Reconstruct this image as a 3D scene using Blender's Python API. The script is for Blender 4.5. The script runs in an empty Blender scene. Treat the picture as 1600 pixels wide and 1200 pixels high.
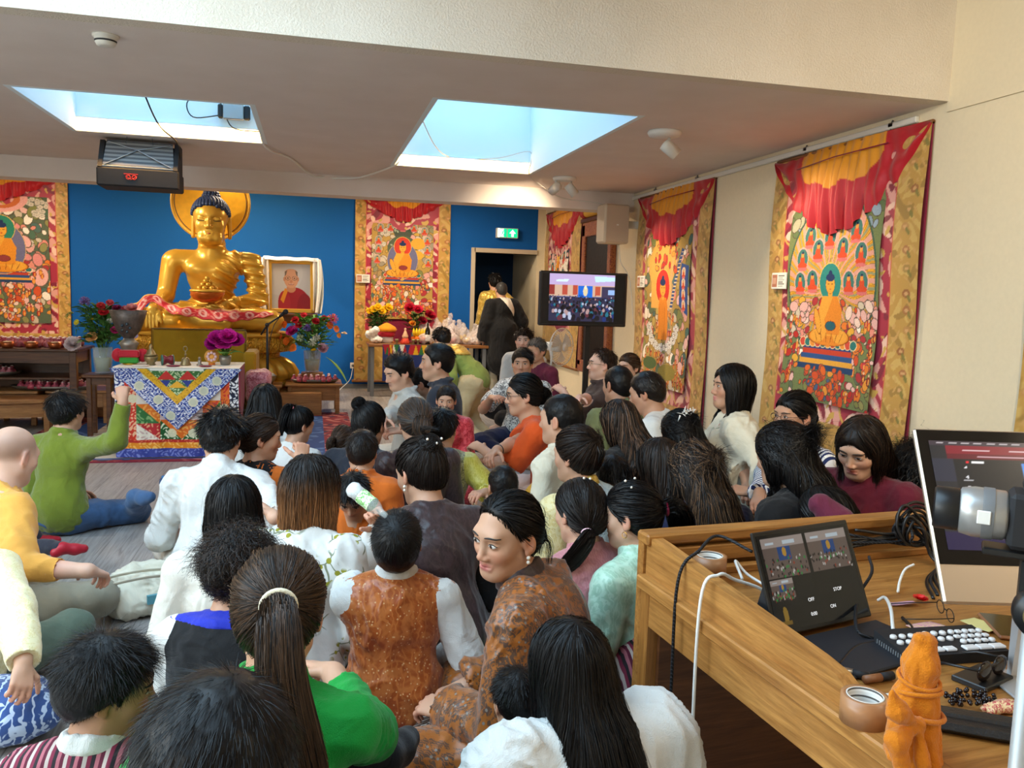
import bpy, math, os, random
import numpy as np
from mathutils import Vector, Matrix
random.seed(7)
RNG = np.random.default_rng(7)
QUAL = 1.0
scn = bpy.context.scene
COL = scn.collection
A = lambda *v: np.array(v, dtype=float)
R_ = math.radians

# ------------------------------------------------------------------ camera
CF, CP, CYAW, CR, CH = 1290.0, 0.10822, 0.23895, -0.030676, 1.5
def _cam():
    cy, sy, cp, sp, cr, sr = (math.cos(CYAW), math.sin(CYAW), math.cos(CP), math.sin(CP), math.cos(CR), math.sin(CR))
    f = A(sy*cp, cy*cp, -sp); r = A(cy, -sy, 0.); d = np.cross(f, r)
    return np.array([cr*r+sr*d, -sr*r+cr*d, f])
CM = _cam()
def ray(x, y): return A(x-800, y-600, CF) @ CM
def at_z(x, y, z=0.): d = ray(x, y); return d*(z-CH)/d[2]+A(0, 0, CH)
def at_Y(x, y, Y): d = ray(x, y); return d*Y/d[1]+A(0, 0, CH)
def at_X(x, y, X): d = ray(x, y); return d*X/d[0]+A(0, 0, CH)
def at_D(x, y, D): d = ray(x, y); return d*D/CF+A(0, 0, CH)
def setup_camera():
    cam = bpy.data.cameras.new('camera'); o = bpy.data.objects.new('camera', cam); COL.objects.link(o)
    cam.sensor_width = 36; cam.lens = CF/1600*36; cam.clip_start = .05
    m = Matrix.Identity(4)
    for i in range(3):
        m[i][0] = CM[0][i]; m[i][1] = -CM[1][i]; m[i][2] = -CM[2][i]
    m[2][3] = CH
    o.matrix_world = m; scn.camera = o

# ------------------------------------------------------------------ objects
def tag(o, label=None, cat=None, group=None, kind=None):
    if label: o['label'] = label
    if cat: o['category'] = cat
    if group: o['group'] = group
    if kind: o['kind'] = kind
    return o
def empty(name, loc=(0, 0, 0), rz=0., label=None, cat=None, group=None, rot=None):
    o = bpy.data.objects.new(name, None); COL.objects.link(o); o.location = tuple(loc)
    o.rotation_euler = rot if rot else (0, 0, rz); o.empty_display_size = .05
    return tag(o, label, cat, group)
def link(name, me, mat=None, parent=None, loc=None, rz=0, **k):
    if mat is not None:
        me.materials.clear()
        for m in (mat if isinstance(mat, (list, tuple)) else [mat]): me.materials.append(m)
    o = bpy.data.objects.new(name, me); COL.objects.link(o)
    if parent is not None: o.parent = parent
    if loc is not None: o.location = tuple(loc)
    if rz: o.rotation_euler = (0, 0, rz)
    return tag(o, **k)
def copy_tree(o, parent=None):
    c = o.copy(); COL.objects.link(c); c.parent = parent
    for ch in o.children: copy_tree(ch, c)
    return c
def np_mesh(name, V, F, col=None, smooth=True, mi=None):
    V = np.asarray(V, dtype=np.float32)
    me = bpy.data.meshes.new(name)
    if isinstance(F, np.ndarray): nl = np.full(len(F), F.shape[1], np.int32); fl = F.ravel()
    else:
        nl = np.array([len(f) for f in F], np.int32); fl = np.array([i for f in F for i in f], np.int32)
    me.vertices.add(len(V)); me.vertices.foreach_set('co', V.ravel())
    me.loops.add(len(fl)); me.loops.foreach_set('vertex_index', fl.astype(np.int32))
    me.polygons.add(len(nl)); me.polygons.foreach_set('loop_start', np.concatenate([[0], np.cumsum(nl)[:-1]]).astype(np.int32))
    me.polygons.foreach_set('loop_total', nl)
    if mi is not None: me.polygons.foreach_set('material_index', np.asarray(mi, np.int32))
    me.update(calc_edges=True)
    me.polygons.foreach_set('use_smooth', np.full(len(nl), smooth))
    if col is not None:
        a = me.color_attributes.new('col', 'FLOAT_COLOR', 'POINT')
        c = np.ones((len(V), 4), np.float32); c[:, :3] = col; a.data.foreach_set('color', c.ravel())
    return me

class MB:
    """collects simple solids into one mesh"""
    def __init__(s): s.v = []; s.f = []; s.m = []; s.sm = []
    def add(s, V, F, m=0, sm=False):
        o = len(s.v); s.v += [tuple(p) for p in V]; s.f += [tuple(i+o for i in f) for f in F]
        s.m += [m]*len(F); s.sm += [sm]*len(F); return s
    def box(s, lo, hi, m=0, R=None, c=None, bev=0.0):
        lo, hi = np.minimum(lo, hi).astype(float), np.maximum(lo, hi).astype(float)
        b = min(bev, *(0.49*(hi-lo)))
        if b <= 0:
            V = [(x, y, z) for x in (lo[0], hi[0]) for y in (lo[1], hi[1]) for z in (lo[2], hi[2])]
            F = [(0, 1, 3, 2), (4, 6, 7, 5), (0, 4, 5, 1), (2, 3, 7, 6), (0, 2, 6, 4), (1, 5, 7, 3)]
        else:
            V = []; idx = {}
            for i in (0, 1):
                for j in (0, 1):
                    for k in (0, 1):
                        p = [(lo, hi)[i][0], (lo, hi)[j][1], (lo, hi)[k][2]]; sg = [(1, -1)[i], (1, -1)[j], (1, -1)[k]]
                        for a in range(3):
                            q = [p[t]+(0 if t == a else sg[t]*b) for t in range(3)]
                            idx[i, j, k, a] = len(V); V.append(q)
            F = []
            for a in range(3):
                u, w = [(1, 2), (0, 2), (0, 1)][a]
                for e in (0, 1):
                    q = []
                    for (x, y) in ((0, 0), (1, 0), (1, 1), (0, 1)):
                        t = [0, 0, 0]; t[a] = e; t[u] = x; t[w] = y; q.append(idx[t[0], t[1], t[2], a])
                    if (e == 1) == (a == 1): q.reverse()
                    F.append(q)
            for a in range(3):
                u, w = [(1, 2), (0, 2), (0, 1)][a]
                for x in (0, 1):
                    for y in (0, 1):
                        t0 = [0, 0, 0]; t1 = [0, 0, 0]; t0[u] = t1[u] = x; t0[w] = t1[w] = y; t1[a] = 1
                        q = [idx[(*t0, u)], idx[(*t1, u)], idx[(*t1, w)], idx[(*t0, w)]]; F.append(q)
            for i in (0, 1):
                for j in (0, 1):
                    for k in (0, 1): F.append([idx[i, j, k, a] for a in range(3)])
        if R is not None:
            cc = (lo+hi)/2 if c is None else np.asarray(c, float)
            V = [cc+np.asarray(R) @ (np.asarray(p)-cc) for p in V]
        return s.add(V, F, m)
    def tube(s, pts, r, m=0, n=8, cap=True, flat=None):
        P = [np.asarray(p, float) for p in pts]; k = len(P)
        rr = [r]*k if np.isscalar(r) else list(r)
        V = []; F = []; u = None
        for i in range(k):
            t = P[min(i+1, k-1)]-P[max(i-1, 0)]; t = t/(np.linalg.norm(t)+1e-9)
            if u is None: u = np.cross(t, (0, 0, 1) if abs(t[2]) < .9 else (1, 0, 0))
            u = u-t*(u@t); u /= np.linalg.norm(u)+1e-9; w = np.cross(t, u)
            for j in range(n):
                a = 2*math.pi*j/n; V.append(P[i]+rr[i]*(math.cos(a)*u+math.sin(a)*w*(flat or 1)))
        for i in range(k-1):
            for j in range(n): F.append((i*n+j, i*n+(j+1) % n, (i+1)*n+(j+1) % n, (i+1)*n+j))
        if cap: F.append(tuple(range(n-1, -1, -1))); F.append(tuple((k-1)*n+j for j in range(n)))
        return s.add(V, F, m, True)
    def lathe(s, prof, c=(0, 0, 0), m=0, n=24, R=None, cap=True, lobe=None):
        V = []; F = []; k = len(prof)
        for (r, z) in prof:
            for j in range(n):
                a = 2*math.pi*j/n; q = r*(1 if lobe is None else 1+lobe[1]*math.cos(lobe[0]*a))
                V.append((q*math.cos(a), q*math.sin(a), z))
        for i in range(k-1):
            for j in range(n): F.append((i*n+j, i*n+(j+1) % n, (i+1)*n+(j+1) % n, (i+1)*n+j))
        if cap: F.append(tuple(range(n-1, -1, -1))); F.append(tuple((k-1)*n+j for j in range(n)))
        V = np.array(V)
        if R is not None: V = V @ np.asarray(R).T
        return s.add(V+np.asarray(c, float), F, m, True)
    def ball(s, c, r, m=0, n=10, R=None):
        r = A(r, r, r) if np.isscalar(r) else A(*r)
        V = []; F = []; h = n//2+1
        for i in range(h+1):
            t = math.pi*i/h
            for j in range(n):
                a = 2*math.pi*j/n; V.append((math.sin(t)*math.cos(a), math.sin(t)*math.sin(a), math.cos(t)))
        for i in range(h):
            for j in range(n): F.append((i*n+j, (i+1)*n+j, (i+1)*n+(j+1) % n, i*n+(j+1) % n))
        V = np.array(V)*r
        if R is not None: V = V @ np.asarray(R).T
        return s.add(V+np.asarray(c, float), F, m, True)
    def prism(s, poly, ax, a, b, m=0):
        n = len(poly)
        def mk(p, t): q = list(p); q.insert(ax, t); return q
        V = [mk(p, a) for p in poly]+[mk(p, b) for p in poly]
        F = [tuple(range(n)), tuple(range(2*n-1, n-1, -1))]+[(i, n+i, n+(i+1) % n, (i+1) % n) for i in range(n)]
        return s.add(V, F, m)
    def mesh(s, name):
        me = np_mesh(name, np.array(s.v), s.f, mi=s.m)
        me.polygons.foreach_set('use_smooth', np.array(s.sm, bool))
        import bmesh
        bm = bmesh.new(); bm.from_mesh(me); bmesh.ops.recalc_face_normals(bm, faces=bm.faces); bm.to_mesh(me); bm.free()
        return me
    def build(s, name, mat, parent=None, **k): return link(name, s.mesh(name), mat, parent, **k)

def rotm(ax, a):
    c, s = math.cos(a), math.sin(a)
    return {'x': np.array([[1, 0, 0], [0, c, -s], [0, s, c]]), 'y': np.array([[c, 0, s], [0, 1, 0], [-s, 0, c]]), 'z': np.array([[c, -s, 0], [s, c, 0], [0, 0, 1.]])}[ax]
def nrm(v): v = np.asarray(v, float); return v/(np.linalg.norm(v)+1e-12)
def spline(pts, n=8):
    P = [np.asarray(p, float) for p in pts]; P = [2*P[0]-P[1]]+P+[2*P[-1]-P[-2]]; out = []
    for i in range(1, len(P)-2):
        for t in np.linspace(0, 1, n, endpoint=False):
            a, b, c, d = P[i-1:i+3]
            out.append(.5*(2*b+(c-a)*t+(2*a-5*b+4*c-d)*t*t+(3*b-3*c+d-a)*t**3))
    out.append(P[-2]); return out

# ------------------------------------------------------------------ signed distance modelling
class S:
    def __init__(s): s.p = []; s.R = np.eye(3); s.t = np.zeros(3)
    def frame(s, R=None, t=None): s.R = np.eye(3) if R is None else R; s.t = np.zeros(3) if t is None else np.asarray(t, float); return s
    def w(s, p): return s.R @ np.asarray(p, float)+s.t
    def rc(s, a, b, r1, r2=None, k=.02, op='u', flat=None):
        r2 = r1 if r2 is None else r2; a, b = s.w(a), s.w(b)
        s.p.append((op, k, 'rc', (a, b, r1, r2), (a+b)/2, np.linalg.norm(b-a)/2+max(r1, r2))); return s
    def el(s, c, r, R=None, k=.02, op='u'):
        r = np.full(3, float(r)) if np.isscalar(r) else A(*r)
        Q = s.R if R is None else s.R @ R
        s.p.append((op, k, 'el', (s.w(c), r, Q), s.w(c), max(r))); return s
    def bx(s, c, h, rad=.01, R=None, k=.02, op='u'):
        Q = s.R if R is None else s.R @ R
        s.p.append((op, k, 'bx', (s.w(c), A(*h)-rad, rad, Q), s.w(c), float(np.linalg.norm(h)))); return s
    def to(s, c, R1, r, R=None, k=.02, op='u', sy=1.0):
        Q = s.R if R is None else s.R @ R
        s.p.append((op, k, 'to', (s.w(c), R1, r, Q, sy), s.w(c), (R1+r)*max(1, 1/sy))); return s
    def hs(s, p, n, k=0):   # keep the side n points to
        s.p.append(('i', k, 'hs', (s.w(p), s.R @ nrm(n)), s.w(p), 1e9)); return s
    def d1(s, kind, q, P):
        if kind == 'rc':
            a, b, r1, r2 = q; ba = b-a; L = ba@ba+1e-12; pa = P-a
            t = np.clip(pa@ba/L, 0, 1); e = pa-t[:, None]*ba
            return np.sqrt(np.einsum('ij,ij->i', e, e))-(r1+(r2-r1)*t)
        if kind == 'el':
            c, r, Q = q; x = (P-c) @ Q; u = x/r; k0 = np.sqrt(np.einsum('ij,ij->i', u, u)); u = u/r
            k1 = np.sqrt(np.einsum('ij,ij->i', u, u))+1e-9; return k0*(k0-1)/k1
        if kind == 'bx':
            c, h, rad, Q = q; x = np.abs((P-c) @ Q)-h; m = np.maximum(x, 0)
            return np.sqrt(np.einsum('ij,ij->i', m, m))+np.minimum(x.max(1), 0)-rad
        if kind == 'to':
            c, R1, r, Q, sy = q; x = (P-c) @ Q; l = np.hypot(x[:, 0], x[:, 1]*sy)-R1; return np.hypot(l, x[:, 2])-r
        if kind == 'hs':
            p, n = q; return -((P-p)@n)
    def ev(s, P, prims=None):
        d = None
        for (op, k, kind, q, c, rad) in (s.p if prims is None else prims):
            e = s.d1(kind, q, P)
            if op == 'u':
                if d is None: d = e
                elif k <= 0: d = np.minimum(d, e)
                else:
                    h = np.clip(.5+.5*(e-d)/k, 0, 1); d = e*(1-h)+d*h-k*h*(1-h)
            elif d is None: continue
            elif op == 's':
                if k <= 0: d = np.maximum(d, -e)
                else:
                    h = np.clip(.5-.5*(d+e)/k, 0, 1); d = d*(1-h)-e*h+k*h*(1-h)
            elif k: h = np.clip(.5-.5*(e-d)/k, 0, 1); d = e*(1-h)+d*h+k*h*(1-h)
            else: d = np.maximum(d, e)
        return np.full(len(P), 1.0) if d is None else d
    def grad(s, P, e=.002):
        g = np.stack([s.ev(P+A(*v))-s.ev(P-A(*v)) for v in ((e, 0, 0), (0, e, 0), (0, 0, e))], 1)
        return g/(np.linalg.norm(g, axis=1, keepdims=True)+1e-9)
    def mesh(s, res, B=12, smooth=1):
        us = [p for p in s.p if p[0] == 'u']
        lo = np.min([p[4]-p[5] for p in us], 0)-2*res-.01; hi = np.max([p[4]+p[5] for p in us], 0)+2*res+.01
        nb = np.ceil((hi-lo)/(res*B)).astype(int); n = nb*B+1
        bc = np.stack(np.meshgrid(*[np.arange(k) for k in nb], indexing='ij'), -1).reshape(-1, 3)
        cen = lo+(bc+.5)*B*res; d0 = s.ev(cen); hd = B*res*.87
        G = np.ones(n, np.float32)
        near = np.abs(d0) < hd*1.35+.01
        for b in bc[(d0 < 0) & ~near]: i, j, k = b*B; G[i:i+B+1, j:j+B+1, k:k+B+1] = -1
        g = np.stack(np.meshgrid(*[np.arange(B+1)]*3, indexing='ij'), -1).reshape(-1, 3)*res
        PC = np.array([p[4] for p in s.p]); PR = np.array([p[5]+2*p[1] for p in s.p])
        for b, c in zip(bc[near], cen[near]):
            ok = np.linalg.norm(PC-c, axis=1)-PR < hd+.02
            pr = [p for p, o in zip(s.p, ok) if o]
            if not any(p[0] == 'u' for p in pr): continue
            P = lo+b*B*res+g; i, j, k = b*B
            G[i:i+B+1, j:j+B+1, k:k+B+1] = s.ev(P, pr).reshape(B+1, B+1, B+1)
        return nets(G, lo, res, smooth)

def nets(G, lo, res, smooth=1):
    I = G < 0; c = np.zeros(np.array(G.shape)-1, np.uint8)
    for a in (0, 1):
        for b in (0, 1):
            for d in (0, 1): c += I[a:a+c.shape[0], b:b+c.shape[1], d:d+c.shape[2]]
    act = np.argwhere((c > 0) & (c < 8))
    if not len(act): return np.zeros((0, 3)), np.zeros((0, 4), int)
    sh = np.array(c.shape); lin = act[:, 0]*sh[1]*sh[2]+act[:, 1]*sh[2]+act[:, 2]
    acc = np.zeros((len(act), 3)); cnt = np.zeros(len(act))
    val = {o: G[act[:, 0]+o[0], act[:, 1]+o[1], act[:, 2]+o[2]].astype(float) for o in [(a, b, d) for a in (0, 1) for b in (0, 1) for d in (0, 1)]}
    for ax in range(3):
        for o in val:
            if o[ax]: continue
            q = list(o); q[ax] = 1; v0, v1 = val[o], val[tuple(q)]; m = (v0 < 0) != (v1 < 0)
            t = v0[m]/(v0[m]-v1[m]); p = np.tile(np.array(o, float), (m.sum(), 1)); p[:, ax] = t
            acc[m] += p; cnt[m] += 1
    V = lo+(act+acc/np.maximum(cnt, 1)[:, None])*res
    Fs = []
    for ax in range(3):
        u, w = (ax+1) % 3, (ax+2) % 3
        a = [slice(None)]*3; b = [slice(None)]*3; a[ax] = slice(0, -1); b[ax] = slice(1, None)
        X = I[tuple(a)] != I[tuple(b)]; e = np.argwhere(X)
        e = e[(e[:, u] > 0) & (e[:, w] > 0) & (e[:, u] < sh[u]) & (e[:, w] < sh[w])]
        ins = I[tuple(e.T)]
        q = []
        for (du, dw) in ((1, 1), (0, 1), (0, 0), (1, 0)):
            z = e.copy(); z[:, u] -= du; z[:, w] -= dw
            q.append(np.searchsorted(lin, z[:, 0]*sh[1]*sh[2]+z[:, 1]*sh[2]+z[:, 2]))
        q = np.stack(q, 1); q[~ins] = q[~ins][:, ::-1]; Fs.append(q)
    F = np.concatenate(Fs); F = np.clip(F, 0, len(V)-1)
    for _ in range(smooth): V = lap(V, F, .5)
    return V, F
def lap(V, F, l=.5):
    a = np.concatenate([F[:, i] for i in range(4)]); b = np.concatenate([F[:, (i+1) % 4] for i in range(4)])
    n = np.bincount(a, minlength=len(V))+np.bincount(b, minlength=len(V))+1e-9
    M = np.stack([np.bincount(a, V[b, i], len(V))+np.bincount(b, V[a, i], len(V)) for i in range(3)], 1)/n[:, None]
    return V+(M-V)*l
def vnormals(V, F):
    n = np.cross(V[F[:, 2]]-V[F[:, 0]], V[F[:, 3]]-V[F[:, 1]]); N = np.zeros_like(V)
    for i in range(4):
        for k in range(3): N[:, k] += np.bincount(F[:, i], n[:, k], len(V))
    return N/(np.linalg.norm(N, axis=1, keepdims=True)+1e-12)
def wob(P, f, seed, st=(1, 1, 1)):
    """smooth pseudo-random field, about -1..1"""
    r = np.random.default_rng(seed); o = np.zeros(len(P)); Q = P*A(*st)
    for i in range(5):
        k = nrm(r.normal(size=3))*f*(0.7+.6*r.random()); k2 = nrm(r.normal(size=3))*f*.6
        o += np.sin(Q@k+r.random()*6.3+1.6*np.sin(Q@k2+r.random()*6.3))
    return o/3.0
def join(parts):
    V = []; F = []; C = []; o = 0
    for p in parts:
        if not len(p[0]): continue
        V.append(p[0]); F.append(p[1]+o); o += len(p[0])
        if len(p) > 2: C.append(p[2])
    return (np.concatenate(V), np.concatenate(F)) + ((np.concatenate(C),) if C else ())
def tubes(P, r, taper=True, n=3):
    """P (N,K,3) polylines -> thin tubes; r scalar or (N,)"""
    N, K, _ = P.shape; t = np.gradient(P, axis=1); t /= np.linalg.norm(t, axis=2, keepdims=True)+1e-9
    ref = np.where(np.abs(t[:, :, 2:3]) < .9, A(0, 0, 1.), A(1., 0, 0)); u = np.cross(t, ref); u /= np.linalg.norm(u, axis=2, keepdims=True)+1e-9
    w = np.cross(t, u); rr = np.broadcast_to(np.asarray(r, float), (N,))[:, None, None]
    pr = np.linspace(1, .25, K)[None, :, None] if taper else 1.0
    V = np.stack([P+rr*pr*(math.cos(2*math.pi*j/n)*u+math.sin(2*math.pi*j/n)*w) for j in range(n)], 2)
    i = np.arange(N)[:, None, None]*K*n; k = np.arange(K-1)[None, :, None]*n; j = np.arange(n)[None, None, :]; j2 = (j+1) % n
    F = np.stack([i+k+j, i+k+j2, i+k+n+j2, i+k+n+j], -1).reshape(-1, 4)
    return V.reshape(-1, 3), F
# ------------------------------------------------------------------ materials
MAT = {}
class NT:
    def __init__(s, name):
        s.m = bpy.data.materials.new(name); s.m.use_nodes = True; s.t = s.m.node_tree; s.t.nodes.clear()
        s.out = s.n('ShaderNodeOutputMaterial'); s.b = s.n('ShaderNodeBsdfPrincipled'); s.l(s.b, 0, s.out, 0)
        s.co = None
    def n(s, t, **k):
        x = s.t.nodes.new(t)
        for a, v in k.items(): setattr(x, a, v)
        return x
    def l(s, a, i, b, j): s.t.links.new(a.outputs[i], b.inputs[j])
    def set(s, **k):
        for a, v in k.items():
            i = s.b.inputs[a.replace('_', ' ')]
            i.default_value = (*v, 1) if isinstance(v, (tuple, list)) and len(v) == 3 else v
        return s
    def coord(s, sc=(1, 1, 1), rot=(0, 0, 0), kind='Object'):
        c = s.n('ShaderNodeTexCoord'); m = s.n('ShaderNodeMapping'); s.l(c, kind, m, 0) if False else s.t.links.new(c.outputs[kind], m.inputs[0])
        m.inputs['Scale'].default_value = sc; m.inputs['Rotation'].default_value = rot; return m
    def noise(s, co, scale, detail=3, rough=.5, dist=0.):
        x = s.n('ShaderNodeTexNoise'); s.t.links.new(co.outputs[0], x.inputs['Vector']); x.inputs['Scale'].default_value = scale; x.inputs['Detail'].default_value = detail; x.inputs['Roughness'].default_value = rough; x.inputs['Distortion'].default_value = dist; return x
    def vor(s, co, scale, feat='F1'):
        x = s.n('ShaderNodeTexVoronoi', feature=feat); s.t.links.new(co.outputs[0], x.inputs['Vector']); x.inputs['Scale'].default_value = scale; return x
    def wave(s, co, scale, dist=0., dsc=1., dirn='X', prof='SIN', det=2):
        x = s.n('ShaderNodeTexWave', bands_direction=dirn, wave_profile=prof); s.t.links.new(co.outputs[0], x.inputs['Vector']); x.inputs['Scale'].default_value = scale; x.inputs['Distortion'].default_value = dist; x.inputs['Detail Scale'].default_value = dsc; x.inputs['Detail'].default_value = det; return x
    def ramp(s, src, i, stops, interp='LINEAR'):
        r = s.n('ShaderNodeValToRGB'); s.t.links.new(src.outputs[i], r.inputs[0]); r.color_ramp.interpolation = interp
        e = r.color_ramp.elements
        while len(e) < len(stops): e.new(.5)
        for k, (p, c) in zip(e, stops): k.position = p; k.color = (*c, 1) if len(c) == 3 else c
        return r
    def bump(s, src, i, st=.3, d=.01):
        b = s.n('ShaderNodeBump'); b.inputs['Strength'].default_value = st; b.inputs['Distance'].default_value = d; s.t.links.new(src.outputs[i], b.inputs['Height']); s.l(b, 0, s.b, s.b.inputs.find('Normal')); return b
    def base(s, src, i=0): s.t.links.new(src.outputs[i], s.b.inputs['Base Color']); return s
    def mix(s, fac, fi, a, b, ai=0, bi=0):
        x = s.n('ShaderNodeMix', data_type='RGBA')
        if isinstance(fac, float): x.inputs[0].default_value = fac
        else: s.t.links.new(fac.outputs[fi], x.inputs[0])
        for v, k, q in ((a, 6, ai), (b, 7, bi)):
            if isinstance(v, tuple): x.inputs[k].default_value = (*v, 1)
            else: s.t.links.new(v.outputs[q], x.inputs[k])
        return x
def srgb(h):
    h = h.lstrip('#'); v = [int(h[i:i+2], 16)/255 for i in (0, 2, 4)]
    return tuple(x/12.92 if x <= .04045 else ((x+.055)/1.055)**2.4 for x in v)
def C_(c): return srgb(c) if isinstance(c, str) else c
def plain(name, c, rough=.6, metal=0., spec=.5, var=0., bump=0., bs=60., **k):
    t = NT(name); c = C_(c); t.set(Base_Color=c, Roughness=rough, Metallic=metal, Specular_IOR_Level=spec, **k)
    if var or bump:
        co = t.coord(); n = t.noise(co, bs, 4)
        if var: t.base(t.ramp(n, 0, [(.3, tuple(x*(1-var) for x in c)), (.7, tuple(min(1, x*(1+var)) for x in c))]))
        if bump: t.bump(n, 0, bump, .004)
    MAT[name] = t.m; return t.m
def cloth(name, c, rough=.85, var=.08, sheen=.15, wrink=.35, ws=9., weave=420.):
    t = NT(name); c = C_(c); co = t.coord(); t.set(Roughness=rough, Specular_IOR_Level=.25, Sheen_Weight=sheen)
    n = t.noise(co, ws, 4, .55, .6); t.base(t.ramp(n, 0, [(.25, tuple(x*(1-var) for x in c)), (.75, tuple(min(1, x*(1+var)) for x in c))]))
    w = t.noise(co, weave, 1); a = t.n('ShaderNodeMath', operation='MULTIPLY_ADD'); t.l(w, 0, a, 0); a.inputs[1].default_value = .10; t.l(n, 0, a, 2)
    t.bump(a, 0, wrink, .03); MAT[name] = t.m; return t.m
def brocade(name, c, c2, scale=14., thr=(.47, .53), rough=.42, c3=None, s3=40., metal=.0, dist=2.2, sheen=.2, st=(1, 1, 1), wrink=.3):
    """woven figured silk: curling motifs of c2 (and small c3) on c"""
    t = NT(name); c, c2 = C_(c), C_(c2); co = t.coord(st); t.set(Roughness=rough, Specular_IOR_Level=.4, Sheen_Weight=sheen, Metallic=metal)
    n = t.noise(co, scale, 2, .5, dist); r = t.ramp(n, 0, [(thr[0], c), (thr[1], c2)])
    w = t.wave(co, scale*1.3, 9., 1.6); r2 = t.ramp(w, 1, [(.80, (0, 0, 0)), (.9, (1, 1, 1))]); q = t.mix(r2, 0, r, c2)
    if c3 is not None: v = t.vor(co, s3); r3 = t.ramp(v, 0, [(.16, (1, 1, 1)), (.22, (0, 0, 0))]); q = t.mix(r3, 0, q, C_(c3), 2)
    t.base(q, 2); t.bump(t.noise(co, 9., 4, .5, .5), 0, wrink, .03); MAT[name] = t.m; return t.m
def stripes(name, cols, scale=30., dirn='X', rough=.8, kind='Object', dist=0.):
    t = NT(name); co = t.coord(kind=kind); w = t.wave(co, scale, dist, 1, dirn, 'SAW'); k = len(cols); t.set(Roughness=rough, Specular_IOR_Level=.25)
    t.base(t.ramp(w, 1, [(i/k, C_(c)) for i, c in enumerate(cols)], 'CONSTANT')); MAT[name] = t.m; return t.m
def floral(name, c, lf, scale=9., stem='#7a7f66'):
    t = NT(name); co = t.coord(); t.set(Roughness=.8, Specular_IOR_Level=.25)
    d = t.noise(co, 6, 2); mx = t.n('ShaderNodeMix', data_type='VECTOR'); mx.inputs[0].default_value = .06; t.l(co, 0, mx, 4); t.t.links.new(d.outputs[1], mx.inputs[5])
    e = t.n('ShaderNodeTexVoronoi', feature='DISTANCE_TO_EDGE'); t.t.links.new(mx.outputs[1], e.inputs['Vector']); e.inputs['Scale'].default_value = scale; r = t.ramp(e, 0, [(.02, (1, 1, 1)), (.035, (0, 0, 0))])
    v = t.vor(co, scale*2.1); r2 = t.ramp(v, 0, [(.27, (1, 1, 1)), (.31, (0, 0, 0))]); z = t.noise(co, scale*.8, 1); r3 = t.ramp(z, 0, [(.46, (0, 0, 0)), (.53, (1, 1, 1))])
    mm = t.n('ShaderNodeMath', operation='MULTIPLY'); t.l(r2, 0, mm, 0); t.l(r3, 0, mm, 1)
    m2 = t.n('ShaderNodeMath', operation='MULTIPLY'); t.l(r, 0, m2, 0); t.l(r3, 0, m2, 1)
    q = t.mix(m2, 0, C_(c), C_(stem)); q = t.mix(mm, 0, q, C_(lf), 2); t.base(q, 2); t.bump(t.noise(co, 9, 4), 0, .3, .03); MAT[name] = t.m; return t.m
def vcol(name, rough=.6, emit=0., metal=0., spec=.3, bump=0., bs=80., sheen=0., black=False):
    t = NT(name); a = t.n('ShaderNodeAttribute', attribute_name='col'); t.set(Roughness=rough, Metallic=metal, Specular_IOR_Level=spec, Sheen_Weight=sheen)
    if black: t.set(Base_Color=(0.01, .01, .01))
    else: t.base(a)
    if emit: t.t.links.new(a.outputs[0], t.b.inputs['Emission Color']); t.set(Emission_Strength=emit)
    if bump: t.bump(t.noise(t.coord(), bs, 3), 0, bump, .004)
    MAT[name] = t.m; return t.m
def wood(name, c1, c2, axis='X', sc=1., rough=.4):
    t = NT(name); st = {'X': (.6, 9, 9), 'Y': (9, .6, 9), 'Z': (9, 9, .6)}[axis]; co = t.coord(tuple(x*sc for x in st))
    n = t.noise(co, 2.2, 6, .62, 1.2); n2 = t.noise(co, 9., 5, .7, .3)
    r = t.ramp(n, 0, [(.3, C_(c1)), (.68, C_(c2))]); r2 = t.ramp(n2, 0, [(.38, (.55, .5, .45)), (.62, (1, 1, 1))])
    x = t.n('ShaderNodeMix', data_type='RGBA', blend_type='MULTIPLY'); x.inputs[0].default_value = .55; t.l(r, 0, x, 6); t.l(r2, 0, x, 7)
    t.base(x, 2); t.set(Roughness=rough, Specular_IOR_Level=.4); t.bump(n2, 0, .08, .004); MAT[name] = t.m; return t.m
def emit(name, c, s):
    t = NT(name); e = t.n('ShaderNodeEmission'); e.inputs[0].default_value = (*C_(c), 1); e.inputs[1].default_value = s; t.l(e, 0, t.out, 0); MAT[name] = t.m; return t.m
def glass(name, c=(1, 1, 1), rough=.02, tr=1., ior=1.45, alpha=1.):
    t = NT(name); t.set(Base_Color=C_(c), Roughness=rough, Transmission_Weight=tr, IOR=ior, Alpha=alpha); MAT[name] = t.m; return t.m

def make_mats():
    t = NT('skin'); a = t.n('ShaderNodeAttribute', attribute_name='col'); t.base(a); t.set(Roughness=.48, Specular_IOR_Level=.35, Subsurface_Weight=.08, Subsurface_Scale=.01)
    t.b.inputs['Subsurface Radius'].default_value = (1, .35, .2); t.bump(t.noise(t.coord(), 260, 2), 0, .12, .002); MAT['skin'] = t.m
    t = NT('hair'); a = t.n('ShaderNodeAttribute', attribute_name='col'); t.base(a); t.set(Roughness=.42, Specular_IOR_Level=.22); MAT['hair'] = t.m
    t = NT('eye'); a = t.n('ShaderNodeAttribute', attribute_name='col'); t.base(a); t.set(Roughness=.12, Specular_IOR_Level=.5); MAT['eye'] = t.m
    plain('brow', (.014, .010, .008), .6); plain('goldm', '#d8a63a', .25, 1.); plain('pearl', '#efe8dc', .25)
    plain('blackframe', '#141214', .35); plain('brownframe', '#4a2c20', .3, 0); plain('wire', '#8a7a60', .3, .9)
    cloth('maroon', '#7c1836'); cloth('maroon2', '#8d1d40', .9, .06, .1, .2)
make_mats()
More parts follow.
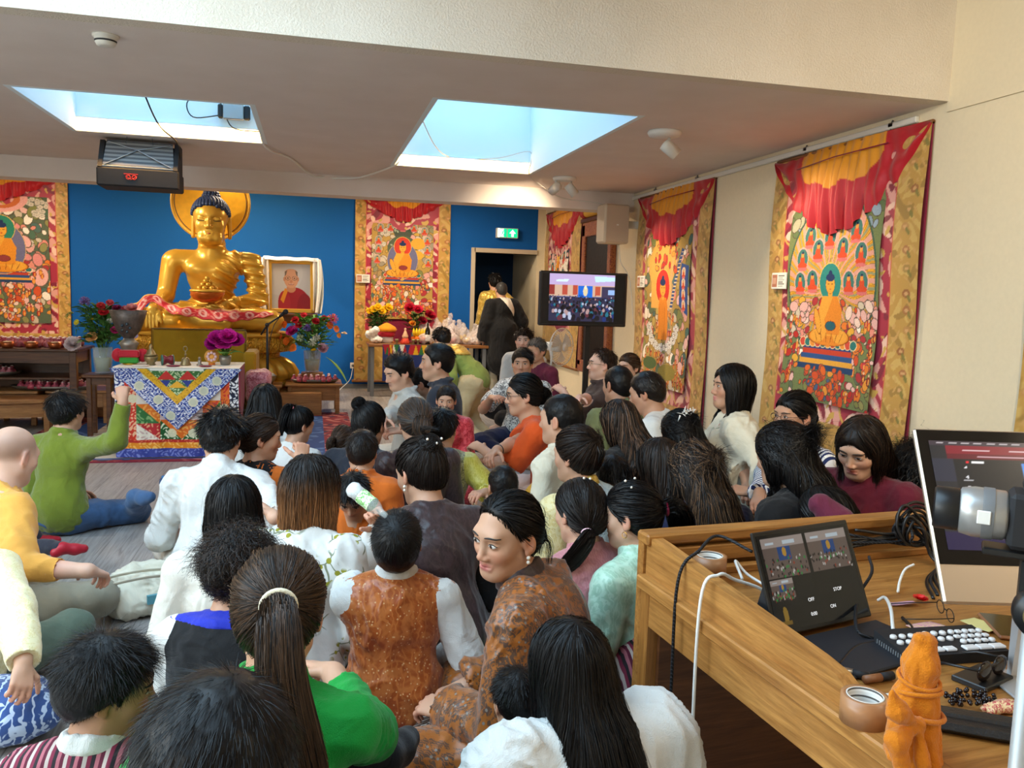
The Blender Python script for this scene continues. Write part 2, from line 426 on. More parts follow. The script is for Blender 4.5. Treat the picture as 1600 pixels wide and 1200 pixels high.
# ------------------------------------------------------------------ people
SKINS = [(.52, .29, .185), (.60, .35, .235), (.46, .245, .15), (.66, .40, .29)]
def ik(a, b, l1, l2, pole):
    a, b = np.asarray(a, float), np.asarray(b, float); d = b-a; L = np.linalg.norm(d)
    L2 = min(L, (l1+l2)*.995); u = d/L; x = (L2*L2+l1*l1-l2*l2)/(2*L2); h = math.sqrt(max(l1*l1-x*x, 1e-6))
    p = np.asarray(pole, float); p = p-u*(p@u); p = nrm(p)
    return a+u*x+p*h, a+u*L2

def skeleton(o):
    J = {}; zs = o.get('zs', 0.); lean, side, tw = o.get('lean', .12), o.get('side', 0.), o.get('twist', 0.); bw = o.get('bw', 1.)
    def dr(k): return nrm((math.sin(side*k), math.sin(lean*k), math.cos(lean*k)))
    stand = o.get('legs') == 'stand'
    P = A(0, 0, .93 if stand else .11+zs)
    W = P+.18*dr(.6); C = W+.17*dr(1.); N = C+.13*dr(1.15)
    J.update(P=P, W=W, C=C, N=N, up=dr(1.)); up = dr(1.); Rt = rotm('z', tw)
    rx = Rt @ A(1, 0, 0); rx = nrm(rx-up*(rx@up)); fy = np.cross(up, rx); J['rx'], J['fy'] = rx, fy
    J['Rc'] = np.stack([rx, fy, up], 1)
    Rh = rotm('z', o.get('hy', 0.)) @ rotm('x', -o.get('hp', 0.)) @ rotm('y', o.get('hr', 0.)); J['Rh'] = Rh
    nk = rotm('z', o.get('hy', 0.)*.5) @ rotm('x', -(o.get('hp', 0.)*.6+lean*.3)) @ rotm('y', (o.get('hr', 0.)*.5+side*.3))
    J['nk'] = nk; J['H'] = N+nk @ A(0, .030, .150); 
    sw = .168*bw
    for sg, k in ((-1, 'L'), (1, 'R')):
        sh = N-up*.070+rx*sg*sw-fy*.005+A(0, 0, o.get('shrug', 0.)); J['S'+k] = sh
        a = (o.get('arms') or {}).get(k, 'lap')
        pole = A(sg*.6, -.5, -.6)
        if a == 'lap': t = A(sg*.07, .24, .20+zs*.6); 
        elif a == 'knee': t = A(sg*.27, .30, .21+zs*.3)
        elif a == 'down': t = sh+A(sg*.07, .06, -.5); pole = A(sg*.3, -1, 0)
        elif a[0] == 'px': t = A(sg*.07, .24, .2)
        else: t = A(*a[:3]); pole = A(*a[3:6]) if len(a) >= 6 else pole
        el, wr = ik(sh, t, .275*bw**.5, .245, pole); J['E'+k], J['W'+k] = el, wr
    if stand:
        for sg, k in ((-1, 'L'), (1, 'R')):
            h = P+A(sg*.085, 0, -.02); an = A(sg*.11, 0, .08); kn, an = ik(h, an, .42, .42, (0, 1, 0)); J['h'+k], J['k'+k], J['a'+k] = h, kn, an; J['f'+k] = A(sg*.15, .93, 0)
    else:
        lg = o.get('legs', 'cross'); 
        for sg, k in ((-1, 'L'), (1, 'R')):
            h = P+A(sg*.085, .02, -.01); f = A(-sg*.9, .4, 0)
            if lg == 'cross': an = A(-sg*.10, .30+(.05 if sg > 0 else 0), .055); pl = A(sg*1., .55, .25)
            elif lg == 'kneel': an = A(sg*.10, -.16, .05); h = h; pl = A(sg*.2, 1, .1); f = A(0, -1, 0)
            elif lg == 'up': an = A(sg*.16, .42, .08); pl = A(sg*.25, .3, 1); f = A(sg*.2, 1, 0)
            elif lg == 'out': an = A(sg*.30, .70, .07); pl = A(sg*.2, .2, 1); f = A(sg*.2, .3, .9)
            elif lg == 'mixed': an, pl, f = (A(-.10, .30, .055), A(1, .55, .2), f) if sg > 0 else (A(-.22, .42, .08), A(-.3, .3, 1), A(-.1, 1, 0))
            else:
                an, pl, f = [A(*q) if not isinstance(q[0], str) else A(0, .3, .1) for q in lg[k]]
            kn, an = ik(h, an, .40, .385, pl); J['h'+k], J['k'+k], J['a'+k], J['f'+k] = h, kn, an, f
            kn[2] = max(kn[2], .075)
    return J

def torso_prims(s, J, e, bw=1., fem=False, k=.05, hem=0.):
    P, W, C, N, up, rx, fy = [J[q] for q in ('P', 'W', 'C', 'N', 'up', 'rx', 'fy')]
    s.frame(); Rc = J['Rc']
    s.el(P+A(0, .0, .02), (.168*bw+e*1.5, .122+e*1.5, .125+e), k=k)
    s.el((P+W)/2+A(0, 0, .03), (.142*bw+e, .108+e, .17), Rc, k=k)
    s.el(C-up*.02, (.150*bw+e, .108+e, .17+e*.5), Rc, k=k)
    s.rc(J['SL'], J['SR'], .050+e*.5, k=k)
    for q in 'LR': s.rc(N-up*.005, J['S'+q], .045+e*.3, .052+e*.5, k=.035)
    if fem:
        for sg in (-1, 1): s.el(C+rx*sg*.07+fy*.085-up*.02, .062+e*.4, k=.04)
def arm_prims(s, J, q, e, t=1., k=.03, ew=None, upto=None):
    ew = e if ew is None else ew
    s.rc(J['S'+q], J['E'+q], .052+e, .041+e, k=k)
    if t > 0: s.rc(J['E'+q], J['E'+q]+(J['W'+q]-J['E'+q])*t, .041+e, .031+(.008*(1-t))+ew, k=k)
def leg_prims(s, J, e, k=.04, t=1.):
    for q in 'LR':
        s.rc(J['h'+q], J['k'+q], .088+e, .060+e, k=k); s.rc(J['k'+q], J['k'+q]+(J['a'+q]-J['k'+q])*t, .058+e, .040+e, k=k)
def foot_prims(s, J, e=0., qs='LR'):
    for q in qs:
        f = nrm(J['f'+q]); a = J['a'+q]; s.rc(a, a+f*.09+A(0, 0, -.025), .036+e, .036+e, k=.03); s.rc(a+f*.09+A(0, 0, -.025), a+f*.155+A(0, 0, -.03), .036+e, .026+e, k=.02)
        s.rc(a, a-f*.045+A(0, 0, -.03), .034+e, .032+e, k=.03)
def hand_prims(s, w, f, n, sg, curl=.5, spread=1., fist=False):
    s.frame(); f = nrm(f); n = np.asarray(n, float); n = nrm(n-f*(n@f)); lat = np.cross(f, n); th = -sg*lat
    s.el(w+f*.05, (.036, .048, .014), np.stack([lat, f, n], 1), k=.012)
    s.rc(w-f*.01, w+f*.03, .024, .020, k=.02)
    for i, L in enumerate((.070, .078, .072, .057)):
        x = (i-1.5)*.0195
        kn = w+f*(.088-.004*abs(i-1.2))+th*(-x); d = nrm(f+th*(-x)*2.5*spread); p = kn
        s.rc(w+f*.03+th*(-x)*.6, kn, .011, .0105, k=.01)
        for j, q in enumerate((.46, .30, .24)):
            c = curl*(.9 if j == 0 else 1.1)*(1+.08*i); ax = np.cross(d, n); 
            m = d*math.cos(c)-n*math.sin(c); n2 = n*math.cos(c)+d*math.sin(c); d, nn = nrm(m), n2
            e = p+d*L*q; s.rc(p, e, .0095-.001*j, .0088-.001*j, k=.004); p = e; n = nn
        n = np.cross(lat, f)
    p = w+f*.02+th*.024-n*.006; d = nrm(f*.62+th*.7-n*.25)
    for L, r in ((.042, .0125), (.032, .0105), (.024, .009)):
        e = p+d*L; s.rc(p, e, r, r-.0012, k=.007); p = e; d = nrm(d*.9+f*.35-n*(.25+.4*curl))

def head_prims(s, J, fem=False, face=True, plump=1.):
    s.frame(J['Rh'], J['H']); p = plump*(.93 if fem else 1.); c = .85 if fem else 1.
    s.el((0, -.012, .035), (.076, .095, .085), k=.03)
    s.el((0, .026, -.034), (.060*p, .064, .078), k=.04)
    s.rc((-.006, .066, -.096*(.98 if fem else 1)), (.006, .066, -.096*(.98 if fem else 1)), .020*c, k=.03)
    for x in (-1, 1):
        s.el((x*.041*p, .054, -.022), (.025, .024, .024), k=.03)
        s.rc((x*.050*p, .0, -.060), (x*.020*p, .054, -.092), .024*c, .020*c, k=.035)
    s.rc((-.034, .078, .026), (.034, .078, .026), .012 if fem else .0135, k=.03)
    if face:
        for x in (-1, 1): s.el((x*.033, .0965, .004), (.019, .014, .011), k=.018, op='s')
        for x in (-1, 1): s.el((x*.032, .0775, .004), (.0165, .0125, .0115), k=.006)
    s.rc((0, .083, .012), (0, .1015 if fem else .1045, -.030), .0068, .0100 if fem else .0115, k=.014); s.el((0, .101 if fem else .104, -.034), A(.011, .010, .009)*(.9 if fem else 1), k=.008)
    for x in (-1, 1): s.el((x*.0125, .093, -.038), (.009, .011, .0075), k=.007)
    if face:
        s.rc((-.021, .080, -.0605), (0, .0905, -.058), .0045, .0062, k=.008); s.rc((.021, .080, -.0605), (0, .0905, -.058), .0045, .0062, k=.008)
        s.rc((-.015, .083, -.070), (.015, .083, -.070), .0075, k=.009); s.rc((-.021, .087, -.0645), (0, .0945, -.0645), .0018, k=.003, op='s'); s.rc((.021, .087, -.0645), (0, .0945, -.0645), .0018, k=.003, op='s')
    for x in (-1, 1):
        Re = rotm('z', x*.35) @ rotm('x', -.18)
        s.el((x*.081, -.010, -.004), (.009, .020, .033), Re, k=.010); s.el((x*.089, -.004, -.001), (.007, .011, .019), Re, k=.006, op='s')
        s.el((x*.080, -.004, -.031), (.006, .009, .010), k=.006)
    nk = J['nk']; N, H = J['N'], J['H']
    s.frame(); a = H+J['Rh'] @ A(0, -.022, -.055)
    r = .049 if fem else .056
    s.rc(a, N+nk @ A(0, .004, -.01), r, r+.004, k=.03); s.rc(N+A(0, 0, -.01), N-J['up']*.06+J['fy']*.01, r+.008, r+.03, k=.05)

def body_mesh(o, J):
    res = o['res']; fem = o.get('fem', False); bw = o.get('bw', 1.)
    parts = []
    s = S(); head_prims(s, J, fem, True, o.get('plump', 1.)); Vh, Fh = s.mesh(o.get('hres', res if o.get('face') else max(res*1.3, .0055))); 
    x = (Vh-J['H']) @ J['Rh']; base = A(*SKINS[o.get('skin', 0)]); c = np.tile(base, (len(Vh), 1))
    def g(cx, cy, cz, r): return np.exp(-(((x-A(cx, cy, cz))/A(*r))**2).sum(1))[:, None]
    ck = g(.042, .075, -.03, (.024, .03, .022))+g(-.042, .075, -.03, (.024, .03, .022))+g(0, .105, -.034, (.014, .02, .014)); c = c*(1+ck*A(.10, -.10, -.12))
    er = g(.085, -.01, -.005, (.014, .03, .035))+g(-.085, -.01, -.005, (.014, .03, .035)); c = c*(1+er*A(.12, -.12, -.14))
    lp = np.clip(1.5*(g(0, .089, -.0590, (.021, .018, .0060))+g(0, .088, -.0705, (.019, .018, .0064))), 0, 1)*(x[:, 1:2] > .07); lc = A(*o.get('lip', (.52, .17, .15) if fem else (.40, .19, .14)))
    c = c*(1-lp)+lc*lp
    if o.get('stubble'): q = np.clip(g(0, .06, -.085, (.06, .06, .035)), 0, 1); c = c*(1-.30*q)
    if o.get('buzz'): 
        q = 1/(1+np.exp(-(x[:, 2]-(x[:, 1]+.02)*.6+.0)*120)); q = q*(1-1/(1+np.exp(-(x[:, 2]-.075)*60)))*(x[:, 1] < .07); c = c*(1-.45*q[:, None])
    nl = wob(Vh, 90, 3)[:, None]*.025; c = c*(1+nl); parts.append((Vh, Fh, c))
    for q, sg in (('L', -1), ('R', 1)):
        h = (o.get('hands') or {}).get(q)
        if h is None and o.get('nohands'): continue
        s = S(); E, W = J['E'+q], J['W'+q]; fa = nrm(W-E); h = h or {}
        f = A(*h['f']) if 'f' in h else nrm(fa+A(-sg*.25, .1, -.25)); n = A(*h['n']) if 'n' in h else A(sg*.3, .25, 1)
        bare = o.get('barearm', True)
        s.rc(J['S'+q]*.6+E*.4, E, .046, .040, k=.02); s.rc(E, E+(W-E)*.35, .041, .042, k=.02); s.rc(E+(W-E)*.35, W, .041, .026, k=.02)
        hand_prims(s, W, f, n, sg, h.get('curl', .55), h.get('spread', 1.))
        V, F = s.mesh(min(res, .0055) if (o.get('hands') or {}).get(q) is not None else .0075); d = np.linalg.norm(V-W, axis=1)
        c = np.tile(base, (len(V), 1))*(1+.10*np.exp(-((d-.13)/.05)**2)[:, None]*A(1, -.6, -.6)); parts.append((V, F, c))
    s = S(); torso_prims(s, J, -.004, bw, fem); s.frame()
    for q in 'LR': s.rc(J['S'+q], J['E'+q], .05, .040, k=.03)
    leg_prims(s, J, -.006)
    foot_prims(s, J)
    V, F = s.mesh(max(res, .014)); parts.append((V, F, np.tile(base, (len(V), 1))))
    return join(parts)

def face_bits(o, J, sc, par):
    """eyes, lashes and brows laid onto the face surface"""
    Rh, H = J['Rh'], J['H']; gx, gz = o.get('gaze', (0, 0)); op = o.get('eyeopen', .8); sd = S(); head_prims(sd, dict(J, Rh=np.eye(3), H=np.zeros(3), nk=np.eye(3), N=A(0, 0, -.5)), o.get('fem', False), True, o.get('plump', 1.)); ys = np.linspace(.118, .03, 177)
    def srf(x, z, off):
        P = np.stack([np.full_like(ys, x), ys, np.full_like(ys, z)], 1); d = sd.ev(P); i = int(np.argmax(d < 0)); return ys[i]+off
    for x in (-1, 1):
        V = []; F = []; C = []
        n = 16; k = 9; cx = .0318
        for i in range(k):
            for j in range(n+1):
                u = -1+2*j/n; v = -1+2*i/(k-1)
                w = max(0., 1-abs(u)**2.4); px = u*.0150; pz = v*w*.0064*op*(1.2 if v > 0 else .75)+.0016*u
                X = cx+px; V.append((x*X, srf(X, .0035+pz, .0007), .0035+pz)); e = math.hypot((px*x-gx*.006)/.0062, (pz-gz*.004-.0008)/.0062)
                C.append((.010, .007, .006) if e < .45 else (.045, .022, .012) if e < 1 else (.60, .55, .51))
        for i in range(k-1):
            for j in range(n): a = i*(n+1)+j; F.append((a, a+1, a+n+2, a+n+1))
        V = (np.array(V) @ Rh.T+H)*sc
        link('eye', np_mesh('eye', V, np.array(F), np.array(C)), MAT['eye'], par)
        m = MB(); p = []
        for u in np.linspace(-1, 1.08, 12): X = cx+u*.0155; z = .0035+.0076*op*max(0, 1-abs(u)**2.4)+.0016*u+.0004; p.append(A(x*X, srf(X, z, .0006), z))
        m.tube([(Rh @ q+H)*sc for q in p], [.0007*sc+.0011*sc*math.sin(math.pi*i/11) for i in range(12)], n=5)
        b0 = o.get('brow', 0.); p = []
        for t in np.linspace(0, 1, 11): X = .013+.040*t; z = .0225+.0060*math.sin(t*2.3)-.003*t+b0; p.append(A(x*X, srf(X, z, .0004), z))
        m.tube([(Rh @ q+H)*sc for q in p], [sc*(.0028 if o.get('fem') else .0036)*(.45+.55*math.sin(math.pi*(i+1.2)/12)) for i in range(11)], n=6)
        m.build('eyebrow', MAT['brow'], par)

def fold(V, F, amp, f, seed, st=(1, 1, .5), mask=None):
    n = vnormals(V, F); r = 1-2*np.abs(np.clip(wob(V, f, seed, st), -1, 1))**.75; q = 1-2*np.abs(np.clip(wob(V, f*2.1, seed+1, st), -1, 1))**.8
    d = amp*(.6*r+.35*q+.5*wob(V, f*.8, seed+2, st))
    W2 = np.stack([V[:, 0]*.8+V[:, 2]*.6, V[:, 1], V[:, 2]*.8-V[:, 0]*.6], 1); g = np.clip(wob(V, f*.9, seed+5)+.35, 0, 1); q3 = 1-2*np.abs(np.clip(wob(W2, f*4.2, seed+4, (1, 1, .30)), -1, 1))**.9; d = d+amp*.42*q3*g
    if mask is not None: d = d*mask
    return V+n*d[:, None]

def endcut(s, b, d, r):
    d = nrm(d); u = nrm(np.cross(d, A(.3, .5, .8))); s.el(b+d*.055, (r, r, .055), np.stack([u, np.cross(d, u), d], 1), k=.004, op='s')
def top_mesh(o, J, T):
    s = S(); e = T.get('e', .016); bw = o.get('bw', 1.); ea = T.get('ea', e+.004); t = {'long': .93, 'short': .0, 'none': -1, 'elbow': .2, 'roll': .55}[T.get('sleeve', 'long')] if isinstance(T.get('sleeve', 'long'), str) else T['sleeve']
    torso_prims(s, J, e, bw, o.get('fem', False)); s.frame()
    N, up, fy = J['N'], J['up'], J['fy']
    nr = .046 if T.get('collar') else .060
    s.el(N+up*.055+fy*.018, (nr, nr+.004, .056), J['Rc'], k=.012, op='s')
    vn = T.get('vneck')
    if vn: s.rc(N+up*.0+fy*.10, N-up*vn+fy*.16, .038, .005, k=.01, op='s')
    base = J['P'][2]-.11
    s.hs((0, 0, base+T.get('hem', 0.)), (0, 0, 1))
    if t >= 0:
        for q in 'LR':
            E, W, Sh = J['E'+q], J['W'+q], J['S'+q]
            if t == 0:
                f = T.get('shortlen', .8); b = Sh+(E-Sh)*f; s.rc(Sh, b, .050+ea, .045+ea+.008, k=.025)
                endcut(s, b, E-Sh, .07+ea)
            else:
                s.rc(Sh, E, .049+ea, .040+ea+T.get('flare', 0)*.5, k=.022); b = E+(W-E)*t; s.rc(E, b, .040+ea+T.get('flare', 0)*.5, .030+ea+T.get('flare', 0), k=.018)
                endcut(s, b, W-E, .05+ea+T.get('flare', 0))
    c = T.get('collar')
    if c in ('stand', 'shirt'):
        Rk = J['Rc'] @ rotm('x', -.12); r0 = .062 if o.get('fem') else .067
        for h in ((.018, .03, .042) if c == 'stand' else (.012, .026, .036)): s.to(N+up*h+fy*.008, r0+e*.3-(h-.02)*.25, .009, Rk, k=.006)
        if c == 'shirt': s.to(N+up*.018+fy*.006, r0+.014+e*.3, .012, Rk, k=.008)
    if c == 'wide':
        s.to(N-up*.012, .09, .016, J['Rc'], k=.012)
    if c == 'hood':
        s.el(N-fy*.085-up*.04, (.12, .06, .075), J['Rc'], k=.03); s.el(N-fy*.085+up*.02, (.08, .035, .045), J['Rc'], k=.02, op='s')
    for p in T.get('prims', []): p(s, J)
    V, F = s.mesh(T.get('res', max(.0075, min(.011, .0045+.0012*o['dist']))))
    return fold(V, F, T.get('amp', .0085), T.get('ff', 24), o['seed'], T.get('st', (1, 1, .45))), F
def bottom_mesh(o, J, T):
    s = S(); e = T.get('e', .014)
    if T.get('type') == 'skirt':
        s.el(J['P']+A(0, .02, -.0), (.19, .16, .125), k=.05)
        for q in 'LR': s.rc(J['h'+q], J['k'+q], .115, .085, k=.07); s.rc(J['k'+q], J['a'+q], .08, .065, k=.08)
        if T.get('apron'):
            s.p = [(a, b, c, (q[0], q[1], q[2]+e, q[3]+e) if c == 'rc' else (q[0], q[1]+e, q[2]), f, g+e) for a, b, c, q, f, g in s.p]
        m = (J['kL']+J['kR'])/2; s.el(A(m[0]*.6, m[1]*.75, .08), A(.24, .20, .075)+(e if T.get('apron') else 0), k=.08)
        if T.get('apron'): s.hs((.11, 0, 0), (-1, 0, 0)); s.hs((-.12, 0, 0), (1, 0, 0)); s.hs((0, .10, 0), (0, 1, 0))
    else:
        s.el(J['P']+A(0, 0, .0), (.165*o.get('bw', 1)+e, .122+e, .115+e), k=.05); leg_prims(s, J, e, t=T.get('t', .93))
    s.frame().hs((0, 0, .008), (0, 0, 1))
    V, F = s.mesh(T.get('res', .012))
    return fold(V, F, T.get('amp', .008), T.get('ff', 22), o['seed']+9, (1, 1, 1)), F

# ------------------------------------------------------------------ hair
HC = dict(black=(.006, .005, .005), dark=(.012, .008, .0065), brown=(.030, .016, .010), ltbrown=(.07, .037, .02), grey=(.10, .095, .09), salt=(.05, .047, .045))
def hair_mesh(o, J, h):
    """hair as a shell over the skull plus many fine strands"""
    rng = np.random.default_rng(o['seed']+5); st = h.get('style', 'short'); t = h.get('t', .012); Rh, H = J['Rh'], J['H']; up = J['up']; fy = J['fy']; N = J['N']
    c = A(*HC[h.get('c', 'black')]); c2 = A(*HC[h['c2']]) if isinstance(h.get('c2'), str) else (A(*h['c2']) if 'c2' in h else None)
    res = h.get('res', max(.005, o['res'])); s = S(); s.frame(Rh, H); hl = lambda p: Rh @ np.asarray(p, float)+H
    loose = st in ('bob', 'long', 'half', 'curlylong')
    s.el((0, -.012, .035), (.076+t, .095+t, .085+t), k=.03); s.el((0, -.038, -.012), (.066+t*.7, .068+t*.8, .075), k=.03)
    for b in h.get('bumps', []): s.el(b[:3], b[3:6] if len(b) > 4 else b[3], k=.03)
    L = h.get('len', .30)
    if loose:
        wd = h.get('wide', 1.)
        for x in (-1, 1):
            s.rc((x*.060*wd, .012, .03), (x*.073*wd, .004, -.075), .030, .030, k=.03)
            if st == 'bob': s.rc((x*.070*wd, .004, -.06), (x*.066*wd, .0, -h.get('len', .12)), .030, .026, k=.03)
        if st == 'bob': s.rc((0, -.05, 0), (0, -.055, -h.get('len', .12)), .062, .060, k=.04)
        else:
            s.frame(); bk = -fy
            a = hl((0, -.05, -.02)); n1 = N+bk*.085+up*.01; n2 = N+bk*(.115+h.get('back', 0))-up*min(L*.5, .13); n3 = N+bk*(.105+h.get('back', 0))-up*L*.8
            dx = h.get('dx', 0.)
            for x in (-.055, 0, .055):
                q = J['rx']*(x*wd); dd = J['rx']*dx
                s.rc(a+q*.9, n1+q+dd*.3, .050, .046, k=.03); s.rc(n1+q+dd*.3, n2+q*1.1+dd, .046, .040, k=.03); s.rc(n2+q*1.1+dd, n3+q*.9+dd*1.2, .040, .016, k=.03)
            for fx in h.get('front', []):   # locks falling in front of a shoulder (side sign)
                s.rc(hl((fx*.07, .0, -.06)), N+J['rx']*fx*.085+fy*.06-up*.02, .032, .030, k=.03); s.rc(N+J['rx']*fx*.085+fy*.06-up*.02, N+J['rx']*fx*.09+fy*.115-up*(.05+L*.6), .030, .016, k=.03)
        s.frame(Rh, H); fo = h.get('fo', 0.)
        s.el((0, .078+fo, -.028), (.058, .060, .098), k=.012, op='s')
        if st == 'bob': s.hs((0, 0, -h.get('len', .12)+.005), (0, .1, 1))
    else:
        fy0, fz0 = h.get('front_line', (.088, .064) if st == 'pony' else (.087, .066)); by, bz = h.get('nape', (-.055, -.086) if st == 'pony' else (-.075, -.078))
        s.frame(Rh, H); n = nrm((0, -(fz0-bz), fy0-by)); s.hs((0, fy0, fz0), n, .022)
        if st == 'short' and not h.get('recede'):
            for x in (-1, 1): s.rc((x*.064, .034, .034), (x*.0685, .026, -.012), .012, .007, k=.012)
        if h.get('recede'): 
            for x in (-1, 1): s.el((x*.05, .075, .085), (.03, .03, .03), k=.01, op='s')
    V, F = s.mesh(res); 
    if not len(V): return None
    V = fold(V, F, h.get('amp', .002 if loose else .0012), 120, o['seed']+3, (1, 1, .25) if loose else (1, 1, 1))
    col = np.tile(c*.75, (len(V), 1)); parts = [(V, F, col)]
    X = (V-H) @ Rh; Nn = vnormals(V, F)
    lockv = lambda Q: wob((Q-H) @ Rh, 70, o['seed']+8)
    w = h.get('w', max(.00045, .5*o['dist']/CF)); n = int(h.get('n', min(8000, 3000*(.0011/w)**1.0))); n = max(n, 500)
    tie = h.get('tie')
    crown = A(*h.get('crown', (.01, -.05, .125)))
    idx = rng.integers(0, len(V), n); p0 = V[idx]; n0 = Nn[idx]; x0 = X[idx]
    def strcol(P, tip=None):
        k = (.55+.8*rng.random(len(P)))*(1+.45*np.clip(lockv(P[:, len(P[0])//2]), -1, 1)); cc = np.repeat((c[None]*k[:, None])[:, None], P.shape[1], 1)
        if c2 is not None:
            tt = np.linspace(0, 1, P.shape[1])[None, :, None]; mask = (rng.random(len(P)) < h.get('c2f', .5))[:, None, None]
            if h.get('ombre'): z = ((P-H) @ Rh)[:, :, 2:3]; f = np.clip((h.get('oz', .02)-z)/.12, 0, 1)*(.35+.65*mask)
            else: f = mask*.85
            cc = cc*(1-f)+c2*f*k[:, None, None]
        return cc
    def emit(P, r, n_=2):
        C = strcol(P)
        if P.shape[1] > 8 and st != 'curly': q = np.unique(np.linspace(0, P.shape[1]-1, 8).astype(int)); P, C = P[:, q], C[:, q]
        t = nrm2(np.gradient(P, axis=1)); o_ = nrm2(P-H+rng.normal(size=(len(P), 1, 3))*.05); b = nrm2(np.cross(t, o_)); K_ = P.shape[1]; ww = (np.asarray(r)*1.25*np.linspace(1, .35, K_))[None, :, None]
        Vt = np.stack([P-b*ww, P+b*ww], 2).reshape(-1, 3); i = (np.arange(len(P))[:, None]*K_*2+np.arange(K_-1)[None]*2).ravel(); parts.append((Vt, np.stack([i, i+1, i+3, i+2], 1), np.repeat(C[:, :, None], 2, 2).reshape(-1, 3)))
    if st in ('short', 'curly', 'mop') :
        sl = h.get('sl', .034); flow = x0-crown; fl = nrm2(flow)
        if 'comb' in h: fl = nrm2(fl*.4+A(*h['comb'])*(1.0))
        fl = fl @ Rh.T; lift = h.get('lift', .45)
        d = nrm2(fl-n0*((fl*n0).sum(1))[:, None]*.9)*(1-lift*.5)+n0*lift+rng.normal(size=(n, 3))*h.get('mess', .20)
        K = 4; tt = np.linspace(0, 1, K)[None, :, None]; ln = sl*(.6+.6*rng.random(n))[:, None, None]
        top = np.clip((x0[:, 2]+.02)/.09, .25, 1)[:, None, None]; ln = ln*top
        P = (p0-n0*.004)[:, None]+d[:, None]*ln*tt+(fl*.35-n0*.25)[:, None]*ln*tt**2
        if st == 'curly':
            K = 10; tt = np.linspace(0, 1, K)[None, :, None]; ph = rng.random(n)[:, None]*6.3; rr = h.get('cr', .007)
            u = nrm2(np.cross(d, rng.normal(size=(n, 3)))); v = nrm2(np.cross(d, u)); a = ph+tt[:, :, 0]*h.get('turn', 9.)
            P = (p0-n0*.004)[:, None]+d[:, None]*ln*tt+A(0, 0, -1)*ln*.5*tt**2+rr*(np.cos(a)[:, :, None]*u[:, None]+np.sin(a)[:, :, None]*v[:, None])*np.minimum(1, tt*4)
        emit(P, w)
    else:
        K = h.get('k', 14); step = h.get('step', .016 if not loose else max(.016, (L+.22)/K)); P = np.zeros((n, K, 3)); p = p0+n0*rng.random(n)[:, None]*.0025; off = .0005+.004*rng.random(n)+.0035*np.clip(lockv(p), -.2, 1)
        if loose:  # start mostly near crown / parting
            sel = np.argsort(-(X[idx][:, 2]+.05*rng.random(n)))[:int(n*.6)]; idx2 = np.concatenate([sel, rng.integers(0, n, n-len(sel))]); p = p[idx2]; x0 = x0[idx2]
        T = hl(tie) if tie is not None else None
        part = h.get('part', 0.); vel = None
        for kk in range(K):
            P[:, kk] = p; g = s.grad(p)
            if T is not None and not loose: d = T-p; dist = np.linalg.norm(d, axis=1); d = d/(dist[:, None]+1e-6)
            else:
                xl = (p-H) @ Rh; rad = xl-crown; rad[:, 0] = xl[:, 0]-part; rad[:, 2] = 0; rad[:, 1] = np.where(rad[:, 1] > 0, rad[:, 1]*.22, rad[:, 1]); rad = nrm2(rad)
                dn = np.clip(1-(xl[:, 2]+.0)/.11, .15, 1)[:, None]
                d = (rad*(1-dn)*1.2) @ Rh.T+A(0, 0, -1)*dn-0.25*fy*(1-dn)
                if T is not None: near = (xl[:, 2] > -.02)[:, None]*(rng.random(n) < .6)[:, None]; d = np.where(near, .8*nrm2(T-p), d)
            if not (loose and kk > K*.7): d = d-g*(d*g).sum(1)[:, None]
            d = nrm2(d)+rng.normal(size=(n, 3))*h.get('mess', .04)
            d = d if vel is None else nrm2(.45*vel+.55*d); vel = d
            stp = step*(.75+.5*rng.random(n))
            if T is not None and not loose: stp = np.minimum(stp, dist*.6)
            p = p+d*stp[:, None]; dv = s.ev(p); g = s.grad(p)
            fr = (dv-off) if kk < K*.75 else np.minimum(dv-off, 0) if loose else (dv-off); p = p-g*np.clip(fr, -.02, .02)[:, None]
            if h.get('wave'): p = p+J['rx']*(h['wave']*np.sin(kk*.9+rng.random()*1.+x0[:, 0]*50))[:, None]
        if K > 6:  # stray hairs standing off the rest
            q = P[rng.integers(0, len(P), max(60, n//22))]; tt = np.linspace(0, 1, K)[None, :, None]; P = np.concatenate([P, q+nrm2(q-H)*(.004+.012*rng.random((len(q), 1, 1)))*tt+wobs(rng, len(q), K, .010)*tt])
        if loose:
            xl = (P-H) @ Rh; bad = ((np.abs(xl[..., 0]) < .056) & (xl[..., 1] > .045+fo) & (xl[..., 2] < .058) & (xl[..., 2] > -.14)).any(1); P = P[~bad]
        emit(P, w)
    ext = []
    if tie is not None and h.get('tail'):
        path = [hl(q) for q in h['tail']] if not h.get('tailworld') else [hl(h['tail'][0])]+[H+A(*q) for q in h['tail'][1:]]
        pts = np.array(spline(path, 5)); K = len(pts); r0 = h.get('tr', .03); rad = r0*np.array([.45+.75*math.sin(min(1, x*2.2)*math.pi/2) if x < .7 else 1.2*(1-((x-.7)/.3)**1.6*.8) for x in np.linspace(0, 1, K)])
        tn = np.gradient(pts, axis=0); tn = nrm2(tn); u = nrm2(np.cross(tn, Rh @ A(0, 0.9, .3))); v = np.cross(tn, u)
        m = int(n*h.get('tn', .55)); th = rng.random(m)*6.28; rr = np.sqrt(.40+.60*rng.random(m)); ln = .65+.35*rng.random(m)
        tt = ln[:, None]*np.linspace(0, 1, K)[None]; ii = tt*(K-1); i0 = np.minimum(ii.astype(int), K-2); f = (ii-i0)[:, :, None]
        lp = lambda a: a[i0]*(1-f)+a[i0+1]*f
        rr2 = rad[i0]*(1-f[:, :, 0])+rad[i0+1]*f[:, :, 0]
        tw = h.get('twist', .6); an = th[:, None]+tw*tt
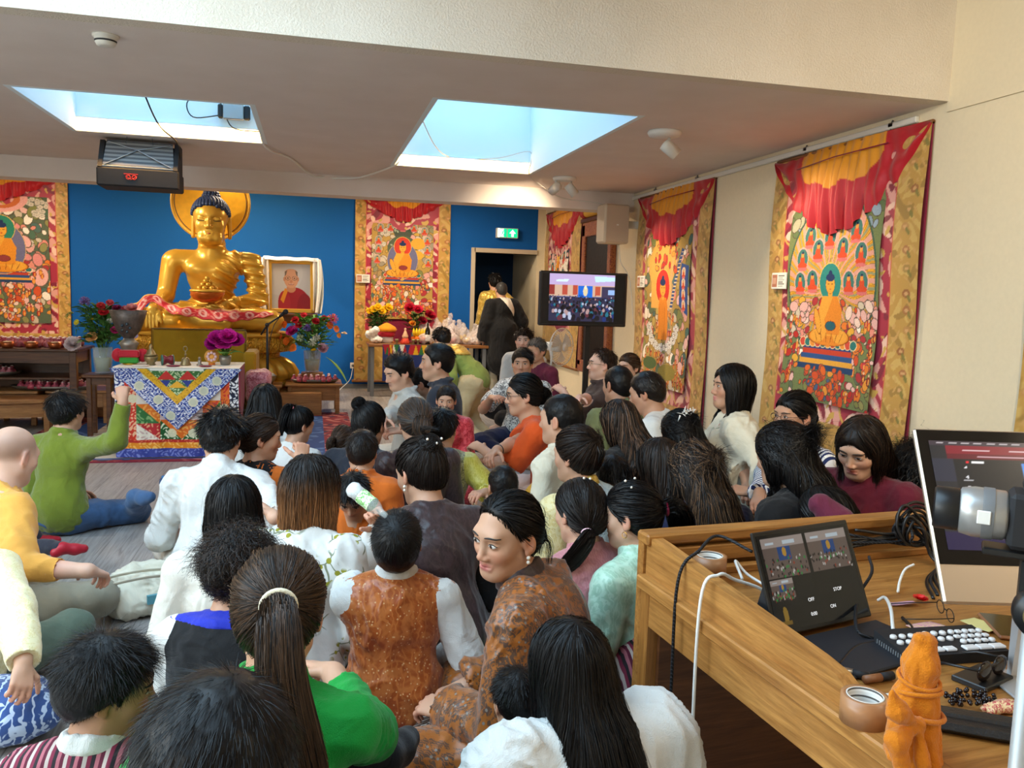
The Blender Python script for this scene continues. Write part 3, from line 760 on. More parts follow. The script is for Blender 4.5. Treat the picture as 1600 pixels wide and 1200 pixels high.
        if h.get('braid'): rr2 = rr2*(.75+.25*np.abs(np.sin(tt*h['braid']*math.pi)))
        P = lp(pts)+(np.cos(an)*rr2*rr[:, None])[:, :, None]*lp(u)+(np.sin(an)*rr2*rr[:, None])[:, :, None]*lp(v)+wobs(rng, m, K, .003)*np.linspace(0, 1, K)[None, :, None]
        emit(P, w*1.1)
        s2 = S()
        for i in range(0, K-1): s2.rc(pts[i], pts[i+1], rad[i]*.66, rad[i+1]*.66, k=.01)
        V2, F2 = s2.mesh(max(res, .006)); parts.append((V2, F2, np.tile(c*.7, (len(V2), 1))))
    if tie is not None and h.get('bun'):
        B = hl(h.get('bunc', tie)); rb = h['bun']; m = int(n*.5); s2 = S(); s2.el(B, (rb, rb*.9, rb*.95), k=.01); V2, F2 = s2.mesh(max(res, .005)); parts.append((V2, F2, np.tile(c*.7, (len(V2), 1))))
        K = 10; ax = nrm2(nrm(B-H)[None]*.8+rng.normal(size=(m, 3))*h.get('bunmess', .35)); q = nrm2(np.cross(ax, rng.normal(size=(m, 3)))); q2 = np.cross(ax, q)
        a0 = rng.random(m)*6.3; tt = np.linspace(0, 1, K)[None]*h.get('arc', 2.2)+a0[:, None]; hh = (rng.random(m)*2-1)[:, None, None]*.75
        R2 = np.sqrt(1-hh**2*.9); rk = rb*(1+.03+.07*rng.random(m))[:, None, None]
        P = B+rk*(ax[:, None]*hh+R2*(np.cos(tt)[:, :, None]*q[:, None]+np.sin(tt)[:, :, None]*q2[:, None])); emit(P, w*1.1)
    for lk in h.get('locks', []):   # loose locks: list of head-frame points
        pts = np.array(spline([hl(q) for q in lk], 4)); m = h.get('lockn', 40); P = pts[None]+wobs(rng, m, len(pts), .004)+rng.normal(size=(m, 1, 3))*.005; emit(P, w)
    return join(parts)
def nrm2(a): return a/(np.linalg.norm(a, axis=-1, keepdims=True)+1e-9)
def wobs(rng, m, K, a):
    t = np.linspace(0, 1, K)[None, :, None]; return a*np.sin(t*(4+6*rng.random((m, 1, 3)))+6.3*rng.random((m, 1, 3)))

PEOPLE = {}
_pid = [0]
def person(key, px, D, label, yaw=0., s=1., **o):
    _pid[0] += 1; o = dict(o); o['seed'] = _pid[0]*13; o['dist'] = D
    for k in ('yaw', 'hy', 'hp', 'hr', 'lean', 'side', 'twist'):
        if k in o: o[k] = R_(o[k])
    yaw = R_(yaw); J = skeleton(o); Wh = at_D(px[0], px[1], D); Rz = rotm('z', yaw)
    if o.get('legs') == 'stand': s = Wh[2]/J['H'][2]; zs = 0
    else:
        zs = Wh[2]/s-J['H'][2]
        if zs < 0: s = Wh[2]/J['H'][2]; zs = 0.
    o['zs'] = zs; J = skeleton(o); hh = Rz @ J['H']*s; loc = A(Wh[0]-hh[0], Wh[1]-hh[1], 0)
    px2l = lambda q: (Rz.T @ (at_D(q[1], q[2], q[3])-loc))/s
    if o.get('arms'): o['arms'] = {k: (tuple(px2l(v))+tuple(v[4:7]) if v[0] == 'px' else v) for k, v in o['arms'].items()}
    if isinstance(o.get('legs'), dict): o['legs'] = {k: ((tuple(px2l(v[0])) if v[0][0] == 'px' else v[0]), v[1], v[2]) for k, v in o['legs'].items()}
    J = skeleton(o)
    o.setdefault('res', min(max(.0042, 1.15*D/CF/QUAL), .0085)/s); o['res'] = max(o['res'], .0030)
    if os.environ.get('DRAFT'): o['res'] = max(o['res']*1.6, .007); o.pop('hres', None)
    V, F, C = body_mesh(o, J)
    root = link('person', np_mesh('person', V*s, F, C), MAT['skin'], None, loc, yaw, label=label, cat='person', group=o.get('group'))
    if o.get('face'): face_bits(o, J, s, root)
    hd = o.get('hair')
    if hd:
        r = hair_mesh(o, J, hd)
        if r: link('hair', np_mesh('hair', r[0]*s, r[1], r[2]), MAT['hair'], root)
        if hd.get('band') is not None and hd.get('tie'):
            m = MB(); T = J['Rh'] @ A(*hd['tie'])+J['H']; tl = hd.get('tail') or [hd['tie'], (0, -.2, 0)]; d = nrm(J['Rh'] @ (A(*tl[1])-A(*tl[0]))); u = nrm(np.cross(d, (0.1, .3, 1))); v = np.cross(d, u); rb = hd.get('bandr', .018)
            m.tube([(T+d*.024+rb*(math.cos(a)*u+math.sin(a)*v))*s for a in np.linspace(0, 6.2832, 25)], .006*s, n=8); m.build('hair_tie', hd['band'], root)
    for nm, T in o.get('tops', []):
        V, F = top_mesh(o, J, T); link(nm, np_mesh(nm, V*s, F), T['m'], root)
    for nm, T in o.get('bottoms', []):
        V, F = bottom_mesh(o, J, T); link(nm, np_mesh(nm, V*s, F), T['m'], root)
    if o.get('shoes'):
        for q in 'LR': sS = S(); foot_prims(sS, J, .008, q); V, F = sS.mesh(.008); link(o['shoes'][0], np_mesh('shoe', V*s, F), o['shoes'][1], root)
    if o.get('glasses'):
        m = MB(); f = lambda p: (J['Rh'] @ A(*p)+J['H'])*s
        for x in (-1, 1):
            m.tube([f((x*.034+.023*math.cos(a), .101-.003*abs(math.cos(a)), .002+.017*math.sin(a))) for a in np.linspace(0, 6.283, 21)], .0013*s, n=6)
            m.tube([f((x*.057, .099, .006)), f((x*.074, .07, .008)), f((x*.085, .0, .006)), f((x*.085, -.012, -.004))], .0014*s, n=6)
        m.tube([f((-.012, .103, .006)), f((0, .106, .009)), f((.012, .103, .006))], .0014*s, n=6); m.build('eyeglasses', o['glasses'], root)
    if o.get('earring'):
        for x in (-1, 1):
            m = MB(); cc = (J['Rh'] @ A(x*.084, -.002, -.043)+J['H'])*s
            if o['earring'] == 'hoop': m.tube([cc+A(0, .011*math.cos(a), .011*math.sin(a)-.009)*s for a in np.linspace(0, 6.283, 17)], .0013*s, n=6)
            else: m.ball(cc, .006*s); m.ball(cc+A(0, 0, -.013)*s, .0055*s)
            m.build('earring', MAT['goldm'] if o['earring'] == 'hoop' else MAT['pearl'], root)
    info = dict(root=root, J=J, s=s, loc=loc, yaw=yaw, zs=zs, o=o, Rz=Rz); PEOPLE[key] = info
    if zs*s > .045 and o.get('legs') != 'stand' and not o.get('noseat'): cushion(loc+Rz @ A(0, -.02, 0)*s, yaw, zs*s, label, o.get('seatmat'))
    return info
def pworld(info, p): return info['loc']+info['Rz'] @ (np.asarray(p, float)*info['s'])
def plocal(info, w): return (info['Rz'].T @ (np.asarray(w, float)-info['loc']))/info['s']
CUSHN = []
def cushion(loc, yaw, h, who, mat=None):
    s = S(); h = max(h, .05)
    s.bx((0, 0, h/2), (.19, .17, h/2), min(h*.48, .045), k=.01); V, F = s.mesh(.012); V = fold(V, F, .003, 20, int(abs(loc[0])*100)); V[:, 2] = np.maximum(V[:, 2], .002)
    wh = who.split(' ', 1)[1] if who.split(' ', 1)[0] in ('person', 'child') else who
    link('floor_cushion', np_mesh('floor_cushion', V, F), mat or MAT['maroon'], None, (loc[0], loc[1], 0), yaw, label='floor cushion under the '+' '.join(who.split()[:11]), cat='cushion')
# ------------------------------------------------------------------ painted / woven panels (colours kept on a fine grid mesh)
class Pic:
    def __init__(s, W, H, asp, c='#c9a05a', seed=1):
        s.W, s.H = W, H; s.u, s.v = np.meshgrid(np.linspace(0, asp, W), np.linspace(0, 1, H)); s.a = np.zeros((H, W, 3)); s.a[:] = C_(c); s.asp = asp
        s.r = np.random.default_rng(seed)
    def put(s, m, c, al=1.): c = A(*C_(c)); s.a[m] = s.a[m]*(1-al)+c*al; return s
    def ell(s, x, y, rx, ry, c, al=1., ol=None, rot=0.):
        dx, dy = s.u-x, s.v-y
        if rot: dx, dy = dx*math.cos(rot)+dy*math.sin(rot), dy*math.cos(rot)-dx*math.sin(rot)
        d = (dx/rx)**2+(dy/ry)**2
        if ol: w = 1+ol[1]/min(rx, ry); s.put((d < w*w), ol[0])
        return s.put(d < 1, c, al)
    def rect(s, x0, y0, x1, y1, c, al=1.): return s.put((s.u >= x0) & (s.u <= x1) & (s.v >= y0) & (s.v <= y1), c, al)
    def poly(s, pts, c, al=1.):
        m = np.zeros(s.u.shape, bool); n = len(pts)
        for i in range(n):
            (x0, y0), (x1, y1) = pts[i], pts[(i+1) % n]
            if y0 == y1: continue
            m ^= ((s.v < y0) != (s.v < y1)) & (s.u < x0+(s.v-y0)*(x1-x0)/(y1-y0))
        return s.put(m, c, al)
    def scroll(s, m, c, f=60., k=.0, ph=0., st=(1, 1), al=1.):
        u, v = s.u*f*st[0], s.v*f*st[1]; q = np.sin(u+2.2*np.sin(v*.71+ph)+1.3*np.sin(u*.53+v*.9+ph))*np.cos(v+1.9*np.sin(u*.83+ph))
        return s.put(m & (np.abs(q) < .16) if k == 0 else m & (q > k), c, al)
    def blobs(s, n, box, cols, sz, ol=None, ry=.7):
        for _ in range(n):
            x = box[0]+s.r.random()*(box[2]-box[0]); y = box[1]+s.r.random()*(box[3]-box[1]); q = sz*(.5+s.r.random()); s.ell(x, y, q, q*ry, cols[s.r.integers(len(cols))], 1, ol, s.r.random()*3)
        return s
    def cloud(s, x, y, r, c='#e9dccb', ol='#7d7f8a'):
        for i in range(6): a = i*1.05+s.r.random(); s.ell(x+r*.8*math.cos(a), y+r*.45*math.sin(a), r*.45, r*.36, c, 1, (ol, r*.06)); s.ell(x+r*.8*math.cos(a), y+r*.45*math.sin(a), r*.2, r*.15, ol, .35)
        return s
    def small(s, x, y, r, halo='#3f6f68', robe='#c8492a', skin='#d98f45'):
        s.ell(x, y+r*.2, r*.95, r*1.15, halo, 1, ('#d8a29a', r*.14)); s.ell(x, y-r*.55, r*.85, r*.38, robe); s.ell(x, y-r*.02, r*.42, r*.6, robe); s.ell(x, y+r*.62, r*.27, r*.3, skin); s.ell(x, y+r*.9, r*.2, r*.14, '#22304f')
        return s.ell(x, y-r*.95, r*.9, r*.2, '#c86a6a')
    def monk(s, x, y, r):
        c = ['#b5302a', '#d4622c', '#c23a4a', '#d9863a', '#8d2f2a'][s.r.integers(5)]; s.ell(x, y, r*.5, r, c, 1, ('#5a2a22', r*.06)); s.ell(x+r*.1, y-r*.2, r*.22, r*.6, '#e2a04a'); return s.ell(x, y+r*1.1, r*.28, r*.32, '#dfb08a', 1, ('#4a2a22', r*.05))
    def buddha(s, x, y, h, halo='#2f7f78', aura=None, skin='#dd9a3c', robe='#d5802c', stand=False):
        if aura: s.ell(x, y+h*.42, h*.42, h*.50, aura, 1, ('#caa46a', h*.012))
        s.ell(x, y+h*.80, h*.235, h*.26, halo, 1, ('#d9b45c', h*.012))
        if stand:
            s.poly([(x-h*.16, y), (x+h*.16, y), (x+h*.17, y+h*.45), (x+h*.12, y+h*.64), (x-h*.12, y+h*.64), (x-h*.17, y+h*.45)], robe)
            for i in range(5): s.rect(x-h*.13+i*h*.06, y, x-h*.125+i*h*.06, y+h*.5, '#a8561e')
        else:
            s.ell(x, y+h*.07, h*.44, h*.12, robe, 1, ('#8a4a1a', h*.008)); s.ell(x-h*.25, y+h*.08, h*.16, h*.09, skin); s.ell(x+h*.25, y+h*.08, h*.16, h*.09, skin)
            s.poly([(x-h*.2, y+h*.08), (x+h*.2, y+h*.08), (x+h*.25, y+h*.44), (x+h*.17, y+h*.62), (x-h*.17, y+h*.62), (x-h*.25, y+h*.44)], skin)
            s.poly([(x-h*.05, y+h*.1), (x+h*.22, y+h*.1), (x+h*.26, y+h*.44), (x+h*.15, y+h*.62), (x+h*.06, y+h*.62), (x-h*.12, y+h*.3)], robe)
            s.ell(x-h*.27, y+h*.28, h*.055, h*.18, skin, 1, ('#8a4a1a', h*.006), .35); s.ell(x+h*.02, y+h*.22, h*.11, h*.06, '#8d3a3a' if aura else '#2a5a66', 1, ('#6a2a1a', h*.008))
            for i in range(6): s.ell(x+h*(-.28+.11*i), y+h*.06, h*.006, h*.07, '#8a4a1a', 1, None, .5-.2*i)
        s.ell(x, y+h*.66, h*.05, h*.06, skin); s.ell(x, y+h*.775, h*.095, h*.115, skin, 1, ('#8a4a1a', h*.006)); s.ell(x, y+h*.87, h*.095, h*.055, '#26365c'); s.ell(x, y+h*.93, h*.04, h*.04, '#26365c')
        for q in (-1, 1): s.ell(x+q*h*.04, y+h*.785, h*.022, h*.007, '#3a2014')
        return s.ell(x, y+h*.715, h*.02, h*.008, '#b03a2a')
    def throne(s, x, y, w, h):
        for i, c in enumerate(('#2c3f70', '#b8402c', '#2f4f80', '#d69a3c', '#274064')): s.rect(x-w*(.42+.02*i), y-h*(i+1)/5, x+w*(.42+.02*i), y-h*i/5, c)
        for i in range(11): s.ell(x-w*.45+w*.09*i, y+h*.03, w*.055, h*.16, ['#c84a3a', '#2f6f6a', '#d98a3a'][i % 3], 1, ('#e6d2a0', w*.008))
        return s
    def mesh(s, w, h, y=0., bulge=None, smooth=True):
        x = np.linspace(-w/2, w/2, s.W); z = np.linspace(-h, 0, s.H); X, Z = np.meshgrid(x, z); Y = np.full_like(X, y) if bulge is None else y+bulge(X/w, Z/h)
        V = np.stack([X, Y, Z], -1).reshape(-1, 3); i = (np.arange(s.H-1)[:, None]*s.W+np.arange(s.W-1)[None]).ravel(); F = np.stack([i, i+1, i+s.W+1, i+s.W], 1)
        return np_mesh('panel', V, F, s.a.reshape(-1, 3), smooth)

def border_pic(W, H, asp, seed, fr):
    """gold outer brocade, red/pink inner bands. fr = (left,right,bottom,top) of the painting"""
    p = Pic(W, H, asp, '#bd9145', seed); u, v = p.u/asp, p.v
    al = np.ones(u.shape, bool); p.scroll(al, '#cca75c', 60, .25); p.scroll(al, '#a27c38', 43, .62, 1.3); p.scroll(al, '#c79a58', 90, .7, .4)
    for i in range(34):
        x = (.06 if i % 2 else .945)*asp+p.r.normal()*.012; y = (i//2)/17+p.r.random()*.02; c = ['#a5643a', '#b8854a', '#8f4f2a', '#9c7a3a'][p.r.integers(4)]
        p.ell(x, y, .016, .012, c, .8); p.ell(x, y, .008, .005, '#d0a06a', .9); p.ell(x+.012, y-.014, .006, .013, '#7c7434', .9, None, .6)
    l, r, b, t = fr; w = .058; q = (u > l-w) & (u < r+w) & (v > b-w*1.1) & (v < t+w*2.0)
    p.put(q, '#a3243c'); p.scroll(q, '#d99a8e', 34, .30, .8); p.scroll(q, '#7c1730', 40, .6, .2); p.scroll(q, '#e8c0aa', 37, .6, .8); p.scroll(q, '#c9a04a', 60, .72, 2.)
    e = q & ((u < l-w+.006) | (u > r+w-.006)); p.put(e, '#c84a3a')
    return p
def thangka_pic(kind, W, H, asp, seed):
    PK = ['#e3b4aa', '#efe3d2', '#d9a196', '#c8b9a2', '#d88a7a']; OR = ['#c8502c', '#d9762f', '#b5302a', '#d98f3a', '#a8363a']; GR = ['#5d6b52', '#7d7f4a', '#4f6a62', '#8e8a55']; BL = ['#3a4f7c', '#56688f', '#2f4068']
    OLv = ('#55473c', .0035)
    if kind == 'rays':
        p = Pic(W, H, asp, '#6f7a4e', seed); cx, cy = .5*asp, .55
        p.blobs(40, (0, .8, asp, 1), ['#8d9fae', '#7f93a3', '#a9a58a', '#5f6f4a'], .03, OLv)
        p.ell(cx, .60, .47*asp, .40, '#d99f34', 1, ('#3f5a4a', .012))
        m = ((p.u-cx)/(.47*asp))**2+((p.v-.60)/.40)**2 < 1; an = np.arctan2(p.v-cy, p.u-cx); rr = np.hypot(p.u-cx, p.v-cy); st = np.sin(an*26+2.4*np.sin(rr*15+an*3)); p.put(m & (st > .45), '#cf9484'); p.put(m & (np.abs(st+.55) < .16), '#b37a1e'); p.put(m & (st < -.85), '#8f8f6a'); p.put(m & (np.abs(st-.2) < .12), '#8f6a2a')
        for x, y in ((.36, .91), (.5, .93), (.64, .90), (.25, .81), (.75, .82), (.47, .80), (.35, .74), (.62, .74), (.18, .70), (.82, .71), (.16, .58), (.3, .59), (.7, .58), (.84, .58)): p.small(x*asp, y, .045)
        p.blobs(120, (0, .20, asp, .50), PK+OR+['#d9a23c'], .020, OLv); p.blobs(130, (0, .0, asp, .34), OR+OR+GR+PK[:1], .019, OLv)
        for _ in range(46): x = p.r.random()*asp; p.monk(x, .04+.40*p.r.random(), .022) if abs(x-cx) > .13*asp or p.r.random() < .4 else None
        p.blobs(9, (.02, .40, .26*asp, .5), ['#dba9a0', '#e2c4b4'], .026, OLv); p.blobs(9, (.70*asp, .40, asp, .5), ['#dba9a0', '#e2c4b4'], .026, OLv)
        p.throne(cx, .29, .62*asp, .13); p.buddha(cx, .30, .36, '#2f7f78'); p.blobs(60, (.3*asp, .0, .72*asp, .17), ['#c8502c', '#d4622c', '#b5402a', '#4a5f80'], .018, OLv)
    elif kind == 'stairs':
        p = Pic(W, H, asp, '#a8894a', seed); p.blobs(170, (0, 0, asp, 1), GR+PK+['#b59a55'], .035, OLv); p.poly([(.16*asp, .5), (.2*asp, .95), (.6*asp, .95), (.62*asp, .5)], '#d9a050'); p.ell(.4*asp, .78, .3*asp, .16, '#d39a4c')
        for i in range(9): p.poly([(.62*asp, .86-.05*i), (.66*asp, .86-.05*i), (.5*asp, .42-.05*i), (.46*asp, .42-.05*i)], '#b9b0a0', .12)
        p.poly([(.78*asp, .52), (.96*asp, .46), (.98*asp, .76), (.82*asp, .78)], '#35508a')
        for i in range(4): p.small(.88*asp, .52+.065*i, .026, '#d9c9a8')
        p.poly([(.56*asp, .5), (.62*asp, .5), (.86*asp, .86), (.8*asp, .87)], '#3a4f7c'); 
        for i in range(16): p.poly([(.56*asp+.016*asp*i, .5+.0228*i), (.62*asp+.016*asp*i, .5+.0228*i), (.62*asp+.016*asp*i, .507+.0228*i), (.56*asp+.016*asp*i, .507+.0228*i)], '#e5c9a0')
        p.blobs(26, (.2*asp, .74, .7*asp, .9), OR, .02, OLv)
        p.buddha(.42*asp, .30, .42, '#c6352c', None, '#dd9a3c', '#d5802c', True)
        for i in range(30): p.monk((.2+.45*p.r.random())*asp, .3+.17*p.r.random(), .022) if abs(p.r.random()) > .3 else None
        p.buddha(.42*asp, .30, .42, '#c6352c', None, '#dd9a3c', '#d5802c', True)
        for i in range(11): a = math.pi*(1.0+i/10); p.cloud((.42+.3*math.cos(a))*asp, .38+.13*math.sin(a), .035, '#e4ddd2', '#6f6f78')
        for i in range(60): p.monk(p.r.random()*asp, .02+.2*p.r.random(), .02)
        p.ell(.6*asp, .10, .2*asp, .05, '#8f8040'); p.ell(.2*asp, .14, .15*asp, .04, '#55663f')
    elif kind == 'white':
        p = Pic(W, H, asp, '#e6dccb', seed); p.rect(0, .82, asp, 1, '#3a3f4a'); p.blobs(50, (0, .75, asp, 1), PK, .04, OLv); p.blobs(120, (0, 0, asp, .8), PK+OR, .03, OLv)
        p.buddha(.45*asp, .62, .3, '#e2b45c'); p.small(.75*asp, .84, .07); p.small(.2*asp, .7, .07); p.small(.75*asp, .6, .07); p.small(.5*asp, .5, .07)
        for _ in range(40): p.monk(p.r.random()*asp, .05+.45*p.r.random(), .03)
    else:
        left = kind == 'left'
        p = Pic(W, H, asp, '#59654f' if left else '#b3914c', seed); p.blobs(120, (0, .45, asp, 1), (GR+PK+['#4f6a55'] if left else PK[2:4]+['#a6895a', '#8d8a6a', '#c9a04a', '#9a8f7a']), .034, OLv); p.blobs(150, (0, 0, asp, .5), OR+PK+GR, .028, OLv)
        for i in range(10): p.cloud(p.r.random()*asp, .5+.48*p.r.random(), .045, '#cfc4b2', '#777a72')
        if left: p.blobs(30, (.3*asp, .3, .95*asp, .8), ['#e3aaa2', '#d98a86'], .05, ('#6d5a4c', .006)); cy, h = .42, .40; p.ell(.5*asp, .98, .14, .08, '#c86a3a', 1, ('#e2a29a', .03))
        else:
            p.poly([(.3*asp, .99), (.7*asp, .99), (.62*asp, .86), (.72*asp, .78), (.28*asp, .78), (.38*asp, .86)], '#4c5347'); p.ell(.5*asp, .74, .25*asp, .14, '#56604c'); p.blobs(22, (.3*asp, .66, .7*asp, .96), ['#7d8a78', '#42503f', '#9aa38c'], .02); p.ell(.75*asp, .80, .12*asp, .06, '#d9a23c'); p.ell(.72*asp, .68, .12*asp, .05, '#d9a23c')
            for x, y in ((.14, .95), (.3, .96), (.5, .96), (.68, .96), (.85, .93), (.11, .82), (.11, .73), (.9, .83), (.9, .73), (.09, .62), (.92, .6)): p.small(x*asp, y, .035, '#8f9a86')
            cy, h = .46, .38
        for _ in range(56): p.monk(p.r.random()*asp, .03+.38*p.r.random(), .024)
        p.throne(.5*asp, cy, .6*asp, .10); p.buddha(.5*asp, cy, h, '#2f7f68' if left else '#c8402f', '#6a6a8a', '#e0a03a', '#d98a2c'); p.blobs(40, (.3*asp, .02, .7*asp, cy-.1), ['#d4622c', '#c8502c', '#e2a24a', '#e8c9b8'], .02, OLv)
    n = p.r.random(p.u.shape)[..., None]; p.a *= .90+.2*n
    return p

def veil(w, dtop, seed, wy=.56, pw=1.7):
    """gathered silk curtain: red with a yellow top centre, hanging as a swag (x centred, top at z=0)"""
    nx, nz = 150, 60; r = np.random.default_rng(seed); x = np.linspace(-1, 1, nx); t = np.linspace(0, 1, nz); X, T = np.meshgrid(x, t)
    low = dtop*(1-np.abs(X)**pw)**.8*(1+.03*np.sin(X*23+seed)); low = np.maximum(low, .012)
    Z = -T*low+.015*np.cos(X*math.pi/2)*(1-T); XX = X*w/2*(1-.06*T*(1-np.abs(X)))
    g = np.exp(-(X/.55)**2); ph = X*46+5*np.sin(X*3)+seed; Y = -.035-.05*np.sin(np.clip(T, 0, 1)*math.pi*.85)*g-(.016*np.sin(ph)+.010*np.sin(ph*.53+2+T*3))*(.35+g)*(.25+T)-.018*np.sin(T*9+X*2.0)*(1-g)
    V = np.stack([XX, Y, Z], -1).reshape(-1, 3); i = (np.arange(nz-1)[:, None]*nx+np.arange(nx-1)[None]).ravel(); F = np.stack([i, i+1, i+nx+1, i+nx], 1)
    yel = T*low < dtop*.46*np.sqrt(np.clip(1-(X/wy)**2, 0, 1))**.6+.02*np.sin(X*17+seed)*(np.abs(X) < wy*.97)
    col = np.where(yel[..., None], A(*C_('#d98f16')), A(*C_('#b01020'))).reshape(-1, 3)
    return np_mesh('veil', V, F, col)
def thangka(name, loc, rz, w, h, kind, seed, label, vd=.42, fr=(.175, .80, .17, .84), veil_=True, res=150, hooks=True, group=None):
    root = empty('thangka', loc, rz, label, 'thangka', group)
    H = int(res*h/w); bul = lambda x, z: .012*np.sin(z*9+1)+.006*np.cos(x*7)
    b = border_pic(res, H, w/h, seed, fr); link('brocade_mount', b.mesh(w, h, -.03, bul), MAT['silkcol'], root)
    l, r, bb, t = fr; pw, ph = (r-l)*w, (t-bb)*h
    p = thangka_pic(kind, int(res*.95), int(res*.95*ph/pw), pw/ph, seed)
    o = link('painting', p.mesh(pw, ph, -.042, lambda x, z: bul(x, z)), MAT['paintcol'], root); o.location = ((l+r)/2*w-w/2, 0, -(1-t)*h)
    m = MB(); m.tube([(-w/2-.03, -.035, -h), (w/2+.03, -.035, -h)], .022, n=12); m.build('bottom_rod', MAT['woodmid'], root)
    m = MB(); m.tube([(-w/2, -.02, .0), (w/2, -.02, .0)], .014, n=10); m.build('top_rod', MAT['woodmid'], root)
    m = MB(); m.box((-w/2, -.022, -h), (w/2, -.012, 0)); m.build('backing', MAT['maroon'], root)
    if veil_:
        v = link('veil', veil(w*1.0, vd, seed, *((.56, 1.7) if hooks else (.42, 1.15))), MAT['silkcol'], root)
        m = MB(); m.tube([(-w*.30, -.06, -.10), (0, -.10, -.085), (w*.30, -.06, -.07)], .004); m.build('cord', MAT['maroon'], v)
    if hooks:
        for x in (-.28, .28):
            m = MB(); m.tube([(x*w, -.02, .0), (x*w, -.025, .05), (x*w, -.012, .075)], .006); m.box((x*w-.02, -.03, .035), (x*w+.02, -.012, .06)); m.build('hook', MAT['steel'], root)
    return root
# ------------------------------------------------------------------ the room
XR, YB, ZC, YN = 3.56, 12.72, 2.68, 4.19     # right wall, back wall, low ceiling, edge of low ceiling
XL, YF, ZN = -5.4, -2.6, 3.25
def st(name, mb, mat, **k): return mb.build(name, mat, None, kind='structure', **k)
def room_mats():
    t = NT('plaster'); co = t.coord(); t.set(Roughness=.9, Specular_IOR_Level=.15); n = t.noise(co, 85, 3, .6); v = t.vor(co, 60)
    t.base(t.ramp(t.noise(co, 3, 3), 0, [(.3, C_('#dcd0be')), (.7, C_('#e3d8c8'))])); t.bump(n, 0, .5, .012); MAT['plaster'] = t.m
    t = NT('ceilpaint'); co = t.coord(); t.set(Roughness=.92, Specular_IOR_Level=.12); t.base(t.ramp(t.noise(co, 3, 3), 0, [(.3, C_('#e0d3ca')), (.7, C_('#e6dad2'))])); t.bump(t.noise(co, 120, 2), 0, .12, .004); MAT['ceilpaint'] = t.m
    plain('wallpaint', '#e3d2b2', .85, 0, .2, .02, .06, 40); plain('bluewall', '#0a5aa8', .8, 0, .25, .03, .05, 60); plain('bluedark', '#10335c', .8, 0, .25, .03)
    plain('shaft', '#e6f0f2', .9, 0, .2); plain('jamb', '#c5b59c', .5); plain('white', '#e8e6e0', .45); plain('whitep', '#dcd8ce', .4); plain('steel', '#9a9a9a', .3, .9); plain('black', '#101012', .4); plain('blackm', '#17171a', .7); plain('grey', '#6c6e70', .5)
    t = NT('floorwood'); co = t.coord((1, 1, 1), (0, 0, R_(90))); b = t.n('ShaderNodeTexBrick'); t.t.links.new(co.outputs[0], b.inputs['Vector']); b.offset = .37
    b.inputs['Scale'].default_value = 1.; b.inputs['Brick Width'].default_value = 1.3; b.inputs['Row Height'].default_value = .19; b.inputs['Mortar Size'].default_value = .0025; b.inputs['Color1'].default_value = (.9, .9, .9, 1); b.inputs['Color2'].default_value = (1.1, 1.1, 1.1, 1); b.inputs['Mortar'].default_value = (.55, .55, .55, 1)
    c2 = t.coord((14, .8, 1)); n = t.noise(c2, 2.6, 7, .65, 1.4); r = t.ramp(n, 0, [(.28, C_('#726d6b')), (.5, C_('#97928f')), (.75, C_('#aeaaa8'))])
    x = t.n('ShaderNodeMix', data_type='RGBA', blend_type='MULTIPLY'); x.inputs[0].default_value = 1.; t.l(r, 0, x, 6); t.l(b, 0, x, 7); t.base(x, 2); t.set(Roughness=.42, Specular_IOR_Level=.4); t.bump(n, 0, .08, .003); MAT['floorwood'] = t.m
    vcol('silkcol', .45, spec=.35, sheen=.25, bump=.25, bs=400); vcol('paintcol', .75, spec=.2, bump=.15, bs=300); vcol('dull', .8); vcol('screen', .25, 1.0, black=True); vcol('screenlo', .15, .35, black=True); vcol('glossy', .35); vcol('satin', .5, bump=.2, bs=40)
    wood('woodmid', '#7a4a22', '#a86f38', 'X'); wood('oak', '#8a5826', '#bd8544', 'X', 1.6, .42); wood('oakz', '#8a5826', '#b57d3e', 'Z', 1.6, .42); wood('oaky', '#94602c', '#c48c4a', 'Y', 1.6, .42); wood('walnut', '#4a2a18', '#724628', 'X', 1.2, .35); wood('table', '#94643a', '#bb854e', 'X', 1.3, .38)
    t = NT('gold'); co = t.coord(); t.set(Metallic=.42, Roughness=.30, Base_Color=C_('#d99f2b')); t.base(t.ramp(t.noise(co, 3, 3), 0, [(.3, C_('#d09a2a')), (.7, C_('#e4b348'))])); t.bump(t.noise(co, 6, 3), 0, .05, .02); MAT['gold'] = t.m
    t = NT('goldcarve'); co = t.coord(); t.set(Metallic=.45, Roughness=.32, Base_Color=C_('#d6a030')); v = t.wave(co, 8, 12, 2.2); t.bump(v, 1, .9, .02); MAT['goldcarve'] = t.m
    emit('skyglow', '#9fd6ff', 2.6); emit('warmglow', '#ffcf85', 5.); emit('lamp', '#ffd9a0', 14.); emit('green', '#12c07a', 1.6); emit('exitwhite', '#f2fff4', 2.2)
    cloth('mustard', '#a87f12', .8); cloth('khata', '#ece9e2', .7, .05, .3, .5); cloth('mat', '#8a1c40', .92, .08, .1, .25); cloth('bluecush', '#1c6fb0'); cloth('bluecush2', '#16457a'); cloth('canvas', '#ddd6c2')
    t = NT('clearglass'); t.set(Base_Color=(.75, .82, .80), Roughness=.06, Alpha=.28, Specular_IOR_Level=.8); MAT['clearglass'] = t.m; t = NT('plastic'); t.set(Base_Color=(.86, .76, .72), Roughness=.18, Alpha=.42, Specular_IOR_Level=.8); MAT['plastic'] = t.m

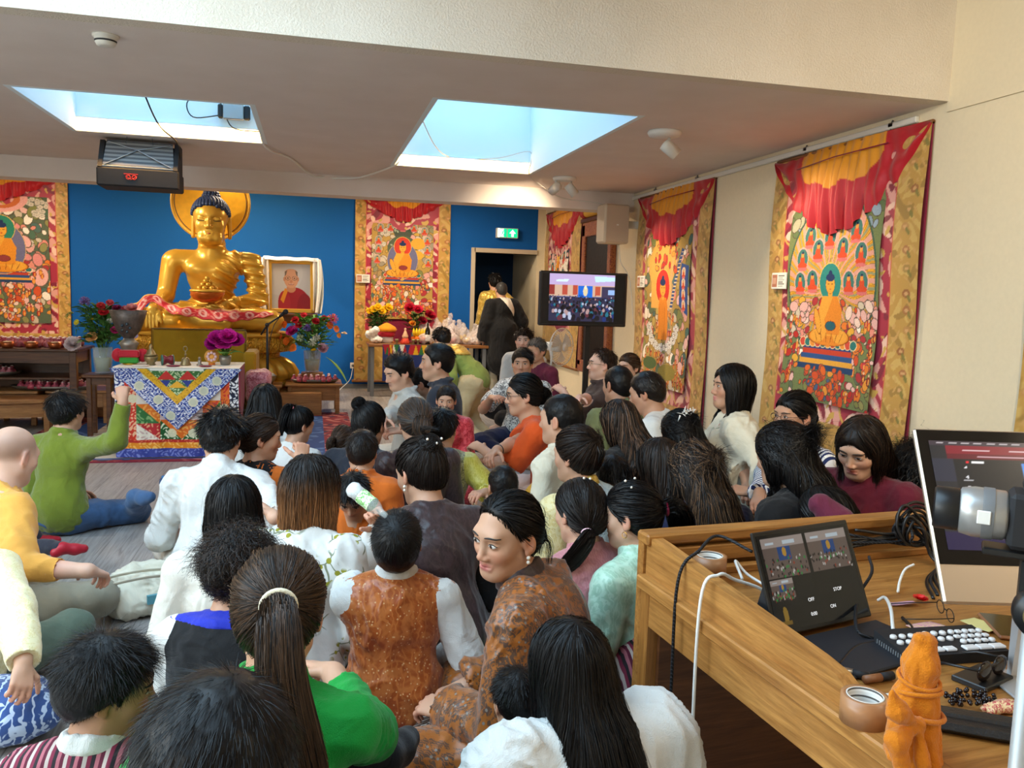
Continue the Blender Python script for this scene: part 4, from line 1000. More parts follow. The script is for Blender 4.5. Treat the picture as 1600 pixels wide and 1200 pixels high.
def poly_hole_slab(x0, x1, y0, y1, z0, z1, holes):
    xs = sorted({x0, x1, *[h[0] for h in holes], *[h[1] for h in holes]}); ys = sorted({y0, y1, *[h[2] for h in holes], *[h[3] for h in holes]}); m = MB()
    for a, b in zip(xs, xs[1:]):
        for c, d in zip(ys, ys[1:]):
            if any(h[0] <= (a+b)/2 <= h[1] and h[2] <= (c+d)/2 <= h[3] for h in holes): continue
            m.box((a, c, z0), (b, d, z1))
    return m
SKY = [(-1.82, -.40, 5.84, 7.32), (.74, 2.07, 5.21, 8.04)]
NSKY = (-3.8, .2, .2, 3.6)
def build_room():
    room_mats()
    m = MB(); m.box((XL-.2, YF-.2, -.1), (XR+.2, YB+2, 0)); st('floor', m, MAT['floorwood'])
    m = MB(); m.box((XR, YF-.2, 0), (XR+.15, YB+1.75, 3.4)); st('wall_right', m, MAT['wallpaint'])
    m = MB(); m.box((XL-.15, YF-.2, 0), (XL, YB+.2, 3.4)); st('wall_left', m, MAT['wallpaint'])
    m = MB(); m.box((XL, YF-.15, 0), (XR, YF, 3.4)); st('wall_rear', m, MAT['wallpaint'])
    dx0, dx1, dz = 2.43, 3.43, 2.13
    m = MB(); m.box((XL, YB, 0), (dx0, YB+.15, 3.2)); m.box((dx0, YB, dz), (XR-.11, YB+.15, 3.2)); st('wall_back', m, MAT['bluewall'])
    m = MB(); m.box((XR-.12, YB-.002, 0), (XR, YB+1.6, 3.2)); st('wall_corridor_right', m, MAT['wallpaint'])
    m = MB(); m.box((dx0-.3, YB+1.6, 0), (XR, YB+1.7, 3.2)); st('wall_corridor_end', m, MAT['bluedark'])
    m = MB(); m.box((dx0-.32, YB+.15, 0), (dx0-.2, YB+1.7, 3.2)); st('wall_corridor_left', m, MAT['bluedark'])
    m = MB(); m.box((dx0-.3, YB+.15, 2.5), (XR, YB+1.7, 2.6)); st('ceiling_corridor', m, MAT['ceilpaint'])
    m = MB(); m.box((dx0-.045, YB-.03, 0), (dx0+.02, YB+.16, dz+.07), bev=.004); m.box((dx0, YB-.03, dz), (dx1+.01, YB+.16, dz+.07), bev=.004); st('door_1_frame', m, MAT['jamb'])
    m = poly_hole_slab(XL, XR, YN, 9.05, ZC, ZC+.12, SKY); st('ceiling', m, MAT['ceilpaint'])
    m = MB(); m.box((XL, 9.0, 2.475), (XR, 9.3, ZC+.3)); st('ceiling_beam', m, MAT['ceilpaint'])
    m = MB(); m.box((XL, 9.2, 3.05), (XR, YB+.1, 3.15)); st('ceiling_back', m, MAT['ceilpaint'])
    m = MB(); m.box((XL, YN-.012, ZC-.002), (XR, YN+.1, ZN+.1)); st('wall_upper_front', m, MAT['plaster'])
    m = poly_hole_slab(XL, XR, YF, YN+.1, ZN, ZN+.1, [NSKY]); st('ceiling_near', m, MAT['ceilpaint'])
    # right wall: slightly proud upper band near the camera
    m = MB(); m.box((XR-.012, YF, ZC-.06), (XR, YN, ZN)); st('trim_2', m, MAT['wallpaint'])
    m = MB(); m.box((XR-.03, 4.42, ZC-.075), (XR, 9.0, ZC-.035), bev=.006); st('trim_1', m, MAT['whitep'])
    m = MB(); m.box((XL, YB-.012, 0), (2.38, YB, .07)); st('baseboard_back', m, MAT['grey'])
    m = MB(); m.box((XR-.015, YF, 0), (XR, YB, .07)); st('baseboard_right', m, MAT['whitep'])
    for i, (a, b, c, d) in enumerate(SKY):
        m = MB(); t = .03; z1 = 3.45 if i else 3.3
        e = .006; m.box((a-t, c-t, ZC-.001), (a+e, d+t, z1)); m.box((b-e, c-t, ZC-.001), (b+t, d+t, z1)); m.box((a+e, c-t, ZC-.001), (b-e, c+e, z1)); m.box((a+e, d-e, ZC-.001), (b-e, d+t, z1)); st('trim_%d' % (4+i), m, MAT['shaft'])
        m = MB(); m.box((a-.05, c-.05, z1), (b+.05, d+.05, z1+.02)); st('window_%d_glazing' % (i+1), m, MAT['skyglow'])
        m = MB()
        for q in (c+.0, d-.05): m.box((a, q, z1-.06), (b, q+.05, z1))
        for q in (a, b-.05): m.box((q, c, z1-.06), (q+.05, d, z1))
        st('window_%d_frame' % (i+1), m, MAT['white'])
        m = MB(); m.box((a+.0, d-.022, ZC+.10), (b, d, ZC+.112)); st('trim_%d_ledge' % (6+i), m, MAT['white'])
        light('cove_light_%d' % (i+1), ((a+b)/2, d-.03, ZC+.088), 20., (1, .52, .12), (b-a-.05, .02), (R_(35), 0, 0))
    a, b, c, d = NSKY; m = MB(); t = .04
    e = .006; m.box((a-t, c-t, ZN-.001), (a+e, d+t, 3.9)); m.box((b-e, c-t, ZN-.001), (b+t, d+t, 3.9)); m.box((a+e, c-t, ZN-.001), (b-e, c+e, 3.9)); m.box((a+e, d-e, ZN-.001), (b-e, d+t, 3.9)); st('trim_9', m, MAT['shaft'])
    m = MB(); m.box((a-.05, c-.05, 3.9), (b+.05, d+.05, 3.92)); st('window_3_glazing', m, MAT['skyglow'])
def light(name, loc, e, col, size, rot, spot=None, blend=.6):
    if spot: l = bpy.data.lights.new(name, 'SPOT'); l.spot_size = R_(spot); l.spot_blend = blend; l.shadow_soft_size = size
    else:
        l = bpy.data.lights.new(name, 'AREA'); l.shape = 'RECTANGLE'; l.size, l.size_y = size
    l.energy = e; l.color = col; o = bpy.data.objects.new(name, l); COL.objects.link(o); o.location = loc; o.rotation_euler = rot; return o
def aim(loc, to):
    return (A(*to)-A(*loc)) @ np.eye(3), Vector(A(*to)-A(*loc)).to_track_quat('-Z', 'Y').to_euler()
def lights():
    w = bpy.data.worlds.new('sky'); scn.world = w; w.use_nodes = True; bg = w.node_tree.nodes['Background']; bg.inputs[0].default_value = (.75, .88, 1, 1); bg.inputs[1].default_value = 1.0
    for i, (a, b, c, d) in enumerate(SKY):
        pass
    a, b, c, d = NSKY; light('skylight_3', ((a+b)/2, (c+d)/2, 3.88), 120, (.74, .90, 1), (b-a-.1, d-c-.1), (0, 0, 0))
    # a window high on the left wall near the camera
    light('clerestory_light', (XL+.05, 2.4, 2.85), 120, (.80, .93, 1), (.7, 3.0), (0, R_(-90), 0)); light('window_light', (XL+.05, -.4, 2.2), 120, (.80, .92, 1), (1.8, 3.2), (0, R_(-90), 0))
    # unseen warm fill lights added behind the beam and over the right side
    for x, y, z, e in ((-1.0, 11.2, 3.0, 60), (1.6, 11.2, 3.0, 50), (-3.8, 11.0, 3.0, 50), (3.0, -.5, 3.2, 25)):
        light('warm_fill', (x, y, z), e, (1, .84, .62), (.5, .5), (0, 0, 0))
    p = A(1.6, .6, 3.1); light('spot_beam', p, 220, (1, .86, .64), .08, aim(p, (3.56, 4.0, 1.3))[1], 80, 1.)  # added unseen spot that warms the right wall, no fixture there
    p = A(-3.3, 9.5, 2.95); light('spot_beam', p, 260, (1, .88, .70), .05, aim(p, (-1.2, 10.5, 1.7))[1], 55, .8)
    for (x, y, heads) in ((2.42, 5.60, [((3.5, 5.3, 1.7), 1)]), (2.45, 8.10, [((3.5, 8.0, 1.4), 1), ((1.6, 11.5, 1.4), 0)])):
        for k, (to, s) in enumerate(heads):
            p = A(x+(.06 if k == 0 else -.09), y, ZC-.10); q = aim(p, to)[1]; light('spot_beam', p+.09*nrm(A(*to)-p), 80, (1, .80, .55), .03, q, 80, 1.)
    scn.view_settings.view_transform = 'Standard'; scn.view_settings.look = 'None'; scn.view_settings.exposure = .36; scn.view_settings.gamma = 1
# ------------------------------------------------------------------ hangings and altar wall
def thangkas():
    w = 5.95-4.28
    thangka('right', (XR, (5.95+4.28)/2, 2.585), R_(-90), w, 2.15, 'rays', 3, 'tall hanging scroll with swirling golden rays around a teal-haloed seated figure', .60, res=215)
    thangka('second', (XR, 7.87, 2.60), R_(-90), 1.76, 2.42, 'stairs', 5, 'hanging scroll with a standing red-haloed figure ringed by white clouds', .56, res=190)
    thangka('third', (XR, 11.65, 2.75), R_(-90), 1.75, 2.25, 'white', 8, 'hanging scroll with a white painting in the far right corner behind the television', .55, (.17, .72, .3, .76), res=120)
    thangka('centre', (1.33, YB, 2.92), 0, 1.43, 2.80, 'centre', 11, 'hanging scroll with a red-haloed seated figure on the blue wall behind the offering table', .40, (.17, .82, .34, .85), res=170, hooks=False)
    thangka('left', (-4.10, YB, 2.95), 0, 1.64, 2.35, 'left', 14, 'hanging scroll with a green-haloed figure left of the golden statue', .40, (.14, .85, .13, .86), res=170, hooks=False)
    thangka('near', (XR, 2.66, 2.585), R_(-90), 1.66, 2.15, 'stairs', 17, 'edge of a hanging scroll beside the computer screen', .58, res=90)
    def card(loc, rz, w, h, label):
        r = empty('caption_card', loc, rz, label, 'card'); m = MB(); m.box((-w/2, -.012, -h/2), (w/2, 0, h/2), bev=.002); m.build('board', MAT['white'], r)
        p = Pic(40, 26, w/h, '#e4e0d4', 5); p.rect(.05, .1, w/h*.4, .9, '#b0735a'); p.rect(.12, .3, w/h*.33, .7, '#c99a80')
        for i in range(6): p.rect(w/h*.48, .14+.13*i, w/h*(.8+.12*(i % 2)), .19+.13*i, '#77726c')
        o = link('print', p.mesh(w*.97, h*.95, -.0135), MAT['dull'], r); o.location = (0, 0, h*.475)
    card((XR-.06, 5.75, 1.665), R_(-90), .20, .125, 'white caption card at the left edge of the golden rays scroll')
    card((XR-.06, 8.52, 1.68), R_(-90), .20, .125, 'white caption card at the left edge of the standing figure scroll')
    card((.735, YB-.07, 1.665), 0, .2, .125, 'white caption card at the left edge of the scroll behind the offering table')
    # old painted door panel on the right wall
    r = empty('painted_panel', (XR, 10.05, .60), R_(-90), 'dark painted wooden panel in a red carved frame behind the television', 'panel')
    m = MB(); m.box((-.50, -.05, 0), (.50, 0, 1.78), bev=.01); m.build('board', plain('olddark', '#1c1512', .55, 0, .4, .4, .4, 25), r)
    m = MB()
    for a, b in (((-.56, -.08, -.02), (-.44, 0, 1.84)), ((.44, -.08, -.02), (.56, 0, 1.84)), ((-.56, -.08, 1.68), (.56, 0, 1.88)), ((-.56, -.08, -.10), (.56, 0, .06))): m.box(a, b, bev=.012)
    m.build('frame', brocade('oldred', '#6d1f16', '#a05a2a', 30, rough=.6), r)
    m = MB(); m.box((-.59, -.10, 1.86), (.59, 0, 1.92), bev=.01); m.build('cornice', MAT['walnut'], r)
    r = empty('rolled_scroll', (XR-.10, 9.95, 2.575), R_(-90), 'rolled yellow scroll with red ends lying on top of the painted panel', 'scroll')
    m = MB(); m.tube([(-.42, 0, 0), (.42, 0, 0)], .055, n=14); m.build('roll', plain('scrolly', '#c99a2c', .7), r)
    for x in (-1, 1): m = MB(); m.tube([(x*.42, 0, 0), (x*.56, 0, 0)], .06, n=14); m.build('end_cover', plain('scrollr', '#a3241c', .7), r)
    m = MB(); m.tube([(-.2, 0, .05), (0, .06, .34), (.2, 0, .05)], .008); m.build('cord', MAT['blackm'], r)

def statue():
    D = 10.65; r = empty('buddha_statue', (-1.19, D, 0), 0, 'large golden seated buddha statue with blue hair on a carved gold pedestal', 'statue')
    o = r.location
    # pedestal (oval lotus base)
    def oval(prof, sx, sy, lobe=None, n=64):
        m = MB(); m.lathe(prof, n=n, lobe=lobe); m.v = [(a*sx, b*sy, c) for a, b, c in m.v]; return m
    oval([(1.0, .28), (1.0, .36), (.94, .37)], 1.0, .62).build('pedestal_foot', MAT['gold'], r)
    oval([(.93, .36), (.99, .40), (1.0, .46), (.94, .56), (.86, .62), (.80, .64)], 1., .62, (26, .035), 156).build('lower_lotus', MAT['gold'], r)
    oval([(.80, .63), (.80, .70)], 1., .62).build('waist', MAT['goldcarve'], r)
    oval([(.82, .70), (.93, .72), (.97, .78), (.97, .86), (.92, .90)], 1., .62, (40, .012), 160).build('upper_band', MAT['goldcarve'], r)
    oval([(.94, .90), (.96, .93), (.9, .95)], 1., .62).build('seat_rim', MAT['gold'], r)
    m = MB(); m.box((-1.3, -.75, 0), (1.3, .8, .28), bev=.01); m.build('plinth', MAT['table'], r)
    z0 = .95
    s = S(); k = .06
    # crossed legs
    for x in (-1, 1): s.rc((x*.22, .12, z0+.17), (x*.72, -.26, z0+.13), .20, .135, k=.08)
    s.rc((-.70, -.26, z0+.12), (.20, -.48, z0+.13), .125, .10, k=.05); s.rc((.70, -.26, z0+.14), (-.26, -.44, z0+.19), .125, .095, k=.04)
    s.el((0, .12, z0+.16), (.40, .36, .17), k=.08)
    s.rc((-.22, -.45, z0+.22), (-.42, -.40, z0+.235), .06, .05, k=.03)
    # torso
    s.el((0, .14, z0+.34), (.25, .20, .26), k=.08); s.el((0, .13, z0+.66), (.30, .21, .26), k=.10); s.rc((-.40, .12, z0+.84), (.40, .12, z0+.84), .13, k=.09)
    for x in (-1, 1): s.el((x*.14, -.02, z0+.74), (.15, .085, .10), k=.08)
    # arms
    s.rc((-.46, .12, z0+.82), (-.525, .04, z0+.42), .125, .100, k=.05); s.rc((-.525, .04, z0+.42), (-.60, -.33, z0+.27), .098, .064, k=.03)
    s.rc((.46, .12, z0+.82), (.545, .06, z0+.40), .125, .105, k=.05); s.rc((.545, .06, z0+.40), (.14, -.30, z0+.31), .098, .060, k=.03)
    # hands
    s.el((-.60, -.39, z0+.22), (.075, .055, .085), k=.03)
    for i in range(4): s.rc((-.655+.037*i, -.43, z0+.19), (-.655+.037*i, -.455, z0+.03+.012*abs(i-1.5)), .021, .016, k=.008)
    s.rc((-.53, -.41, z0+.22), (-.50, -.455, z0+.10), .024, .018, k=.01)
    s.el((.04, -.34, z0+.30), (.13, .075, .035), k=.02)
    for i in range(4): s.rc((.0, -.30-.03*i, z0+.31), (-.12, -.31-.03*i, z0+.315), .019, .015, k=.006)
    # neck, head (scaled human head)
    H = A(0, .02, z0+1.31); q = 2.45
    s.rc((0, .10, z0+.90), (0, .07, z0+1.16), .165, .145, k=.06)
    for h in (.0, .045): s.to((0, .075, z0+1.01+h), .146, .016, k=.01)
    s.el(H+A(0, -.012, .03)*q, A(.082, .09, .085)*q, k=.04); s.el(H+A(0, -.03, -.035)*q, A(.067, .06, .078)*q, k=.05)
    s.rc(H+A(-.03, -.060, -.085)*q, H+A(.03, -.060, -.085)*q, .03*q, k=.05); s.el(H+A(0, -.078, -.088)*q, .016*q, k=.03)
    for x in (-1, 1):
        s.el(H+A(x*.040, -.058, -.025)*q, A(.026, .024, .026)*q, k=.04); s.el(H+A(x*.034, -.093, .008)*q, A(.021, .010, .009)*q, k=.015, op='s'); s.el(H+A(x*.034, -.080, .006)*q, A(.022, .012, .012)*q, k=.008)
        s.rc(H+A(x*.008, -.088, .020)*q, H+A(x*.036, -.084, .031)*q, .0055*q, k=.012); s.rc(H+A(x*.036, -.084, .031)*q, H+A(x*.060, -.064, .022)*q, .0055*q, .003*q, k=.012)
        s.rc(H+A(x*.083, .01, .02)*q, H+A(x*.086, .012, -.075)*q, .012*q, .010*q, k=.01)
    s.rc(H+A(0, -.088, .018)*q, H+A(0, -.107, -.028)*q, .0065*q, .0105*q, k=.012)
    for x in (-1, 1): s.el(H+A(x*.012, -.096, -.033)*q, A(.009, .010, .007)*q, k=.008)
    s.rc(H+A(-.017, -.087, -.058)*q, H+A(.017, -.087, -.058)*q, .0052*q, k=.01); s.rc(H+A(-.013, -.088, -.068)*q, H+A(.013, -.088, -.068)*q, .0062*q, k=.008)
    V, F = s.mesh(.0105)
    # robe pleats: raised ridges over the left shoulder and belly
    n = vnormals(V, F); x, y, z = V[:, 0], V[:, 1], V[:, 2]-z0
    robe = np.clip((x-(-.02-.55*(z-.75)*.0)-(z-.62)*.55)*14, 0, 1)*(z < .98)*(z > .22)*((z < .9) | (x > .12)); robe = np.maximum(robe, np.clip((x-.30)*10, 0, 1)*(z > .3)*(z < .95)); robe = np.maximum(robe, np.clip((.52-z)*12, 0, 1)*(z > .2)*(np.abs(x) < .36))
    ph = 58*(z+.42*x*(x < .35)-.30*np.maximum(x-.35, 0)+.5*x*x); V = V+n*(.020*robe*np.clip(np.sin(ph), -.2, 1))[:, None]
    leg = (z < .26)*(z > .02); V = V+n*(.006*leg*np.sin(24*x+30*y))[:, None]
    link('body', np_mesh('body', V, F), MAT['gold'], r)
    # hair curls
    m = MB(); rg = random.Random(2)
    for i in range(15):
        t = i/15; ph = R_(2+t*92)
        R1 = 1.0; cnt = max(1, int(34*math.cos(min(ph, 1.55))))
        for j in range(cnt):
            a = 2*math.pi*(j+.5*(i % 2))/cnt; d = A(math.cos(a)*math.cos(ph), math.sin(a)*math.cos(ph), math.sin(ph)); p = H+(A(0, -.012, .03)+d*A(.084, .092, .087))*q
            rel = (p-H)/q
            if rel[2] < .052+.9*(-rel[1]-.085) or (rel[1] < .0 and rel[2] < .02+(-rel[1])*.55): continue
            m.ball(p, .0115*q, n=7)
        if t < .8:
            pass
    for i in range(6):
        ph = R_(i*17); cnt = max(1, int(15*math.cos(ph)))
        for j in range(cnt): a = 2*math.pi*j/cnt+i; m.ball(H+A(math.cos(a)*math.cos(ph)*.036, .01+math.sin(a)*math.cos(ph)*.036, .112+.045*math.sin(ph))*q, .0105*q, n=7)
    s2 = S(); s2.el(H+A(0, -.006, .034)*q, A(.083, .091, .086)*q, k=.02); s2.el(H+A(0, .01, .12)*q, A(.036, .036, .04)*q, k=.03); s2.hs(H+A(0, -.087, .060)*q, (0, .72, .70)); V, F = s2.mesh(.012); m.add(V, [tuple(f) for f in F], 0, True)
    m.build('hair', plain('buddhahair', '#1d3358', .5), r)
    m = MB(); m.lathe([(.06, .36), (.05, .40), (.02, .43), (.002, .45)], c=H); m.build('crown_jewel', MAT['gold'], r)
    m = MB(); m.tube([H+A(x*.018, -.0925+.012*abs(x)**2, -.0635+.002*abs(x))*q for x in np.linspace(-1, 1, 9)], [.003*q*(1.2-abs(x)) for x in np.linspace(-1, 1, 9)]); m.build('lips', plain('lips', '#b5452c', .4), r)
    for x in (-1, 1):
        m = MB(); m.tube([H+A(x*(.034+.021*u), -.0915+.006*u*u+.004*u, .000-.004*(1-u*u))*q for u in np.linspace(-1, 1, 9)], .0016*q); m.build('eyelid_line', MAT['brow'], r)
        m = MB(); m.tube([H+A(x*(.010+.052*u), -.0925+.030*u*u, .0285+.011*math.sin(u*2.6))*q for u in np.linspace(0, 1, 9)], .0013*q); m.build('eyebrow_line', MAT['brow'], r)
    # halo disc
    h = empty('halo_disc', (-1.235, 11.06, 2.52), 0, 'round golden halo disc with dark rim line behind the statue head', 'halo')
    m = MB(); m.lathe([(.47, -.012), (.475, .010), (.47, .014), (.45, .014), (.001, .014)], R=rotm('x', R_(90)), n=72); m.build('disc', plain('halogold', '#e8a818', .5, 0, .4, .08, .2, 18), h)
    m = MB(); m.tube([(.425*math.cos(a), -.016, .425*math.sin(a)) for a in np.linspace(0, 6.2832, 73)], .006, cap=False); m.build('rim_line', plain('rimline', '#6a4a12', .5), h)
    m = MB(); m.tube([(.46*math.cos(a), -.012, .46*math.sin(a)) for a in np.linspace(0, 6.2832, 73)], .014, cap=False); m.build('rim', MAT['gold'], h)
    m = MB(); m.tube([(0, 0.01, -.4), (0, .02, -2.2)], .02); m.build('support_rod', MAT['gold'], h)
    # red scarf laid over lap and wrist
    nx, nz = 120, 26; X, T = np.meshgrid(np.linspace(-1, 1, nx), np.linspace(0, 1, nz)); base = V0 = None
    xs = X*.80-.06; g = np.exp(-((xs+.60)/.15)**2); yy = -.46+.16*np.abs(xs)**2; top = z0+.315-.07*(X+1)*.5+.13*g-.16*np.clip(-xs-.70, 0, 1)
    wdt = .125+.03*np.sin(xs*5)-.085*np.clip(X-.1, 0, 1)-.02*g+.9*np.clip(-xs-.70, 0, .3); Z = top-T*wdt+.008*np.sin(X*30+T*4); Y = yy+.10*(1-T)*(1-g)-.03-.010*np.sin(X*24+2)+.06*g
    Vv = np.stack([xs, Y, Z], -1).reshape(-1, 3)
    for _ in range(40): Vv[:, 1] -= np.clip(.016-s.ev(Vv), 0, .03)
    Vv = np.stack([Vv[:, 0], lap(Vv, np.stack([(a := (np.arange(nz-1)[:, None]*nx+np.arange(nx-1)[None]).ravel()), a+1, a+nx+1, a+nx], 1), .6)[:, 1], Vv[:, 2]], 1); i = (np.arange(nz-1)[:, None]*nx+np.arange(nx-1)[None]).ravel(); Ff = np.stack([i, i+1, i+nx+1, i+nx], 1)
    pt = Pic(nx, nz, 8, '#c8202c', 3); 
    for i in range(9): pt.ell(.7+.85*i, .5, .26, .3, '#e8b4a8', .9); pt.ell(.7+.85*i, .5, .12, .16, '#b3202c', 1)
    pt.scroll(np.ones(pt.u.shape, bool), '#e07a6a', 9, .5); pt.rect(0, 0, 8, .1, '#d9a03a')
    sc = link('silk_scarf', np_mesh('scarf', Vv+A(*o), Ff, pt.a.reshape(-1, 3)), MAT['silkcol']); tag(sc, 'red figured silk scarf draped over the lap of the golden statue', 'scarf'); md = sc.modifiers.new('t', 'SOLIDIFY'); md.thickness = .008
    b = empty('alms_bowl', (-1.19, D-.42, z0+.345), 0, 'orange and gold offering bowl heaped with gold balls in the statue lap', 'bowl')
    m = MB(); m.lathe([(.07, 0), (.16, .04), (.19, .11), (.18, .13)]); m.build('bowl', plain('orangebowl', '#c8641c', .3, .5), b); m = MB(); m.lathe([(.185, .12), (.20, .13), (.19, .15), (.1, .155)]); m.build('rim', MAT['gold'], b)
    m = MB()
    for zz, n, q in ((.165, 7, .09), (.205, 5, .055), (.245, 3, .03), (.28, 1, 0)):
        for i in range(n): a = i*6.283/n; m.ball((q*math.cos(a), q*math.sin(a), zz), .03, n=8)
    m.build('gold_balls', MAT['gold'], b)

def petals(m, c, r, col_i=0, layers=4, n=6, up=(0, -.5, 1), cup=.6, rnd=None):
    """layered blossom made of cupped petals"""
    up = nrm(up); u = nrm(np.cross(up, A(.3, .9, .1))); v = np.cross(up, u); R = np.stack([u, v, up], 1); rnd = rnd or random
    for L in range(layers):
        t = (L+1)/layers; k = n+L
        for i in range(k):
            a = 2*math.pi*(i+.5*(L % 2))/k+rnd.random()*.3; tilt = 1.35*(1-t)*cup+.12+rnd.random()*.15; pr = r*(.45+.55*t)*(.9+.2*rnd.random()); V = []; 
            for ii in range(4):
                s = ii/3; w = pr*.55*math.sin(math.pi*(.18+.62*s))
                for jj in (-1, 0, 1): rad = pr*s*math.cos(tilt*(.5+.5*s)); hh = pr*s*math.sin(tilt*(.5+.6*s))+abs(jj)*pr*.10; V.append(np.asarray(c)+R @ A(rad*math.cos(a)-jj*w*math.sin(a), rad*math.sin(a)+jj*w*math.cos(a), hh))
            F = [(ii*3+jj, ii*3+jj+1, ii*3+jj+4, ii*3+jj+3) for ii in range(3) for jj in range(2)]; m.add(V, F, col_i, True)
def leaf(m, p, d, L, w, mi=0):
    d = nrm(d); u = nrm(np.cross(d, A(0.1, .2, 1))); n = np.cross(u, d); V = []
    for i in range(6):
        t = i/5; q = np.asarray(p)+d*L*t-A(0, 0, 1)*L*.35*t*t; ww = w*math.sin(math.pi*(.06+.9*t)); V += [q-u*ww+n*ww*.3, q, q+u*ww+n*ww*.3]
    m.add(V, [(i*3+j, i*3+j+1, i*3+j+4, i*3+j+3) for i in range(5) for j in range(2)], mi, True)
def flower_mat(c): 
    k = 'fl'+c
    if k not in MAT: plain(k, c, .6, 0, .25, .18, 0, 30)
    return MAT[k]
def bouquet(loc, H, spread, flowers, label, vlabel, vase=('glass', .075, .26), seed=1, nleaf=120, leafc='#5c8f3c', sprig=0, group=None):
    """vase is one thing, the bunch standing in it another"""
    rg = random.Random(seed); kind, vr, vh = vase
    v = empty('flower_vase', loc, 0, vlabel, 'vase')
    m = MB(); m.lathe([(vr*.75, 0), (vr*.85, .01), (vr, vh*.5), (vr*1.05, vh), (vr*.97, vh), (vr*.9, vh*.5), (vr*.7, .02)], n=28); m.build('vase_body', MAT['clearglass'] if kind == 'glass' else MAT[kind], v)
    if kind == 'glass': m = MB(); m.lathe([(vr*.68, .022), (vr*.86, vh*.5), (vr*.9, vh*.6)], n=24); m.build('water', plain('vwater', '#8a9a6a', .1) if 'vwater' not in MAT else MAT['vwater'], v)
    b = empty('flower_bouquet', A(*loc)+A(0, 0, vh*.3), 0, label, 'bouquet', group); base = vh*.7
    ms = MB(); ml = MB()
    for i in range(26):
        a = rg.random()*6.28; q = spread*math.sqrt(rg.random())*.8; h = base+(H-base)*(.4+.6*rg.random()); ms.tube(spline([(math.cos(a)*vr*.4, math.sin(a)*vr*.4, 0), (math.cos(a)*q*.25, math.sin(a)*q*.25, base), (math.cos(a)*q, math.sin(a)*q, h)], 3), .0032, n=5)
    for i in range(nleaf):
        a = rg.random()*6.28; q = spread*(.15+.8*rg.random()); h = base+(H-base)*(.05+.8*rg.random()); d = A(math.cos(a), math.sin(a), .3+.8*rg.random()); leaf(ml, (math.cos(a)*q*.6, math.sin(a)*q*.6, h), d, .09+.08*rg.random(), .018+.022*rg.random())
    for i in range(sprig):
        a = rg.random()*6.28; q = spread*(.3+.8*rg.random()); h = base+(H-base)*(.3+.6*rg.random())
        for k in range(6): ml.ball((math.cos(a)*q+rg.gauss(0, .02), math.sin(a)*q+rg.gauss(0, .02), h+rg.gauss(0, .02)), .006, 1, 6)
    ms.build('stems', flower_mat('#4c6b2c'), b); ml.build('foliage', [flower_mat(leafc), flower_mat('#e8e4d6')], b)
    for (x, z, r, c, *sh) in flowers:
        y = -spread*(.75-.5*abs(x)/spread)*.9*(1 if rg.random() < .85 else .3); m = MB(); f = sh[0] if sh else 'rose'; cc = (x, y, z)
        if f == 'rose': petals(m, cc, r, 0, 4, 5, (x*2, -1, .8), .75, rg)
        elif f == 'peony': petals(m, cc, r, 0, 6, 7, (x*2, -1, 1), .8, rg)
        elif f == 'tulip': petals(m, cc, r, 0, 2, 4, (x*.5, -.15, 1), 1.0, rg)
        elif f == 'puff':
            for i in range(60): d = nrm((rg.gauss(0, 1), rg.gauss(0, 1), rg.gauss(0, 1))); m.tube([A(*cc), A(*cc)+d*r], [.002, .004], n=4)
        elif f == 'lily': petals(m, cc, r, 0, 1, 6, (x*3, -1, .4), .3, rg)
        m.build('flower', flower_mat(c), b)
    return b

def table(loc, w, d, h, mat, label, top=.03, leg=.05, apron=.10, drawer=False, rz=0, legmat=None, cat='table', over=.03, shelf=None, name='low_table'):
    r = empty(name, loc, rz, label, cat); m = MB(); m.box((-w/2-over, -d/2-over, h-top), (w/2+over, d/2+over, h), bev=.006); m.build('table_top', mat, r)
    for x in (-1, 1):
        for y in (-1, 1): m = MB(); m.box((x*w/2, y*d/2, 0), (x*(w/2-leg), y*(d/2-leg), h-top), bev=.004); m.build('leg', legmat or mat, r)
    if apron:
        m = MB(); a = .012
        for y in (-1, 1): m.box((-w/2+leg, y*(d/2-a), h-top-apron), (w/2-leg, y*(d/2-a-.018), h-top))
        for x in (-1, 1): m.box((x*(w/2-a), -d/2+leg, h-top-apron), (x*(w/2-a-.018), d/2-leg, h-top))
        m.build('apron', mat, r)
    if shelf: m = MB(); m.box((-w/2+.01, -d/2+.01, shelf), (w/2-.01, d/2-.01, shelf+.02)); m.build('shelf', mat, r)
    return r
def offering(x, y, z, group, label, k=0, sc=1.):
    d = OFF_D[k % 2]; r = empty('offering_cake', (x, y, z), random.random()*6, label, 'offering', group); r.scale = (sc, sc, sc)
    link('wrapped_cake', d[0], None, r); link('tip', d[1], None, r)
OFF_D = []
def offering_setup():
    for i, (c, c2) in enumerate((('#b0485a', '#f6e0d8'), ('#c4707a', '#f8e8dc'))):
        m = MB(); m.lathe([(.024, 0), (.034, .012), (.033, .032), (.020, .048), (.010, .054), (.018, .066), (.015, .072)], n=14, lobe=(7, .10)); me = m.mesh('cake'); me.materials.append(plain('offr%d' % i, c, .35, 0, .5, .25, .2, 60))
        m = MB(); m.ball((0, 0, .068), (.015, .015, .012), n=8); m2 = m.mesh('tip'); m2.materials.append(plain('offt%d' % i, c2, .4)); OFF_D.append((me, m2))
